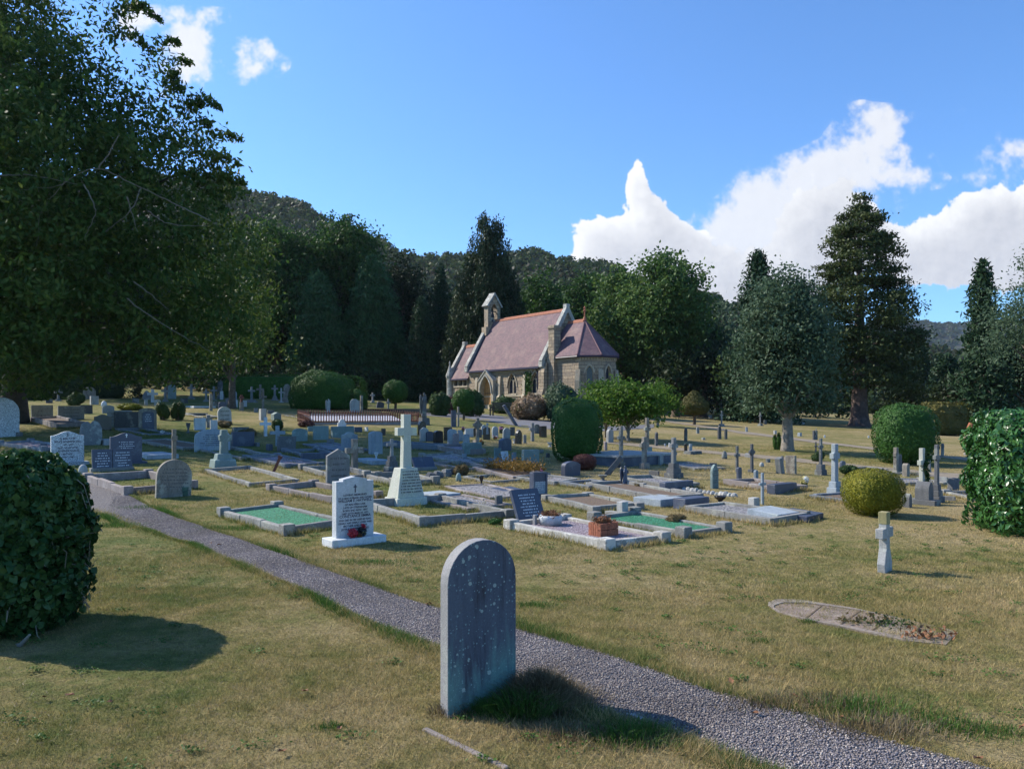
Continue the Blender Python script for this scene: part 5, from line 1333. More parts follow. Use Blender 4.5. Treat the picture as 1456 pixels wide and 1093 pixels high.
# --- crosses: px, base y, height, arm width, stone, label, options
CR = [
 (609+8, 572, 18.5, 12, 'w', 'bright white cross under the drooping branches', dict(steps=0)),
 (83, 570, 17, 9, 'g', 'grey cross on a block base deep in the tree shade', dict(steps=2, bw=11)),
 (235, 571, 21, 9, 'g', 'grey cross left of the tall round topped green stone', dict(steps=2, bw=10)),
 (272, 567, 21, 9, 'g', 'grey cross on a stepped base standing clear before the hedge', dict(steps=2, bw=12)),
 (293, 571, 18, 7.5, 'g', 'small grey cross left of the narrow brown pillar', dict(steps=2, bw=10)),
 (304, 569, 20, 8, 'g', 'grey cross left of the tall carved monument', dict(steps=1, bw=7)),
 (357.7, 572, 22.5, 8.5, 'g', 'grey cross on a broad plinth right of the rust topped cross', dict(steps=2, bw=18)),
 (370, 567, 20.5, 9, 's', 'brown cross half hidden behind a taller one before the hedge', dict(steps=0)),
 (390.7, 569, 21.5, 8, 'g', 'pale grey cross on three steps left of the clipped dome', dict(steps=3, bw=11)),
 (399.8, 572, 20.5, 6.5, 'l', 'slim cross with a white foot beside the ornate headstone', dict(steps=1, bw=7)),
 (374, 582, 27, 9, 's', 'tall narrow brown cross rising from a white sided pedestal', dict(steps=0)),
 (377.5, 620, 27, 14, 'w', 'small white cross, upper one of the white pair', dict(steps=0, th=4.2, splay=0)),
 (394.5, 634, 29, 19, 'b', 'large pale cross, lower one of the white pair', dict(steps=0, th=5.0, splay=0)),
 (296, 608, 18, 9, 'g', 'stubby grey cross between two white stones', dict(steps=0, th=4.5)),
 (504, 671, 47, 24, 's', 'rough lichened grey cross left of the cream cross', dict(steps=0, th=8, splay=.1)),
 (529.7, 572, 14, 6, 'l', 'small pale cross on the bank left of the topiary tree', dict(steps=2, bw=8)),
 (515, 559, 17, 6, 'g', 'cross at the dark wood edge behind the small clipped dome', dict(steps=2, bw=8)),
 (552, 582, 15, 6.5, 'g', 'plain grey cross just left of the topiary tree trunk', dict(steps=0)),
 (593, 563, 16, 5, 'g', 'grey cross at the wood edge, leftmost beside the chapel', dict(steps=1)),
 (598, 561, 21, 6, 'd', 'tall dark cross at the wood edge beside the chapel', dict(steps=1)),
 (604.7, 562, 15, 6, 'd', 'short dark cross at the wood edge above the winged angel', dict(steps=1)),
 (611, 561, 13, 4.5, 'd', 'smallest dark cross at the wood edge near the chapel corner', dict(steps=1)),
 (651.5, 606, 28, 8, 's', 'thin wooden looking cross next to the navy slate slab', dict(steps=0, th=2.6)),
 (557, 670, 46, 14, 'g', 'grey cross on dark steps directly behind the cream cross', dict(steps=3, bw=26, bh=22, base='d')),
 (679, 629, 35, 13, 's', 'ornate brown celtic cross among the close packed headstones', dict(celt=1, steps=1, bw=9, th=4)),
 (757, 627, 26, 9, 'g', 'grey cross just left of the clipped green bush', dict(steps=0, th=4.2)),
 (883, 664, 58, 12, 's', 'tall plain cross standing before the wide blue tomb', dict(steps=1, bw=15, bh=7, th=5)),
 (916, 666, 45, 14, 's', 'celtic cross with a square foot, near one of two in line', dict(celt=1, steps=1, bw=16, bh=8, th=6)),
 (920, 641, 47, 10, 's', 'tall cross rising behind the near celtic cross', dict(steps=0, th=5)),
 (958, 679, 57, 12, 'g', 'grey cross on three dark brown steps in mid lawn', dict(steps=3, bw=31, bh=21, base='d', th=6)),
 (1026, 606, 22, 5.5, 'g', 'slender cross on a dark base high on the far lawn', dict(steps=2, bw=12, base='d')),
 (1081, 605, 19, 5.5, 'g', 'slender cross with a pale base high on the far lawn', dict(steps=2, bw=10)),
 (1048, 671, 37, 10, 'd', 'dark plain cross, left one of the dark pair', dict(steps=0, th=3.8)),
 (1069, 671, 40, 11, 'd', 'dark celtic cross, right one of the dark pair', dict(celt=1, steps=1, bw=9, bh=4, th=4)),
 (1084, 717, 45, 13, 'b', 'small blue grey cross behind the white kerb block', dict(steps=0, th=4)),
 (1167, 675, 52, 9, 'd', 'thin tall cross on a rough brown plinth', dict(steps=2, bw=20, bh=15, th=4)),
 (1160, 647, 19, 6, 'd', 'small dark cross just left of the thin tall one', dict(steps=1, bw=7)),
 (1187, 701, 70, 15, 'b', 'tall pale celtic style cross on a two step plinth near the golden bush', dict(steps=2, bw=26, bh=17, th=8, celt=.5)),
 (1274, 674, 38, 8, 's', 'narrow brown cross left of the round topped brown stone', dict(steps=1, bw=12, bh=6, th=6)),
 (1311, 697, 60, 16, 'c', 'white topped cross wound with ivy near the laurel hedge', dict(steps=0, th=7)),
 (1332, 714, 82, 14, 'd', 'tall grey cross on broad steps behind the ivy clad one', dict(steps=3, bw=26, bh=26, th=6)),
]
crs = {}
for px, py, hp, wp, m_, lab, kw in CR:
    crs[(px, py)] = cross(px if px != 617 else 217, py, hp, wp, m_, lab, **kw)
# ivy on the front cross
r = crs[(1311, 697)]
n = 500; t_ = RNG.uniform(0, 1, n); P = np.stack([.05+.06*np.sin(t_*9)+RNG.normal(size=n)*.03, -.06+RNG.normal(size=n)*.03, .15+t_*.62], 1); V, Q = leaf_quads(P, .05, .04); mesh_np('climbing_ivy', V, Q, L['ivy'], r)

# near leaning little cross with splayed foot on the right lawn
p = G(1258, 812); k = p.y/F; h = 84*k
o = empty('cross_headstone', p, GRAVE+R(6), 'small stone cross with a yellow lichened top alone on the near right lawn', 'grave cross', GR['cross'])
mb = MB(); w = .085; az = h*.66
mb.prism([(-.085, -.05), (.085, -.05), (.10, h*.14), (.045, h*.40), (w/2, az-.05), (.135, az-.05), (.135, az+.05), (w/2, az+.05), (w/2, h), (-w/2, h), (-w/2, az+.05), (-.135, az+.05), (-.135, az-.05), (-w/2, az-.05), (-.045, h*.40), (-.10, h*.14)], -.04, .04)
c = mb.build('cross', M['l'], o, bevel=.006)
M['yl'] = stone_mat('yellow_lichened_stone', (.36, .31, .14), stain=(.2, .18, .08), lichen=(.5, .45, .2), amt=.6)
mb = MB(); mb.box((0, 0, h-.055), (w+.006, .087, .125)); mb.build('lichened_head', M['yl'], o, bevel=.006)
o.rotation_euler = (0, R(-1.5), GRAVE+R(6))

# wooden cross behind brown headstone
p = G(247.5, 668); k = p.y/F; h = 58*k; o = empty('wooden_cross', p, GRAVE, 'narrow grey wooden cross rising behind the brown streaked headstone', 'wooden cross', GR['cross'])
mb = MB(); mb.box((0, 0, h/2), (.085, .06, h)); mb.build('post', M['wood'], o); mb = MB(); mb.box((0, -.035, h*.78), (.13, .02, .10)); mb.build('crosspiece', M['wood'], o)
# broken cross on a wide rough base
p = G(317, 664); k = p.y/F; o = empty('cross_headstone', p, GRAVE, 'broken stone cross stump on a wide bulky bluish base', 'grave cross', GR['cross'])
mb = MB(); mb.box((0, 0, 5*k), (.52, .45, 13*k), taper=.9); mb.build('plinth', M['t'], o, bevel=.02); mb = MB(); mb.box((0, 0, 15*k), (.36, .3, 9*k), taper=.85); mb.build('plinth', M['t'], o, bevel=.02)
mb = MB(); mb.prism([(-.07, 19*k), (.11, 19*k), (.10, 36*k), (.19, 38*k), (.19, 46*k), (.09, 46*k), (.09, 53*k), (-.05, 53*k), (-.06, 46*k), (-.10, 45*k), (-.08, 38*k), (-.06, 37*k)], -.07, .07); mb.build('cross', M['t'], o, bevel=.01)
# rust topped wooden cross, leaning iron post
p = G(343.4, 584); k = p.y/F; o = empty('wooden_cross', p, GRAVE, 'dark rust topped cross on the far left lawn', 'wooden cross', GR['cross'])
mb = MB(); mb.box((0, 0, 6*k), (5*k, 4*k, 13*k)); mb.build('post', M['s'], o); mb = MB(); mb.box((0, 0, 17.5*k), (3*k, 3*k, 11*k)); mb.box((0, 0, 19*k), (6*k, 2.9*k, 3*k)); mb.build('cross', M['rust'], o)
p = G(389, 675); k = p.y/F; mb = MB(); mb.box((0, 0, 0), (.05, .05, 30*k)); mb.box((0, 0, 13.5*k), (.09, .03, .05))
o = mb.build('leaning_post', M['rust'], None); o.location = p+Vector((.06, 0, 13*k)); o.rotation_euler = (0, R(24), 0); tag(o, 'rusty iron post leaning over the grassy kerbed plot', 'post', GR['misc'])
# white sided pedestal, brown pillar
block(373.5, 597, 16, 11, 'l', 'white pedestal with a dark left edge under the tall narrow brown cross', 'stone_pedestal', 'pedestal')
block(300, 584, 24, 5.5, 's', 'narrow brown pillar stone left of the carved monument', 'stone_pillar', 'pillar')
block(514, 586, 24, 5, 's', 'slim brown pillar right of the pale stones behind the fence', 'stone_pillar', 'pillar')
block(518.5, 574, 8, 5.5, 'd', 'small urn like block on the bank above the fence', 'stone_block')
# winged figures / carved monuments
def angel(px, py, hp, wp, mat, label, base=.18, nm='angel_statue'):
    p = G(px, py); k = p.y/F; h = hp*k; w = wp*k
    r = empty(nm, p, GRAVE, label, 'statue', 'carved figures in the graveyard')
    mb = MB(); mb.box((0, 0, h*base/2-.03), (w*.95, w*.8, h*base+.06), taper=.9); mb.build('pedestal', M[mat], r, bevel=.01)
    mb = MB(); z = h*base; H = h-z
    mb.lathe([(w*.30, z-.01), (w*.27, z+H*.1), (w*.20, z+H*.4), (w*.17, z+H*.55), (w*.24, z+H*.74), (w*.20, z+H*.80), (w*.07, z+H*.835), (w*.07, z+H*.86), (w*.11, z+H*.90), (w*.115, z+H*.94), (w*.08, z+H*.985), (.005, z+H)], 14, sq=.7)
    for s_ in (-1, 1): mb.tube([(s_*w*.2, -.02, z+H*.76), (s_*w*.24, -w*.12, z+H*.62), (s_*w*.05, -w*.22, z+H*.64)], [w*.07, w*.06, w*.04], 7)
    mb.build('robed_figure', M[mat], r, smooth=True)
    mb = MB()
    for s_ in (-1, 1):
        mb.prism([(s_*w*.02, z+H*.50), (s_*w*.22, z+H*.18), (s_*w*.34, z+H*.15), (s_*w*.42, z+H*.60), (s_*w*.40, z+H*.84), (s_*w*.30, z+H*.93), (s_*w*.05, z+H*.84)], w*.16, w*.22)
    mb.build('wings', M[mat], r); return r
angel(603, 604, 46, 14, 'd', 'tall weathered winged angel statue right of the picket fence', .22)
angel(467, 587, 20, 9, 'l', 'small angel like carved stone left behind the picket fence', .1)
angel(618.5, 562, 19, 9, 'd', 'dim angel monument at the wood edge next to the chapel corner', .2)
angel(313.7, 567, 27, 9, 'd', 'dark tall carved monument before the back left hedge', .25)

# --- kerbs
KB = [
 ((125, 684), (181, 704), 1.15, 'kerbp', 'pinkish kerb with a corner block where the gravel path bends at the left', dict(kh=.17, posts=.2)),
 ((318, 734), (408, 760), .85, 'kerb', 'kerb with square corner blocks filled with bright green chippings on the left', dict(fill='greenglass', kh=.13, posts=.17, rounded=True)),
 ((845, 741), (972, 764), .85, 'kerb', 'kerb with corner blocks filled with green chippings on the right', dict(fill='greenglass', kh=.10, posts=.17)),
 ((727, 752), (862, 781), .95, 'quartz', 'rough white kerb holding pink gravel with a brick planter at its end', dict(fill='pinkgravel', kh=.13, posts=.16)),
 ((515, 721), (600, 748), 1.45, 'kerb', 'wide grassy kerb in which the cream cross stands', dict(kh=.15, posts=.17)),
 ((386, 697), (474, 715), .9, 'kerbp', 'rounded kerb half sunk in grass behind the green chipping plot', dict(kh=.13, posts=.15, rounded=True)),
 ((293, 671), (357, 692), .95, 'kerb', 'thin kerb round plain grass below the broken cross', dict(kh=.09)),
 ((350, 652), (408, 665), .85, 'kerbb', 'dark kerb with purple grey gravel beside the leaning post', dict(fill='pinkgravel', kh=.1, posts=.12)),
 ((430, 668), (480, 683), .9, 'kerb', 'pale rounded kerb left behind the tall pointed headstone', dict(kh=.13, posts=.17, rounded=True)),
 ((521, 680), (560, 691), .9, 'kerb', 'short kerb with square posts just left of the cream cross', dict(kh=.14, posts=.2)),
 ((405, 643), (432, 651), .9, 'kerbb', 'dark kerb end right of the leaning grey headstone', dict(kh=.12, posts=.14)),
 ((432, 634), (480, 644), .9, 'kerbb', 'blue grey kerb in front of the teal square headstone', dict(kh=.1, fill='slate')),
 ((281, 641), (345, 655), .9, 'kerb', 'pale lichened kerb stretching right from the light blue headstone', dict(kh=.1)),
 ((195, 629), (262, 641), .85, 'kerb', 'long kerb holding dry plants left of the light blue headstone', dict(kh=.12, fill='soil')),
 ((0, 634), (62, 643), .8, 'kerbb', 'grey kerb with a block end just above the ivy bush', dict(kh=.14, posts=.2, fill='pinkgravel')),
 ((45, 600), (82, 610), .9, 'kerbp', 'dark raised tomb kerb below the wide low headstone pair', dict(kh=.25, fill='soil')),
 ((165, 612), (214, 620), .8, 'kerbb', 'low kerb running in front of the two white tablets', dict(kh=.1)),
 ((545, 636), (628, 641), .8, 'kerbb', 'long blue kerb end below the black headstones', dict(kh=.2, fill='slate')),
 ((620, 640), (652, 648), .8, 'kerbp', 'raised pinkish kerb beneath the close packed headstones', dict(kh=.22, fill='pinkgravel')),
 ((600, 650), (650, 661), .85, 'kerb', 'pale kerb with a bluish top left of the wide teal headstone', dict(kh=.1, fill='whitegravel', posts=.14)),
 ((612, 661), (662, 671), .8, 'kerbp', 'long light kerb above the dry brown bush', dict(kh=.1)),
 ((673, 669), (732, 683), .9, 'kerbp', 'long kerb planted with orange bedding flowers', dict(kh=.12, fill='soil')),
 ((634, 694), (700, 712), .85, 'kerbp', 'kerb of white gravel with a black vase standing in it', dict(kh=.08, fill='whitegravel')),
 ((604, 712), (668, 728), .8, 'kerbp', 'low gravelled kerb just right of the cream cross', dict(kh=.07, fill='whitegravel')),
 ((672, 657), (712, 667), .85, 'kerbb', 'teal grey kerb running from the wide teal headstone', dict(kh=.12, fill='slate')),
 ((778, 712), (845, 729), .85, 'kerb', 'long kerb of scattered leaves right of the framed dark headstone', dict(kh=.12, fill='soil', posts=.13)),
 ((795, 689), (840, 697), .8, 'kerbb', 'low dark kerb below the blue black streaked headstone', dict(kh=.1)),
 ((835, 694), (948, 716), .85, 'kerb', 'very long kerb ending in a pale blue cover stone', dict(kh=.16, fill='soil')),
 ((884, 684), (951, 697), .8, 'kerb', 'long kerb with a dark lettered end stone', dict(kh=.14, fill='whitegravel')),
 ((976, 727), (1098, 747), .85, 'kerb', 'long white gravelled kerb ending in a fallen pale slab', dict(kh=.14, fill='whitegravel')),
 ((1030, 689), (1106, 700), .8, 'kerbp', 'long pinkish kerb behind the small blue grey cross', dict(kh=.14, fill='soil')),
 ((1153, 708), (1206, 716), .9, 'kerbb', 'broken kerb below the tall pale celtic style cross', dict(kh=.1, fill='soil')),
 ((1198, 668), (1262, 676), .8, 'kerb', 'low pale kerb beyond the golden bush', dict(kh=.07)),
 ((1345, 703), (1385, 711), .8, 'kerb', 'small kerb lying before the laurel hedge', dict(kh=.09, posts=.12)),
 ((1255, 683), (1290, 690), .8, 'kerb', 'worn kerb at the foot of the round topped brown headstone', dict(kh=.09, fill='whitegravel')),
 ((940, 660), (990, 669), .8, 'kerb', 'bleached kerb running right behind the stepped dark plinth', dict(kh=.08, fill='whitegravel')),
 ((660, 680), (700, 688), .8, 'kerb', 'thin pale kerb between the dry bush and the orange bedding', dict(kh=.07)),
 ((735, 683), (790, 690), .8, 'kerb', 'curved white kerb left of the blue black streaked headstone', dict(kh=.1, fill='whitegravel')),
 ((263, 590), (290, 595), .8, 'kerb', 'far low kerb above the white square headstone', dict(kh=.1)),
 ((405, 592), (440, 597), .9, 'kerb', 'far low kerb left of the picket fence', dict(kh=.08)),
]
M['slate'] = M['kerbb']
for a, b, wd, m_, lab, kw in KB:
    kerb_grave(a, b, wd, m_, lab, **kw)
# low tomb, wide and blue
p = G(850, 664); q = G(911, 660)
def tomb(px, py, L_, W_, H_, mat, top, label):
    p = G(px, py); r = empty('chest_tomb', p, GRAVE-PI/2, label, 'tomb', GR['slab'])
    mb = MB(); mb.box((0, 0, H_/2-.04), (L_, W_, H_+.08)); mb.build('sides', M[mat], r, bevel=.01)
    mb = MB(); mb.box((0, 0, H_+.03), (L_*1.03, W_*1.05, .06)); mb.build('cover', M[top], r, bevel=.01); return r
tomb(885, 657, 1.8, 2.2, .20, 'n', 'l', 'wide low navy tomb with a pale top behind the tall plain cross')
# slabs
slab(220, 648, 1.7, .75, 'b', 'pale blue flat ledger slab right of the navy slate headstone')
slab(155, 630, 1.1, .45, 'l', 'short pale ledger left above the navy slate headstone', th=.12)
slab(284, 579, 2.0, 1.2, 'w', 'bright white ledger lying on the back left lawn')
slab(274, 589, 1.9, .9, 'g', 'grey ledger on the back left lawn below the white one')
slab(938, 716, .62, .66, 'b', 'pale blue cover stone at the end of the very long kerb', th=.12)
slab(1100, 738, .52, .60, 'b', 'fallen pale slab propped on the end of the gravelled kerb', th=.06, lift=.08, tilt=(0, R(5)))
slab(1136, 737, .50, .60, 'n', 'dark fallen slab overgrown by weeds beyond the fallen pale slab', th=.10, rz=R(8), tilt=(0, R(4)))
slab(622, 705, .60, .60, 'b', 'broken pale blue slab right of the cream cross', th=.06, rz=R(5))
slab(725, 699, .6, .5, 'n', 'broken dark slab with white fragments below the black vase', th=.05, tilt=(0, R(4)))
slab(962, 696, .16, .85, 'n', 'dark lettered end stone on a long kerb in mid lawn', th=.17, name='end_stone')
slab(983, 722, .26, .62, 'n', 'dark low block headstone fallen at the head of the long gravelled kerb', th=.18, name='fallen_headstone')
slab(1112, 700, .18, .75, 'n', 'dark end stone of the long pinkish kerb', th=.18, name='end_stone')
slab(565, 586, .5, 5.5, 'k', 'long dark stone coping behind the picket fence', th=.22, rz=PI/2+R(20), name='stone_coping', cat='coping')
slab(36, 599, .18, 1.0, 'l', 'pale fallen kerb length lying askew at the far left', th=.14, rz=R(30), name='fallen_kerb', cat='kerb stone')
slab(491, 668, 1.2, .5, 'b', 'blue grey flat slab beneath the white urn', th=.06) if False else slab(528, 657, 1.2, .55, 'b', 'blue grey flat slab beneath the white urn', th=.08)
slab(453, 652, .9, .16, 'n', 'dark low kerb length left of the tall pointed headstone', th=.16, rz=PI/2, name='kerb_length', cat='kerb stone')
# tablets: leaning open books
def tablet(px, py, w, h, tilt, mat, label, rows=0, ink='inkgrey', t=.07, split=False):
    p = G(px, py); r = empty('tablet_headstone', p, GRAVE, label, 'headstone', GR['stone'])
    mb = MB()
    if split:
        for s_ in (-1, 1): mb.box((s_*w*.252, 0, h/2), (w*.495, t, h))
    else: mb.box((0, 0, h/2), (w, t, h))
    s = mb.build('slab', M[mat], r, bevel=.006); s.rotation_euler = (tilt, 0, 0)
    if rows:
        for s_ in ((-1, 1) if split else (0,)):
            ins = lines(s, w*(.40 if split else .8), h*.22, h*.82, -t/2-.001, rows, M[ink]); ins.location = (s_*w*.25, 0, 0)
    mb = MB(); mb.box((0, t, .02), (w*1.08, t*3.2, .10)); mb.build('plinth', M['kerb'], r, bevel=.008); return r
tablet(757, 744, .50, .52, R(-24), 'n', 'dark glittering tablet headstone tilted back over the pink gravel', 8, 'inkpale', .06)
tablet(605, 668, .56, .34, R(-32), 'n', 'navy open book tablet leaning back right of the cream cross', 0, 'inkpale', .06, split=True)
tablet(160, 669, .80, .48, R(-8), 'n', 'dark twin leaf tablet in front of the navy slate headstone', 6, 'inkpale', .07, split=True)
tablet(170.5, 607, .85, .62, R(-5), 'l', 'pair of small white tablets side by side before a dark panel', 4, 'inkgrey', .05, split=True)
tablet(885, 735, .13, .24, 0, 'l', 'rough pale block at the head of the right green chipping plot', t=.12)
o = slab(725, 605, 1.25, .42, 'n', 'navy slab leaning steeply to the left near the drive', th=.09, name='leaning_slab'); o.rotation_euler = (0, R(58), R(8)); o.location.z += .45
o = slab(874, 676, .55, .10, 'd', 'fallen thin cross propped against the carved blue stone', th=.08, name='fallen_cross', cat='grave cross'); o.rotation_euler = (0, R(-50), R(-20)); o.location.z += .2
angel(889, 693, 31, 17, 'n', 'dark blue carved stone with drapery like ridges beside the fallen cross', .12, 'carved_memorial')
# blocks, urns and pots
block(128, 754, 15, 15, 'l', 'pale domed boulder at the path edge behind the ivy bush', 'edge_boulder', 'stone', dome=True)
block(118, 673, 13, 16, 'l', 'rounded pale stone beside the white speckled headstone', 'rounded_stone', 'stone', dome=True)
block(148, 578, 8, 10, 'w', 'white lump of stone above the small rounded blue marker', 'rounded_stone', 'stone', dome=True)
block(62, 641, 11, 12, 'n', 'dark cube shaped stone on the grey kerb above the ivy bush')
block(709, 720, 16, 15, 'd', 'chunky grey brown block left of the glittering tablet')
block(601, 682, 6, 11, 'd', 'small domed dark stone, left of the pair right of the cream cross', 'rounded_stone', 'stone', dome=True)
block(652, 684, 12, 11, 't', 'small domed pale stone below the dry brown bush', 'rounded_stone', 'stone', dome=True)
block(1072, 720, 13, 19, 'l', 'white kerb block before the small blue grey cross')
block(1110, 664, 8, 9, 'l', 'little round pale stone left of the leaning grey slab', 'rounded_stone', 'stone', dome=True)
block(1083, 663, 6, 9, 'l', 'pale loose stone right of the dark celtic cross', 'rounded_stone', 'stone', dome=True)
block(945.5, 634.5, 4, 3.5, 'w', 'tiny white cube marker left of the pair before the far lawn', 'marker_stone', 'marker')
block(952, 635.5, 6, 4, 'w', 'tiny white upright marker right of the cube one before the far lawn', 'marker_stone', 'marker')
block(1142, 603, 4, 5, 'w', 'bright white tiny marker under the wide dark conifer edge', 'marker_stone', 'marker')
block(1172.5, 622, 3.5, 4.5, 'w', 'tiny white marker right of the scroll headstone', 'marker_stone', 'marker')
block(1235, 622.5, 3, 4.5, 'w', 'tiny white marker left of the large clipped bush', 'marker_stone', 'marker')
block(1244, 613, 4.5, 4, 'l', 'small pale marker highest beside the large clipped bush', 'marker_stone', 'marker')
block(1102, 617, 5, 6, 'l', 'white stone just left of the pale tree trunk', 'marker_stone', 'marker')
block(1292-155, 620, 5, 7, 'b', 'low blue grey stone right of the pale tree trunk', 'marker_stone', 'marker')
block(1010, 594, 4, 5, 'w', 'little white marker right of the bronzed topiary', 'marker_stone', 'marker')
block(1000, 625, 3, 7, 'l', 'flat pale marker on the green turf', 'marker_stone', 'marker')
block(1373, 647, 3.5, 8, 'l', 'flat stone on the far lawn left of the laurel hedge', 'marker_stone', 'marker')
block(1030, 652, 11, 11, 'd', 'dark clustered stump like stone on the worn walk', 'stump_stone', 'stone', dome=True)
block(985, 645, 4, 26, 'd', 'row of low dark stones along the worn walk', 'stone_row', 'stone', t=.3)
block(1112, 612, 3, 14, 'd', 'thin dark kerb fragment left of the pale trunk', 'kerb_fragment', 'kerb stone', t=.2) if False else None
def urn(px, py, hp, wp, mat, label, nm='flower_urn', cat='urn'):
    p = G(px, py); k = p.y/F; h = hp*k; r_ = wp*k/2
    mb = MB(); mb.lathe([(r_*.8, -.01), (r_*.8, h*.1), (r_*.35, h*.2), (r_*.4, h*.45), (r_*.9, h*.75), (r_*.95, h*.9), (r_*1.05, h*.95), (r_, h), (r_*.8, h), (r_*.7, h*.9)], 14)
    o = mb.build(nm, M[mat], None, smooth=True); o.location = p; return tag(o, label, cat, GR['misc'])
urn(535, 653, 10, 6, 'w', 'small white urn on the flat slab behind the rough grey cross')
urn(684.5, 691, 15, 7, 'k', 'slim black flower vase standing in white gravel')
urn(267.6, 616, 15, 6, 'd', 'thin dark urn left of the white square headstone')
urn(1024, 716, 11, 17, 'k', 'squat black flower bowl on the long gravelled kerb', 'flower_bowl', 'flower bowl')
urn(784, 738, 12, 6, 'n', 'dark pot behind the glittering tablet', 'flower_pot', 'flower pot')
urn(857, 683, 8, 13, 'd', 'round dark bowl left of the fallen thin cross', 'flower_bowl', 'flower bowl')
urn(731, 630, 6, 4, 'w', 'tiny white bottle shaped ornament beside the pointed black headstone', 'ornament', 'ornament')
urn(782, 635, 6, 8, 'b', 'pale bowl lying left of the clipped green bush', 'flower_bowl', 'flower bowl')
p = G(263, 705); k = p.y/F; o = empty('bucket', p, 0, 'green metal bucket at the foot of the brown streaked headstone', 'bucket')
mb = MB(); mb.lathe([(.045, 0), (.062, 13*k), (.066, 13.4*k), (.056, 13.2*k), (.042, .02)], 18); mb.build('body', M['greenpot'], o, smooth=True)
mb = MB(); mb.tube([(-.06, 0, 12*k), (-.05, -.03, 8*k), (0, -.075, 6*k), (.05, -.03, 8*k), (.06, 0, 12*k)], .003, 5); mb.build('handle', M['iron'], o)
# ring planter and brick planter
p = G(783, 752); k = p.y/F; o = empty('round_planter', p+Vector((0, 0, .07)), 0, 'round white concrete planter full of dead brown plants', 'planter', GR['misc'])
mb = MB(); mb.lathe([(.15, 0), (.165, .10), (.15, .125), (.12, .125), (.12, .09), (.01, .09)], 28); mb.build('bowl', M['w'], o, smooth=True)
n = 700; P = np.stack([RNG.normal(size=n)*.06, RNG.normal(size=n)*.06, .11+np.abs(RNG.normal(size=n))*.03], 1); V, Q = leaf_quads(P, .05, .015); mesh_np('dead_plants', V, Q, M['deadleaf'], o)
p = G(858, 766); o = empty('brick_planter', p+Vector((0, 0, .05)), GRAVE, 'orange terracotta box planter with withered plants', 'planter', GR['misc'])
mb = MB()
for i in range(8):
    for q in range(2):
        z = .05+q*.085; mb.box((-.14+.04*i, -.085, z-.01), (.037, .05, .08)); mb.box((-.14+.04*i, .085, z-.01), (.037, .05, .08))
for i in range(3):
    for s_ in (-1, 1): mb.box((s_*.135, -.04+.04*i, .08), (.045, .037, .165))
mb.build('box', M['terracotta'], o, bevel=.004)
n = 500; P = np.stack([RNG.normal(size=n)*.08, RNG.normal(size=n)*.05, .15+np.abs(RNG.normal(size=n))*.04], 1); V, Q = leaf_quads(P, .07, .012); mesh_np('dead_plants', V, Q, M['deadleaf'], o)
o = block(760.5, 752, 14, 14, 'g', 'small speckled memorial tablet beside the round white planter', t=.06); o.location.z += .06
# flowers
def posy(px, py, r_px, cols, label, lift=0):
    p = G(px, py); k = p.y/F; r_ = r_px*k; o = empty('flower_arrangement', p, 0, label, 'flowers', GR['misc'])
    for i in range(9):
        d = rand_dirs(1)[0]; petals(o, (d[0]*r_*.6, d[1]*r_*.6, r_*1.1+lift+d[2]*r_*.5), r_*.38, 40, M[cols[i % len(cols)]], (r_*.25, r_*.2))
    n = 160; P = rand_dirs(n)*r_*.6+np.array([0, 0, r_*.5+lift]); V, Q = leaf_quads(P, r_*.4, r_*.15); mesh_np('leaves', V, Q, L['shrub'], o)
posy(751.5, 672, 6, ['yellow', 'white'], 'pale yellow flowers before the large teal headstone')
posy(768, 673, 5, ['pink', 'red'], 'pink and crimson flowers right of the yellow ones')
posy(731, 665, 5, ['pink', 'white'], 'pale pink flowers beside the leaning white tablet')
posy(658.7, 630, 3.5, ['pink', 'red'], 'small pink posy among the close packed headstones', .4)
posy(704, 625, 4, ['red', 'white'], 'red and white flowers before a pale round topped headstone')
posy(685, 632, 4.5, ['yellow', 'orange'], 'yellow posy at the foot of the ornate celtic cross')
posy(712, 624, 3.5, ['pink', 'white'], 'lilac flowers on top of the low dark streaked headstone', .3)
posy(231, 618, 3.5, ['white'], 'small white flowers on a kerb at the left')
posy(113, 563, 2.6, ['pink'], 'single pink bloom high in the shade at the far left', .5)
posy(1144, 690, 7, ['white', 'yellow'], 'planted pot of pale flowers on the lawn left of the tall pale cross')
posy(782-6, 606-3, 4, ['yellow', 'white'], 'cream roses growing below the chapel wall') if False else None
# bed of orange flowers on its kerb
A = G(680, 668); B = G(733, 682); n = 2600; t_ = RNG.uniform(0, 1, n); s_ = RNG.uniform(.1, .8, n)
d_ = (B-A); nr_ = Vector((-d_.y, d_.x, 0)).normalized(); P = np.stack([A.x+d_.x*t_+nr_.x*s_-A.x, A.y+d_.y*t_+nr_.y*s_-A.y, np.abs(RNG.normal(size=n))*.09+.08], 1)
V, Q = leaf_quads(P, .05, .035); o = mesh_np('bedding_flowers', V, Q, leaf_mat('orange_bedding', (.16, .11, .03), (.42, .22, .05), clump=5)); o.location = A; tag(o, 'orange brown bedding flowers filling the long kerb', 'bedding plants')
# row of rough white stones edging a grave
A = G(973, 697); B = G(1044, 706)
for i in range(13):
    q = A.lerp(B, i/12); mb = MB(); s_ = random.uniform(.05, .09)
    mb.lathe([(s_*.9, -.02), (s_, s_*.3), (s_*.6, s_*.85), (.01, s_)], 7, sq=random.uniform(.6, 1)); o = mb.build('edging_stone', M['l'], None); o.location = (q.x, q.y, float(zg(q.x, q.y))); o.rotation_euler = (0, 0, random.uniform(0, 3)); tag(o, 'rough white rock in the row edging a grave beside the pointed teal headstone', 'edging stone', 'white rocks edging the grave')
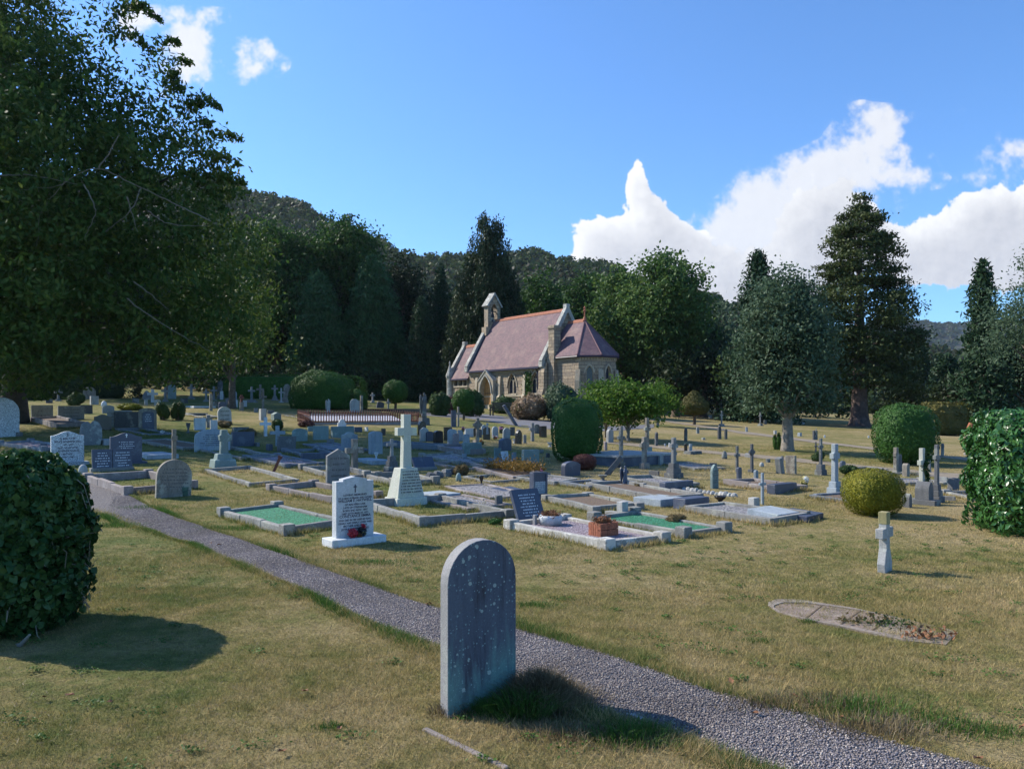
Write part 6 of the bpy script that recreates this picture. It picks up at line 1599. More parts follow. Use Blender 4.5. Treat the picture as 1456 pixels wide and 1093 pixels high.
# rubble rocks
for i, (px, py, r_) in enumerate([(612, 680, .13), (622, 679, .15), (634, 677, .16), (640, 674, .12)]):
    q = G(px, py); mb = MB(); mb.lathe([(r_*.9, -.03), (r_, r_*.4), (r_*.7, r_*.9), (.02, r_*1.05)], 7, sq=.8); o = mb.build('dark_rock', M['d'], None); o.location = q; o.rotation_euler = (.1, .2, i); tag(o, 'dark rough rock in the heap right of the cream cross', 'rock', 'dark rocks heaped on a grave')

# sunken coffin shaped kerb in the right foreground
up_ = [(1092, 857), (1104, 852), (1137, 852.5), (1216, 866), (1290, 882), (1362, 899)]
lo_ = [(1092, 861), (1106, 871), (1150, 883), (1201, 894), (1288, 912), (1345, 917)]
A = resample([G(*q) for q in up_], 40); B = resample([G(*q) for q in lo_], 40)
loop = np.concatenate([A, B[::-1]]); cen = loop.mean(0)
o = empty('sunken_grave_kerb', (cen[0], cen[1], float(zg(*cen))), 0, 'sunken coffin shaped kerb of pinkish stone level with the near right lawn', 'grave kerb', GR['kerb'])
n = len(loop); inner = cen+(loop-cen)*np.array([.955, .80]); mb = MB(); vs = []
for ring, z in ((loop, -.04), (loop, .018), (inner, .020), (inner, -.02)):
    for q in ring: vs.append((q[0]-cen[0], q[1]-cen[1], z))
fs = []
for r_ in range(3):
    for i in range(n): fs.append((r_*n+i, r_*n+(i+1) % n, (r_+1)*n+(i+1) % n, (r_+1)*n+i))
mb.add(vs, fs); mb.build('rim', stone_mat('buff_concrete', (.26, .21, .17), stain=(.13, .11, .09), lichen=(.34, .3, .25), amt=.6), o)
mb = MB(); mb.add([(q[0]-cen[0], q[1]-cen[1], .012) for q in inner], [tuple(range(n))]); mb.build('paving', stone_mat('pinkish_paving', (.27, .20, .16), stain=(.12, .10, .08), lichen=(.36, .3, .24), amt=.6), o)
mb = MB()
for t_ in (.33, .52, .70, .88):
    i = int(t_*39); a = inner[i]-cen; b = inner[n-1-i]-cen; dd = Vector((b[0]-a[0], b[1]-a[1], 0)); mb.box(((a[0]+b[0])/2, (a[1]+b[1])/2, .013), (dd.length*.98, .012, .006), rz=math.atan2(dd.y, dd.x))
mb.build('paving_joint', M['soil'], o)
for (px, py, nn_, mt, sz, lab) in ((1262, 891, 110, L['shrub'], .032, 'green weed growing through the sunken coffin shaped kerb'), (1318, 908, 110, M['deadleaf'], .04, 'heap of red brown dead leaves in the sunken coffin shaped kerb'), (1232, 886, 90, L['drybush'], .04, 'withered brown weed in the middle of the sunken coffin shaped kerb')):
    q = G(px, py); P = np.stack([RNG.normal(size=nn_)*.10, RNG.normal(size=nn_)*.045, np.abs(RNG.normal(size=nn_))*.03+.02], 1); V, Q = leaf_quads(P, sz, sz*.5); ob = mesh_np('weed', V, Q, mt); ob.location = q; tag(ob, lab, 'weed')
# buried stone edging in the foreground
A = G(603, 1037); B = G(722, 1093); mb = MB(); dd = B-A; dd.z = 0
mb.box((dd.length/2, 0, -.006), (dd.length, .035, .04)); o = mb.build('stone_edging', M['kerbp'], None, bevel=.01); o.location = A; o.rotation_euler = (0, 0, math.atan2(dd.y, dd.x)); tag(o, 'thin strip of stone edging sunk in the grass in front of the slate headstone', 'edging')
p = G(905, 1030); o = block(905, 1020, 4, 12, 'b', 'flat pale stone on the path edge right of the foreground grass mound', 'flat_stone', 'stone', t=.1)

# picket fence round the plot of white chippings
def picket():
    A = G(441, 604); B = G(598, 603); r = empty('picket_fence', A, 0, 'low rust red picket fence round a plot of bright white chippings', 'fence')
    d = B-A; k = A.y/F; H = 19*k; dep = 1.9; n = 46
    t_ = d.normalized(); nr = Vector((-t_.y, t_.x, 0))
    def zz(x, y): q = A+t_*x+nr*y; return float(zg(q.x, q.y))-A.z
    ln = d.length
    segs = [((0, 0), (ln, 0), 44), ((ln, 0), (ln, dep), 10), ((0, dep), (ln, dep), 44), ((0, 0), (0, dep), 10)]
    ang = math.atan2(d.y, d.x); r.rotation_euler = (0, 0, ang)
    cnt = 0
    for (x0, y0), (x1, y1), m in segs:
        mb = MB(); 
        for z in (H*.25, H*.72):
            a = Vector((x0, y0, zz(x0, y0)+z)); b = Vector((x1, y1, zz(x1, y1)+z)); mb.tube([a, b], .022, 5)
        mb.build('rail', M['rust'], r)
        mb = MB()
        for i in range(m+1):
            f = i/m; x = x0+(x1-x0)*f; y = y0+(y1-y0)*f; z = zz(x, y)
            mb.add([(x-.02, y-.03, z-.03), (x+.02, y-.03, z-.03), (x+.02, y+.0, z-.03), (x-.02, y, z-.03), (x-.02, y-.03, z+H*.88), (x+.02, y-.03, z+H*.88), (x+.02, y, z+H*.88), (x-.02, y, z+H*.88), (x, y-.015, z+H)], [(0, 1, 5, 4), (1, 2, 6, 5), (2, 3, 7, 6), (3, 0, 4, 7), (4, 5, 8), (5, 6, 8), (6, 7, 8), (7, 4, 8)])
        mb.build('palings', M['rust'], r)
    mb = MB(); mb.add([(.15, .15, zz(.15, .15)+.16), (ln-.8, .15, zz(ln-.8, .15)+.16), (ln-.8, dep-.15, zz(ln-.8, dep-.15)+.34), (.15, dep-.15, zz(.15, dep-.15)+.34)], [(0, 1, 2, 3)])
    o = mb.build('white_chippings', M['whitechips'], None); o.location = A; o.rotation_euler = (0, 0, ang); tag(o, 'plot of bright white chippings inside the rust red picket fence', 'grave plot')
    o = MB().b2(-.1, ln+.1, -.12, -.04, -.1, .10).build('fence_kerb', M['kerbp'], r)
picket()
# bench by the chapel
p = G(716, 592.5); o = empty('park_bench', p, R(-22), 'weathered wooden bench with low back beside the chapel door', 'bench')
for s_ in range(3): MB().box((0, -.22+.15*s_, .42), (1.7, .12, .04)).build('seat_slat', M['bench'], o)
for s_ in range(3): MB().box((0, .17+.02*s_, .55+.14*s_), (1.7, .035, .09)).build('back_slat', M['bench'], o)
for s_ in (-1, 1):
    MB().box((s_*.78, .17, .42), (.07, .07, .88)).build('leg', M['bench'], o); MB().box((s_*.78, -.26, .28), (.07, .07, .60)).build('leg', M['bench'], o); MB().box((s_*.78, -.05, .61), (.08, .50, .05)).build('armrest', M['bench'], o)
# small gabled monument and cross among the trees
p = at(988, 66); o = empty('gabled_monument', p, GRAVE, 'pale pointed roof of a stone monument among the dark trees', 'monument')
h = (585-524)/F*66+EYE-p.z
MB().box((0, 0, (h-.8)/2), (.8, .8, h-.8)).build('shaft', M['d'], o); MB().box((0, 0, h-.75), (1.0, 1.0, .14)).build('cornice', M['l'], o); MB().box((0, 0, h-.35), (.9, .9, .7), taper=.06).build('cap', M['l'], o)
p = at(955, 62); h = (585-531)/F*62+EYE-p.z; o = empty('cross_headstone', p, GRAVE, 'tall dim stone cross rising among the trees right of the chapel', 'grave cross', GR['cross'])
mb = MB(); cross_mesh(mb, h, .9, .28, 1.3, .25); mb.build('cross', M['d'], o); MB().box((0, 0, .6), (.9, .9, 1.5), taper=.8).build('plinth', M['d'], o)
# red cloth under the young tree
o = empty('garden_canopy', at(881, 39)+Vector((0, 0, .0)), .3, 'small bright red cloth canopy seen under the young trees', 'canopy')
zr = (585-592)/F*39+EYE-o.location.z
MB().add([(-.42, -.2, zr-.12), (.35, -.2, zr-.05), (.38, .25, zr-.05), (-.42, .25, zr-.12), (.02, 0, zr+.10)], [(0, 1, 4), (1, 2, 4), (2, 3, 4), (3, 0, 4)]).build('cloth', plain('crimson_cloth', (.62, .02, .08), .6), o)
MB().tube([(.02, 0, -.05), (.02, 0, zr+.1)], .02, 6).build('pole', M['iron'], o)
# ------------------------------------------------------------------ clipped bushes and shrubs
def bush(px, py, wp, hp, mat, label, shape='dome', leaf=(.10, .06), dens=500, name='clipped_bush', sq=2.6, depth=1.0, grp='clipped bushes and topiary', thick=.03, rough=.03, nb=.6, cat='bush', trunk=None):
    p = G(px, py); k = p.y/F; w = wp*k/2; h = hp*k; o = empty(name, p, 0, label, cat, grp)
    if shape == 'dome': bl = [(0, 0, h*.30, w, w*depth, h*.70, sq)]
    elif shape == 'ball': bl = [(0, 0, h*.50, w, w*depth, h*.52, sq)]
    elif shape == 'block': bl = [(0, 0, h*.48, w, w*depth, h*.52, 5)]
    elif shape == 'topiary': bl = [(0, 0, h*.60, w, w, h*.40, 2.2), (0, 0, h*.52, w*.92, w*.92, h*.20, 2.2)]
    elif shape == 'cone': bl = [(0, 0, h*.52, w, w, h*.24, 2.2), (0, 0, h*.62, w*.80, w*.80, h*.28, 2), (0, 0, h*.72, w*.48, w*.48, h*.28, 2)]
    elif shape == 'loose':
        bl = []
        for i in range(9):
            d = rand_dirs(1)[0]; bl.append((d[0]*w*.55, d[1]*w*.5, h*.45+d[2]*h*.22, w*.5, w*.5, h*.36, 2))
    shrub_mesh('foliage', bl, mat, o, leaf, dens, nb, thick, True, rough, 0.0)
    mb = MB()
    if shape in ('topiary', 'cone'): mb.tube([(0, 0, -.1), (.03, 0, h*.2), (0, 0, h*.5)], [w*.12, w*.10, w*.12], 8); mb.tube([(0, 0, h*.22), (w*.4, 0, h*.48)], [w*.08, w*.04], 6); mb.tube([(0, 0, h*.22), (-w*.35, .05, h*.48)], [w*.08, w*.04], 6)
    else:
        for i in range(5): a = i*1.3; mb.tube([(math.cos(a)*w*.2, math.sin(a)*w*.2, -.05), (math.cos(a)*w*.5, math.sin(a)*w*.5, h*.5)], [.03, .01], 5)
    mb.build('trunk' if shape in ('topiary', 'cone') else 'stems', M['bark'], o)
    return o
bush(457, 581, 86, 54, 'yew', 'large smooth clipped yew dome left of centre', 'dome', (.11, .05), 420)
bush(505, 581, 34, 28, 'yew', 'smaller dark dome tucked behind the large clipped yew dome', 'dome', (.11, .05), 420)
bush(562, 582, 36, 42, 'yew', 'mushroom shaped topiary tree left of the chapel', 'topiary', (.11, .05), 500, 'topiary_tree', cat='topiary')
bush(659, 597, 33, 44, 'yew', 'round headed topiary before the chapel vestry', 'topiary', (.10, .05), 600, 'topiary_tree', cat='topiary')
bush(987, 604, 42, 49, 'topiarybrown', 'bronzed cone shaped topiary tree right of the chapel', 'cone', (.11, .05), 520, 'topiary_tree', cat='topiary')
bush(820, 656, 72, 87, 'privet', 'tall barrel shaped clipped green bush in mid picture', 'ball', (.06, .035), 900, sq=3.6, rough=.025)
bush(1287, 659, 80, 83, 'privet', 'big rounded clipped green bush on the right lawn', 'ball', (.07, .04), 800, sq=3.0, rough=.03)
bush(1241, 732, 81, 65, 'golden', 'low golden green clipped bush beside the pale cross', 'ball', (.028, .016), 4200, sq=2.5, rough=.02, thick=.04)
bush(831, 668, 34, 22, 'redbush', 'small purple brown bush at the foot of the tall clipped bush', 'ball', (.035, .02), 2600)
bush(655, 675, 23, 15, 'drybush', 'dry brown plant on a kerb right of the cream cross', 'loose', (.05, .012), 1800, 'dry_plant', nb=.2)
bush(909, 696, 20, 11, 'drybush', 'dry tuft right of the dark carved stone', 'loose', (.05, .012), 1800, 'dry_plant', nb=.2)
bush(961, 744, 34, 14, 'deadstalk' if False else 'drybush', 'withered brown stalks behind the right green chipping plot', 'loose', (.07, .008), 1500, 'dry_plant', nb=.1)
bush(1207, 675, 26, 14, 'shrub', 'leafy green plant behind the golden bush', 'loose', (.07, .045), 700, 'leafy_plant')
bush(231, 597, 22, 28, 'shrub', 'leggy dark shrub, left of two on the left lawn', 'loose', (.07, .04), 420, 'leggy_shrub', rough=.1, thick=.2)
bush(253, 597, 22, 28, 'shrub', 'leggy dark shrub, right of two on the left lawn', 'loose', (.07, .04), 420, 'leggy_shrub', rough=.1, thick=.2)
bush(107, 576, 26, 19, 'shrub', 'low green shrub beneath the big tree at the left', 'loose', (.09, .05), 420, 'shrub')
bush(393, 612, 19, 17, 'shrub', 'green bush between the white crosses', 'loose', (.07, .04), 700, 'shrub')
bush(352, 622, 30, 14, 'drybush', 'straggly dry plants behind the small white cross', 'loose', (.09, .015), 500, 'dry_plant', nb=.1, thick=.2)
bush(320, 608, 24, 12, 'drybush', 'dry rose stems at the foot of the pale round topped headstone', 'loose', (.07, .02), 500, 'dry_plant', nb=.1, thick=.2)
bush(185, 583, 34, 10, 'golden', 'yellowish low plant beneath the tree shade', 'loose', (.08, .03), 300, 'low_plant', nb=.2)
bush(436, 607, 24, 10, 'redbush', 'dark red low plant left of the picket fence', 'loose', (.06, .03), 600, 'low_plant')
bush(1163, 656, 20, 16, 'shrub', 'yellow green shrub at the foot of the thin tall cross', 'loose', (.06, .03), 600, 'shrub')
bush(1105, 639, 12, 26, 'yew', 'slim young conifer beside the pale tree trunk', 'loose', (.07, .02), 800, 'young_conifer')
bush(704, 745, 22, 8, 'privet', 'bright green weed in front of the wide grassy kerb', 'loose', (.035, .02), 2600, 'weed_clump')
# shrubs along the chapel
CS = [(626, 591, 32, 34, 'shrub', 'green shrub left of the vestry topiary'), (672, 592, 36, 38, 'shrub', 'dark green shrub between vestry topiary and door'),
      (716, 588, 44, 27, 'shrub', 'feathery shrub between the chapel door and first window'), (757, 597, 60, 38, 'hydra', 'hydrangea with faded pink brown heads right of the bench'),
      (797, 600, 58, 56, 'greygreen', 'dusky tall shrub against the chancel turret'), (812, 604, 44, 40, 'young', 'yellow green shrub below the chancel wall'),
      (646, 589, 24, 30, 'redbush', 'reddish green shrub behind the vestry topiary')]
for px, py, wp, hp, mt, lab in CS: bush(px, py, wp, hp, mt, lab, 'loose', (.16, .10), 150, 'chapel_shrub', thick=.15, rough=.12, grp='shrubs along the chapel wall', cat='shrub')
q = at(779, 50); petals(empty('rose_bush', q, 0, 'cream rose blooms beside the faded hydrangea', 'flowers'), (0, 0, 1.2), .42, 26, M['yellow'], (.17, .15), 'blooms')
# creeper beside the chapel window
n = 900; P = np.stack([-1.55+RNG.normal(size=n)*.22, -.10+RNG.normal(size=n)*.05, RNG.uniform(.1, 2.9, n)], 1); V, Q = leaf_quads(P, .13, .10); mesh_np('wall_creeper', V, Q, L['privet'], ch)

# ivy bush at the left edge
p = G(22, 892); o = empty('ivy_bush', p, 0, 'large dark ivy covered stump like bush at the left edge of the picture', 'bush', 'clipped bushes and topiary')
k = p.y/F
bl = [(0, 0, .62, .47, .50, .66, 2.9), (.02, -.05, .9, .42, .42, .42, 2.4), (-.1, .0, .45, .47, .5, .45, 2.6)]
def leafy(parent, blobs, mat, leafsz, n_, name='foliage', fold=.35, nbias=.75, thick=.05, keepf=None, droop=.5):
    Vs = []; Ts = []; o_ = 0
    for (cx, cy, cz, rx, ry, rz, sq) in blobs:
        d = rand_dirs(n_); d = d/(np.sum(np.abs(d)**sq, axis=1, keepdims=True)**(1/sq))
        lump = 1+.07*np.sin(d[:, :1]*8+cx)*np.sin(d[:, 2:3]*9)+.05*np.sin(d[:, 1:2]*11+2)
        P = d*lump*(1-np.abs(RNG.normal(0, 1, (n_, 1)))*thick)*np.array([rx, ry, rz])+np.array([cx, cy, cz])
        m = P[:, 2] > .01
        if keepf is not None: m &= keepf(P)
        P = P[m]; nr = d[m]; n = len(P)
        nn = nr*nbias+rand_dirs(n)*(1-nbias); nn /= np.linalg.norm(nn, axis=1, keepdims=True)
        a = rand_dirs(n); a[:, 2] -= droop*1.5; a -= nn*np.sum(a*nn, 1, keepdims=True); a /= np.linalg.norm(a, axis=1, keepdims=True)
        b = np.cross(nn, a); l = leafsz*RNG.uniform(.6, 1.35, (n, 1)); w_ = l*.42
        if name == 'laurel_leaves': w_ = l*.22
        base = P-a*l*.5; tip = P+a*l*.5+nn*-.1*l; mid = P+nn*0
        ls = P-a*l*.12-b*w_+nn*fold*w_; rs = P-a*l*.12+b*w_+nn*fold*w_
        l2 = P+a*l*.18-b*w_*.62+nn*fold*w_*.5; r2 = P+a*l*.18+b*w_*.62+nn*fold*w_*.5
        V = np.stack([base, ls, l2, tip, r2, rs, mid], 1).reshape(-1, 3)
        f = np.array([(0, 6, 1), (1, 6, 2), (2, 6, 3), (3, 6, 4), (4, 6, 5), (5, 6, 0)])
        T = (f[None]+7*np.arange(n)[:, None, None]).reshape(-1, 3)
        Vs.append(V); Ts.append(T+o_); o_ += len(V)
    return mesh_np(name, np.concatenate(Vs), np.concatenate(Ts), L[mat], parent)
leafy(o, bl, 'ivy', .062, 8000, 'ivy_leaves', fold=.3, nbias=.42, thick=.075)
leafy(o, [(-.05, -.02, .75, .49, .5, .55, 2.6)], 'ivydry', .05, 1500, 'dry_leaves', keepf=lambda P: (P[:, 0] < -.12+.1*np.sin(P[:, 2]*9)))
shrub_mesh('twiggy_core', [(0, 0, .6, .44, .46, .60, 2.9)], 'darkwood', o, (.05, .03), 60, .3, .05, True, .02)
mb = MB()
for i in range(70):
    a = random.uniform(0, 6.28); z = random.uniform(.1, 1.2); r_ = .47
    q0 = Vector((math.cos(a)*r_*.95, math.sin(a)*r_*.95, z)); mb.tube([q0, q0+Vector((math.cos(a)*.05, math.sin(a)*.05, random.uniform(-.12, .02))), q0+Vector((math.cos(a)*.06+random.uniform(-.05, .05), math.sin(a)*.06, random.uniform(-.25, .05)))], [.004, .003, .002], 4)
mb.build('dry_stems', M['wood'], o)
for s_ in range(6): a = s_*1.1; 
mb = MB(); mb.tube([(.25, -.38, -.02), (.36, -.5, .02), (.44, -.52, .10)], [.02, .015, .008], 6); mb.build('bare_branch', M['barkpale'], o)
# hanging ivy tendril
P = np.array([(.50+.05*math.sin(i*.7), -.1+.02*i*.1, .75-.022*i) for i in range(26)])+RNG.normal(size=(26, 3))*.02
V, Q = leaf_quads(P, .06, .045, None, 0, .8); mesh_np('hanging_tendril', V, Q, L['ivy'], o)

# laurel hedge block at the right edge
p = at(1436, 10.4); p.z = float(zg(p.x, p.y)); o = empty('laurel_hedge', p+Vector((.33, .05, 0)), R(-8), 'glossy clipped laurel hedge block at the right edge of the picture', 'hedge', 'clipped bushes and topiary')
hL = (752-581)/F*10.2
leafy(o, [(.1, 0, hL*.50, .74, .75, hL*.51, 10)], 'laurel', .082, 13000, 'laurel_leaves', fold=.15, nbias=.5, thick=.045, droop=-.25)
leafy(o, [(.1, 0, hL*.50, .66, .69, hL*.48, 6)], 'laurel', .08, 6000, 'inner_laurel_leaves', fold=.15, nbias=.4, thick=.03, droop=-.2)
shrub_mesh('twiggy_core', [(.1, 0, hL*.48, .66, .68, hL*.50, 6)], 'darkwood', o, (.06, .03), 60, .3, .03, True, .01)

# long grass, mound of dead grass by the foreground stone
def tuft(px, py, rx, ry, n, hmin, hmax, mat, label, name='grass_tuft', lean=.6, w=.004, mound=0):
    p = G(px, py); x = RNG.normal(size=n)*rx; y = RNG.normal(size=n)*ry; rr = (x/rx)**2+(y/ry)**2
    z0 = mound*np.exp(-rr*.6); h = RNG.uniform(hmin, hmax, n)*np.exp(-rr*.12)
    lx = x/rx*lean*h*.6+RNG.normal(size=n)*h*.45; ly = y/ry*lean*h*.5+RNG.normal(size=n)*h*.45
    a = RNG.uniform(0, 6.28, n); V = []; 
    b0 = np.stack([x-np.cos(a)*w/2, y-np.sin(a)*w/2, z0-.01], 1); b1 = np.stack([x+np.cos(a)*w/2, y+np.sin(a)*w/2, z0-.01], 1)
    m0 = np.stack([x+lx*.4-np.cos(a)*w*.35, y+ly*.4-np.sin(a)*w*.35, z0+h*.65], 1); m1 = np.stack([x+lx*.4+np.cos(a)*w*.35, y+ly*.4+np.sin(a)*w*.35, z0+h*.65], 1)
    t_ = np.stack([x+lx, y+ly, z0+h*.9], 1)
    V = np.stack([b0, b1, m1, m0, t_], 1).reshape(-1, 3); f = np.array([(0, 1, 2), (0, 2, 3), (3, 2, 4)]); T = (f[None]+5*np.arange(n)[:, None, None]).reshape(-1, 3)
    o = mesh_np(name, V, T, mat); o.location = p; return tag(o, label, 'grass tuft', 'tufts of longer grass') if label else o
mo = tuft(768, 1000, .13, .10, 5200, .05, .15, L['deadgrass'], 'brown mound of dead grass leaning on the right foot of the slate headstone', 'dead_grass_mound', mound=.09)
tuft(742, 1015, .085, .05, 900, .10, .20, L['greengrass'], 'bright green grass tuft at the foot of the slate headstone', lean=1.1)
tuft(690, 1012, .07, .03, 500, .04, .11, L['greengrass'], 'short green tuft under the front face of the slate headstone')
tuft(640, 1014, .05, .03, 400, .04, .10, L['deadgrass'], 'dry tuft at the left foot of the slate headstone')
tuft(900, 1050, .12, .07, 700, .05, .12, L['greengrass'], 'green tuft on the near path edge right of the mound')
tuft(820, 1048, .20, .08, 900, .03, .08, L['deadgrass'], 'dry grass spreading below the brown mound')
for i, (px, py, rx, ry, n, h, m_) in enumerate([(1105, 862+145, .2, .06, 700, .10, 'deadgrass'), (1215, 1010, .25, .10, 900, .11, 'greengrass'), (1240, 1040, .2, .08, 800, .12, 'deadgrass'), (1350, 1030, .12, .08, 500, .05, 'greengrass'), (1160, 1000, .25, .08, 700, .08, 'deadgrass'), (1410, 1040, .12, .06, 400, .05, 'greengrass'),
        (760, 861, .12, .05, 500, .05, 'greengrass'), (330, 752, .5, .12, 1600, .07, 'greengrass'), (500, 800, .4, .08, 1200, .06, 'greengrass'), (170, 748, .22, .1, 900, .08, 'greengrass'), (470, 1035, .05, .03, 200, .04, 'greengrass'), (1075, 912, .08, .03, 250, .04, 'greengrass'), (222, 722, .3, .12, 900, .08, 'greengrass'), (1150, 885, .05, .02, 150, .05, 'greengrass')]):
    labs = ['dry tuft hanging over the path edge below the sunken kerb', 'wide green tuft at the far path edge on the right', 'straw coloured tuft drooping on the path near the right bottom', 'low green weed patch near the bottom right', 'brown tuft left of the wide green one at the path edge', 'green patch at the far bottom right', 'green patch right of the slate headstone head', 'lush green strip between the path and the left green chipping plot', 'green strip beside the path below the white marble headstone', 'green patch beside the domed boulder', 'small green weed in the left foreground', 'flat green weed left of the sunken kerb', 'green grass at the pinkish kerb corner by the path', 'little weed on the near rim of the sunken kerb']
    tuft(px, py, rx, ry, n, .02, h, L[m_], labs[i])
# grass growing up against the kerbs
def kerbside():
    out = []; rg = np.random.default_rng(21)
    for A, d, ln, wd in KSEG:
        nrm = Vector((-d.y, d.x, 0)); n = int((ln+wd)*190) if A.y < 16 else int((ln+wd)*90)
        for side in range(4):
            t = rg.uniform(-.05, 1.05, n); off = np.abs(rg.normal(0, .045, n))+.05
            if side == 0: a, b = t*ln, -off
            elif side == 1: a, b = t*ln, wd+off
            elif side == 2: a, b = ln+off, t*wd
            else: a, b = -off, t*wd
            out.append(np.stack([A.x+d.x*a+nrm.x*b, A.y+d.y*a+nrm.y*b], 1))
        m = int(ln*wd*130); a = rg.uniform(.06, ln-.06, m); b = rg.uniform(.06, wd-.06, m); c = rg.integers(0, 7, m); cx = rg.uniform(0, ln, 7)[c]; cy = rg.uniform(0, wd, 7)[c]
        a = np.clip(cx+rg.normal(size=m)*.08, .06, ln-.06); b = np.clip(cy+rg.normal(size=m)*.07, .06, wd-.06)
        out.append(np.stack([A.x+d.x*a+nrm.x*b, A.y+d.y*a+nrm.y*b], 1))
    P = np.concatenate(out); x, y = P[:, 0], P[:, 1]; k = ~on_path(x, y, 0); x, y = x[k], y[k]; n = len(x)
    h = rg.uniform(.03, .12, n)*(.6+.5*np.abs(np.sin(x*3)*np.cos(y*2.3))); a = rg.uniform(0, 6.28, n); w = .0045+.0006*y; z = zg(x, y)-.005
    B0 = np.stack([x-np.cos(a)*w/2, y-np.sin(a)*w/2, z], 1); B1 = np.stack([x+np.cos(a)*w/2, y+np.sin(a)*w/2, z], 1)
    T = np.stack([x+rg.normal(0, .4, n)*h, y+rg.normal(0, .4, n)*h, z+h], 1)
    V = np.stack([B0, B1, T], 1).reshape(-1, 3); tag(mesh_np('kerbside_grass', V, np.arange(len(V)).reshape(-1, 3), M['blade']), kind='stuff', label='longer grass left uncut against the grave kerbs')
kerbside()
# fallen leaves
LV = [(64, 997), (100, 994), (157, 1004), (483, 1042), (434, 988), (400, 1075), (1160, 1000), (1196, 1026), (1453, 1040), (1075, 1020), (1280, 1058), (612, 862), (607, 863), (300, 775), (312, 777), (1390, 1085), (1130, 995), (1040, 975)]
for i, (px, py) in enumerate(LV):
    p = G(px, py); s_ = .022*random.uniform(.8, 1.5); mb = MB()
    mb.add([(-s_, 0, 0), (-s_*.3, s_*.6, .01), (s_*.5, s_*.5, .004), (s_*1.3, 0, .014), (s_*.4, -s_*.6, .006), (-s_*.4, -s_*.5, .012), (0, 0, .0)], [(0, 6, 1), (1, 6, 2), (2, 6, 3), (3, 6, 4), (4, 6, 5), (5, 6, 0)])
    o = mb.build('fallen_leaf', M['deadleaf']); o.location = p+Vector((0, 0, .025)); o.rotation_euler = (random.uniform(-.3, .3), random.uniform(-.3, .3), random.uniform(0, 6)); tag(o, 'curled orange brown dead leaf lying in the foreground grass or at the path edge', 'fallen leaf', 'dead leaves scattered on the grass')

# ------------------------------------------------------------------ trees
def hgt(py, y): return EYE+(HZ-py)/F*y
def tz(px, y): return at(px, y)
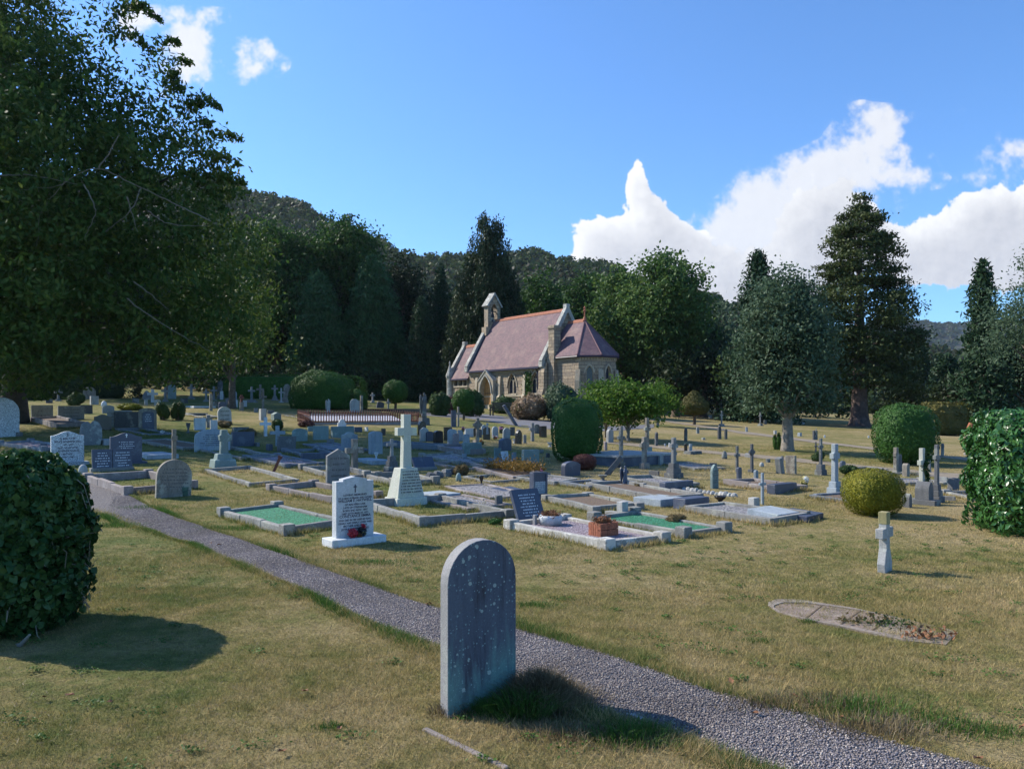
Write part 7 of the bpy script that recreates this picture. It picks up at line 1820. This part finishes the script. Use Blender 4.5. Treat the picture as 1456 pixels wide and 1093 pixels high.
# great drooping tree on the left
def smooth_path(P):
    P = [np.array(p, float) for p in P]; Q = [2*P[0]-P[1]]+P+[2*P[-1]-P[-2]]; out = []
    for i in range(len(P)-1):
        a, b, c, d = Q[i:i+4]
        for k in range(8):
            t = k/8; out.append(.5*((2*b)+(c-a)*t+(2*a-5*b+4*c-d)*t*t+(3*b-a-3*c+d)*t**3)+RNG.normal(size=3)*.012)
    return out+[P[-1]]
def great_tree():
    y = 30.; p = at(-10, y); p = at(20, y); root = empty('weeping_beech', p, 0, 'huge spreading beech with drooping branches filling the left side', 'tree')
    def px2(px, py, yy): return np.array([(px-CX)/F*yy-p.x, yy-p.y, hgt(py, yy)-p.z])
    C = []
    spec = [(0, 50, 28, 2.7), (78, 135, 28, 2.5), (60, 190, 27, 3.3), (150, 195, 27.5, 2.3), (220, 215, 27.5, 2.0), (-60, 60, 28, 4), (-60, 250, 27, 4), (30, 280, 26, 3.6), (120, 270, 26, 3.4),
            (200, 270, 26.5, 2.9), (255, 250, 27.5, 2.0), (20, 380, 26, 3.4), (110, 370, 25.5, 3.2), (190, 370, 26, 3.0), (255, 350, 27, 2.6), (60, 460, 26, 3.0), (150, 460, 25.8, 2.9), (230, 450, 26.5, 2.7), (290, 410, 28, 2.4), (300, 480, 29, 2.3), (0, 480, 26, 2.8), (250, 515, 27.5, 1.8), (180, 520, 27, 1.6), (340, 470, 31, 2.0), (-80, 420, 26, 4), (0, 470, 23.5, 2.2), (40, 515, 24.5, 1.6), (-40, 520, 24, 2.0), (20, 400, 23, 2.4), (-10, 330, 23.5, 2.6), (20, 230, 24.5, 2.6), (0, 140, 25.5, 2.8), (90, 510, 25, 1.5), (20, 520, 26.5, 1.7), (-20, -20, 28, 2.6), (330, 400, 31, 2.2), (310, 330, 29, 1.6), (285, 300, 28, 1.8)]
    P_ = []; N_ = []
    for (px, py, yy, r_) in spec:
        c = px2(px, py, yy); pts, nr = crown_points([(c[0], c[1], c[2], r_, r_*.9, r_*.95)], .70 if py > 240 else 1.1, .34, 42, .25)
        P_.append(pts); N_.append(nr)
    # twiggy sprays reaching out against the sky
    tw = MB(); sprays = [(225, 60, 400, 8), (150, 30, 230, 30), (200, 110, 255, 60), (220, 130, 270, 90), (230, 170, 252, 105), (250, 165, 314, 155), (240, 200, 290, 150), (260, 225, 345, 200), (270, 250, 340, 235), (260, 280, 348, 262), (255, 260, 318, 300), (150, 60, 215, 75), (240, 150, 258, 130), (270, 205, 300, 180), (60, 20, 80, -20), (130, 40, 140, -15)]
    for (x0, y0, x1, y1) in sprays:
        if (x0, y0) == (225, 60): x1, y1, x0, y0 = 205, 8, 150, 60
        a = px2(x0, y0, 27.6); b = px2(x1, y1, 27.2+RNG.uniform(-.6, .6)); n = int(110+62*np.linalg.norm(b-a))
        t_ = RNG.uniform(0, 1, n)**.8; mid = a+(b-a)*t_[:, None]; mid[:, 2] += np.sin(t_*PI)*.5; mid += RNG.normal(size=(n, 3))*np.array([.22, .3, .16])*(1.25-t_[:, None])
        P_.append(mid); N_.append(rand_dirs(n))
        tw.tube([a, (a+b)/2+np.array([0, 0, .5]), b], [.035, .02, .006], 4)
    P = np.concatenate(P_); Nn = np.concatenate(N_); m = P[:, 2] > 1.1+.35*np.sin(P[:, 0]*1.3); P = P[m]; Nn = Nn[m]
    V, Q = leaf_quads(P, .23, .095, Nn, .25, .9); mesh_np('crown', V, Q, L['beech'], root)
    mb = MB(); mb.tube([(0, 0, -.5), (0, 0, 1), (.2, 0, 4), (.3, -.5, 9), (.2, -1, 16)], [.6, .45, .38, .30, .12], 12)
    for (px, py, yy, r_) in spec[:22]: c = px2(px, py, yy); limb(mb, (.2, -.2, max(2.5, c[2]*.55)), tuple(c), .16, .03, .1)
    mb.build('trunk', plain('dark_beech_bark', (.045, .038, .03), .95, var=.4, scale=6), root, smooth=True)
    # pale bare boughs arching in front
    bb = MB()
    for pts in ([(300, 315), (250, 290), (190, 262), (140, 240), (100, 255), (60, 300), (52, 350)], [(140, 240), (165, 200), (170, 190)], [(200, 268), (185, 300), (150, 330)], [(0, 250), (50, 250), (110, 262)], [(210, 300), (240, 318), (300, 322)], [(100, 255), (80, 265), (30, 270)], [(120, 262), (135, 300), (120, 340)], [(180, 425), (230, 460), (300, 500)], [(190, 400), (240, 440)], [(180, 280), (196, 330)]):
        bb.tube(smooth_path([px2(a, b, 22.9+.5*math.sin(a*.03)) for a, b in pts]), np.linspace(.022, .006, 8*(len(pts)-1)+1).tolist(), 5)
    bb.build('bare_boughs', M['bough'], root)
great_tree()
# branches of the same depth hanging lower left, a second tree in its shade
broad_tree(at(-60, 27), 8.5, 4.6, 4.0, 1.6, 'beech', 'smaller yellow green tree low at the left edge under the beech', 'trees round the churchyard', (.16, .09), 1.0, 12, .2, .3, 32)
broad_tree(at(330, 44), hgt(372, 44)-tz(330, 44).z, 3.6, 3.4, .9, 'beech', 'yellow green tree right of the beech with branches to the ground', 'trees round the churchyard', (.20, .11), 1.0, 14, .22, .35, 30)
BT = [  # px, distance, top py, radius px, base lift, foliage, label
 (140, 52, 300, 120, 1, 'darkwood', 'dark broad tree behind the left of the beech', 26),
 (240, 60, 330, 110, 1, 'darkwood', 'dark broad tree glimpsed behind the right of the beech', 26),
 (395, 76, 306, 84, 1, 'broad', 'tall deep green tree left of the blue green conifer', 26),
 (478, 78, 298, 86, 1, 'broad', 'tallest broad tree of the left wood against the hill', 26),
 (572, 80, 360, 54, 1, 'darkwood', 'dark tree between the blue green conifer and the cypress', 22),
 (765, 74, 374, 52, 1, 'broad', 'rounded green tree right behind the chapel ridge', 24),
 (830, 80, 376, 50, 1, 'broad', 'pale green tree behind the chapel east gable', 22),
 (945, 64, 348, 74, 1, 'oakl', 'large oak with lobed crown right of the chapel', 30),
 (885, 68, 372, 60, 1, 'oakl', 'oak crowding the left of the large lobed one', 26),
 (985, 70, 405, 45, 1, 'broad', 'lower green tree right of the large oak', 22),
 (1022, 66, 425, 44, .5, 'greygreen', 'silvery green tree right of the chapel oaks', 22),
 (1000, 60, 495, 52, .3, 'darkwood', 'low dark tree behind the bronzed topiary', 18),
 (960, 58, 500, 44, .3, 'darkwood', 'low dark tree between chapel and bronzed topiary', 18),
 (1060, 56, 500, 44, .3, 'shrub', 'low green bushy tree left of the silver leaved tree', 18),
 (1385, 60, 520, 60, .3, 'darkwood', 'low dark tree behind the laurel hedge', 18),
 (1300, 66, 545, 40, .3, 'darkwood', 'low dark tree right of the great cedar', 16),
 (1480, 50, 460, 90, .5, 'darkwood', 'dark tree mass at the far right edge', 20),
]
for px, y, top, rp, lift, mt, lab, nb_ in BT:
    h = hgt(top, y)-tz(px, y).z; r_ = rp*y/F
    broad_tree(tz(px, y), h/1.03, r_*1.05, r_*1.0, max(.3, lift*.8), mt, lab, 'trees round the churchyard', (.34, .22), .62, nb_, .32, .42, 22)
# grey green tree in the right lawn
y = G(1120, 641).y; broad_tree(G(1120, 641), hgt(382, y)-G(1120, 641).z, 66*y/F, 66*y/F, (641-600)/F*y, 'greygreen', 'silver green tree with a pale thick trunk on the right lawn', 'trees round the churchyard', (.15, .08), 1.9, 34, .20, .28, 58, 'barkpale', lean=.15, skirt=8)
p_ = G(1120, 642); mb = MB(); kk = p_.y/F
# silver green tree at the right edge
y = 26.; broad_tree(at(1500, y), hgt(325, y)-at(1500, y).z, 2.5, 2.5, 1.2, 'greygreen', 'silver green tree reaching in at the right edge above the laurel hedge', 'trees round the churchyard', (.11, .06), 1.4, 22, .22, .26, 46)
# great cedar
y = G(1222, 606).y; pc = G(1222, 606)
def cedar():
    root = empty('cedar_tree', pc, 0, 'great bronze green cedar with a massive fluted trunk', 'tree', 'trees round the churchyard')
    Pl = []; Nl = []
    prof = [(302, 8, 0), (318, 28, 0), (340, 42, 0), (365, 50, 0), (392, 55, 0), (418, 66, 2), (445, 72, 4), (475, 72, 6), (505, 74, 6), (535, 74, 4)]
    for i, (py, rp, dx) in enumerate(prof):
        z = hgt(py, y)-pc.z; r_ = rp*y/F*1.04; n_c = int(10+r_*20)
        for j in range(n_c):
            a = RNG.uniform(0, 6.28); rr = r_*RNG.uniform(.2, 1)**.5*RNG.uniform(.85, 1.08)
            c = np.array([math.cos(a)*rr+dx*y/F, math.sin(a)*rr*.9, z+RNG.normal()*.5-.12*rr]); n = 75
            s_ = np.array([.5, .5, .17])*(.65 if py < 400 else .9)
            Pl.append(c+RNG.normal(size=(n, 3))*s_); Nl.append(np.repeat([[math.cos(a), math.sin(a), .8]], n, 0))
    P = np.concatenate(Pl); V, Q = leaf_quads(P, .26, .12, np.concatenate(Nl), .3, .3); mesh_np('crown', V, Q, L['cedar'], root)
    mb = MB(); prof2 = [(.95, -.3), (.72, .2), (.58, .8), (.50, 2.0), (.44, 4), (.3, 8), (.15, 12), (.03, hgt(315, y)-pc.z)]
    mb.lathe(prof2, 16)
    for i in range(46):
        z = 3+i*.28; a = RNG.uniform(0, 6.28); r_ = np.interp(hgt(0, y)*0+z, [0, 8, 15], [3.2, 2.8, .8]); limb(mb, (0, 0, z), (math.cos(a)*r_, math.sin(a)*r_, z+.3), .08, .02, .05, 4, 5)
    mb.build('trunk', plain('fluted_cedar_bark', (.12, .085, .075), .95, var=.5, scale=3), root, smooth=False)
    mb = MB()
    for q in (((.3, -.4, 3.6), (.9, -.8, 3.3), (1.5, -.9, 2.9)), ((.3, -.4, 4.2), (.8, -.9, 4.4), (1.2, -1, 4.0)), ((.2, -.4, 3), (.9, -.9, 2.8), (2.0, -1, 2.9))): mb.tube(q, [.05, .035, .01], 5)
    mb.build('bare_branch', M['barkpale'], root)
cedar()
# conifers
CF = [  # px, dist, top, radius px, foliage, label, opts
 (530, 74, 360, 58, 'blueconif', 'broad blue green conifer with layered branches, right one of two', dict(topround=1.7, dens=1.5, leaf=(.34, .15), gap=.25)),
 (452, 72, 385, 50, 'blueconif', 'broad blue green conifer, left one of two', dict(topround=2.2, dens=1.5, leaf=(.34, .15), gap=.25)),
 (627, 76, 372, 26, 'conif', 'narrow dark spruce left of the twin cypress', dict(power=.7, dens=1.1)),
 (600, 70, 420, 34, 'conif', 'shorter dark conifer left of the vestry', dict(power=.6, dens=1.1)),
 (1078, 54, 350, 60, 'conif', 'tall dark spruce between the oaks and the silver leaved tree', dict(power=.6, dens=1.0, gap=.3, droop=.35)),
 (1397, 46, 362, 50, 'conif', 'tall dark ragged spruce near the right edge', dict(power=.65, dens=.95, gap=.45, droop=.3)),
 (1310, 72, 468, 24, 'conif', 'small pointed conifer right of the cedar', dict(power=.8, dens=1.0)),
 (1345, 64, 500, 36, 'conif', 'low spreading conifer behind the large clipped bush', dict(power=.5, dens=1.0)),
]
for px, y, top, rp, mt, lab, kw in CF:
    kw = dict(kw); kw.setdefault('leaf', (.36, .13)); conifer_tree(tz(px, y), hgt(top, y)-tz(px, y).z, rp*y/F, mt, lab, 'trees round the churchyard', **kw)
# twin cypress behind the bellcote
def cypress():
    y = 68.; px = 696; p = tz(px, y); root = empty('cypress_tree', p, 0, 'tall twin topped dark cypress rising behind the bellcote', 'tree', 'trees round the churchyard'); k = y/F
    Pl = []; Nl = []
    cols = [(688, 312, 24), (706, 318, 24), (696, 335, 32), (668, 372, 24), (655, 410, 18), (725, 395, 20), (738, 440, 16), (695, 360, 26), (648, 460, 18), (690, 430, 34), (670, 480, 30)]
    for (cx, top, rp) in cols:
        H = hgt(top, y)-p.z; r_ = rp*k; n_c = int(H*r_*13)
        zc_ = RNG.uniform(.2, H, n_c); a = RNG.uniform(0, 6.28, n_c)
        env = r_*np.clip(1-(zc_/H)**4.5, 0.03, 1)**.7*(1+.18*np.sin(a*5+cx)+.12*np.sin(zc_*2.3+a*2))
        C = np.stack([(cx-px)*k+np.cos(a)*env, np.sin(a)*env*1.2, zc_], 1); n = 26
        Pp = C[:, None, :]+RNG.normal(size=(n_c, n, 3))*np.array([.17, .17, .42]); Pl.append(Pp.reshape(-1, 3)); Nl.append(np.repeat(np.stack([np.cos(a), np.sin(a), .2+0*a], 1), n, 0))
    P = np.concatenate(Pl); V, Q = leaf_quads(P, .34, .12, np.concatenate(Nl), .35, 1.6); mesh_np('crown', V, Q, L['cypress'], root)
    mb = MB(); mb.tube([(0, 0, -.3), (0, 0, 6), (-.6, 0, 15)], [.5, .35, .05], 8); mb.build('trunk', M['bark'], root)
cypress()
# young bright trees in front of the chancel
def young(px, py, top, wp, label, y=None, trunkpx=None):
    p = G(px, py); k = p.y/F; h = hgt(top, p.y)-p.z; r_ = wp*k/2
    return broad_tree(p, h, r_, r_, h*.10, 'young', label, 'young trees before the chancel', (.14, .08), 3.4, 26, .07, .20, 26, 'barkpale', name='young_tree')
young(893, 627, 540, 112, 'bright leaved young tree with a pale forked trunk')
young(862, 622, 538, 88, 'bright leaved young tree left of the pale forked trunk')
young(935, 606, 543, 62, 'small yellow green tree at the right end of the chapel planting')
# back hedges
def hedge(a, b, h, d, mt, label, nm='hedge'):
    A = at(*a); B = at(*b); dd = B-A; o = empty(nm, (A+B)/2, math.atan2(dd.y, dd.x), label, 'hedge', 'hedges at the back of the churchyard')
    ln = Vector((dd.x, dd.y)).length; shrub_mesh('foliage', [(0, 0, h*.45, ln/2, d/2, h*.55, 7)], mt, o, (.16, .09), 90, .5, .03, True, .02)
    mb = MB()
    for i in range(int(ln)): mb.tube([(-ln/2+.5+i, 0, -.1), (-ln/2+.5+i, 0, h*.6)], [.05, .02], 5)
    mb.build('stems', M['bark'], o); return o
hedge((300, 60), (520, 62), 2.0, 1.2, 'yew', 'long low green hedge at the back of the left lawn')
hedge((1310, 44), (1372, 45), 1.9, 1.6, 'topiarybrown', 'square bronze topped hedge beneath the far right trees')
hedge((1040, 60), (1105, 58), 2.2, 1.5, 'privet', 'bright green hedge piece left of the silver leaved tree trunk')
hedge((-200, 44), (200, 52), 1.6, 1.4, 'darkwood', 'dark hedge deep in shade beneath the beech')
p = G(1375, 623); mb = MB(); mb.tube([(0, 0, -.1), (.25, 0, .8)], [.25, .15], 9); o = mb.build('tree_stump', M['terracotta'], None); o.location = p; tag(o, 'orange brown leaning stump beside the laurel hedge on the far lawn', 'tree stump')
# the wood that closes the view behind the named trees
def mass(name, label, spec, mat, leaf, dens, csig, per, seed=0):
    P_ = []; N_ = []
    for b in spec: pts, nr = crown_points([b], dens, csig, per, .18); P_.append(pts); N_.append(nr)
    V, Q = leaf_quads(np.concatenate(P_), leaf[0], leaf[1], np.concatenate(N_), .4, .4)
    return tag(mesh_np(name, V, Q, L[mat]), label, kind='stuff')
spec = []
for i in range(130):
    px = RNG.uniform(-350, 1750); y = RNG.uniform(78, 108); x = (px-CX)/F*y; g = float(zg(x, y))
    sk_py = np.interp(px, [p for p, _ in sk], [q for _, q in sk]); topmax = hgt(sk_py+ (35 if px < 900 else 48), y)-g
    hh = min(RNG.uniform(9, 15), topmax); 
    if hh < 3: hh = 3
    spec.append((x, y, g+hh*.5, hh*.36, hh*.36, hh*.5))
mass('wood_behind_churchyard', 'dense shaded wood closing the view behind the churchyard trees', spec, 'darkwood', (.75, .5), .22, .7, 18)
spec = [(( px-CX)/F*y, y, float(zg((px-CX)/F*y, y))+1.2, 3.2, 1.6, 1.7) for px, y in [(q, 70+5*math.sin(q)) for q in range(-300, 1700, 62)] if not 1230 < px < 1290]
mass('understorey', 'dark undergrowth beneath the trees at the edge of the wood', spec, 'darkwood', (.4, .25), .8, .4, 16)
# hillside wood: thousands of small crowns
n = 9000; u = RNG.uniform(-1.35, .95, n); r = 105+(440-105)*RNG.uniform(0, 1, n)**.8; z = hill_z(u, r); x = u*r
heath = ((np.sin(u*9+1)+np.sin(u*17+r*.013)+.02*(r-330)) > .9) & (r > 250)
for nm, sel, mt, lab, hs_ in (('hillside_wood', ~heath, 'hill', 'green woodland covering the hills behind the chapel', (4, 7.5)), ('hillside_scrub', heath, 'hillheath', 'brown and purple scrub patches high on the hills', (2.2, 5))):
    xs_, ys_, zs_ = x[sel], r[sel], z[sel]; m = len(xs_); hh = RNG.uniform(*hs_, m)*(.6+.4*np.clip((ys_-105)/200, 0, 1)); per = 34
    d = rand_dirs(m*per).reshape(m, per, 3); d[:, :, 2] = np.abs(d[:, :, 2])*1.1-.2
    P = np.stack([xs_, ys_, zs_+hh*.45], 1)[:, None, :]+d*(hh*.5)[:, None, None]*RNG.uniform(.6, 1.1, (m, per, 1))
    V, Q = leaf_quads(P.reshape(-1, 3), 1.9, 1.4, d.reshape(-1, 3), .5, .2); tag(mesh_np(nm, V, Q, L[mt]), lab, kind='stuff')
n = 2600; u = RNG.uniform(.3, 1.1, n); r = RNG.uniform(1000, 1640, n)
fvv = np.interp(u, [(p-CX)/F for p in (700, 1000, 1200, 1280, 1330, 1380, 1456, 1700)], [(HZ-q)/F for q in (500, 480, 468, 464, 463, 460, 466, 480)]); ff = np.clip((r-900)/700, 0, 1); ff = ff*ff*(3-2*ff)
z = -20+(EYE+fvv*1600+20)*ff+6*np.sin(u*40)*ff; per = 14; d = rand_dirs(n*per).reshape(n, per, 3); d[:, :, 2] = np.abs(d[:, :, 2])
P = np.stack([u*r, r, z], 1)[:, None, :]+d*RNG.uniform(4, 8, (n, 1, 1)); V, Q = leaf_quads(P.reshape(-1, 3), 8, 6, d.reshape(-1, 3), .5, .2); tag(mesh_np('far_ridge_wood', V, Q, L['hill']), 'distant bluish wood on the far ridge at the right', kind='stuff')

# air
if HAZE:
    mb = MB(); mb.b2(-2600, 2600, -60, 2300, -20, 420); m = bpy.data.materials.new('thin_air'); m.use_nodes = True; nt = m.node_tree; nt.nodes.clear()
    out = N(nt, 'ShaderNodeOutputMaterial'); pv = N(nt, 'ShaderNodeVolumePrincipled'); pv.inputs['Density'].default_value = .00009; pv.inputs['Color'].default_value = (.75, .85, 1, 1); pv.inputs['Anisotropy'].default_value = .3
    nt.links.new(pv.outputs[0], out.inputs['Volume']); o = mb.build('haze', m); tag(o, kind='stuff', label='thin blue air over the valley')
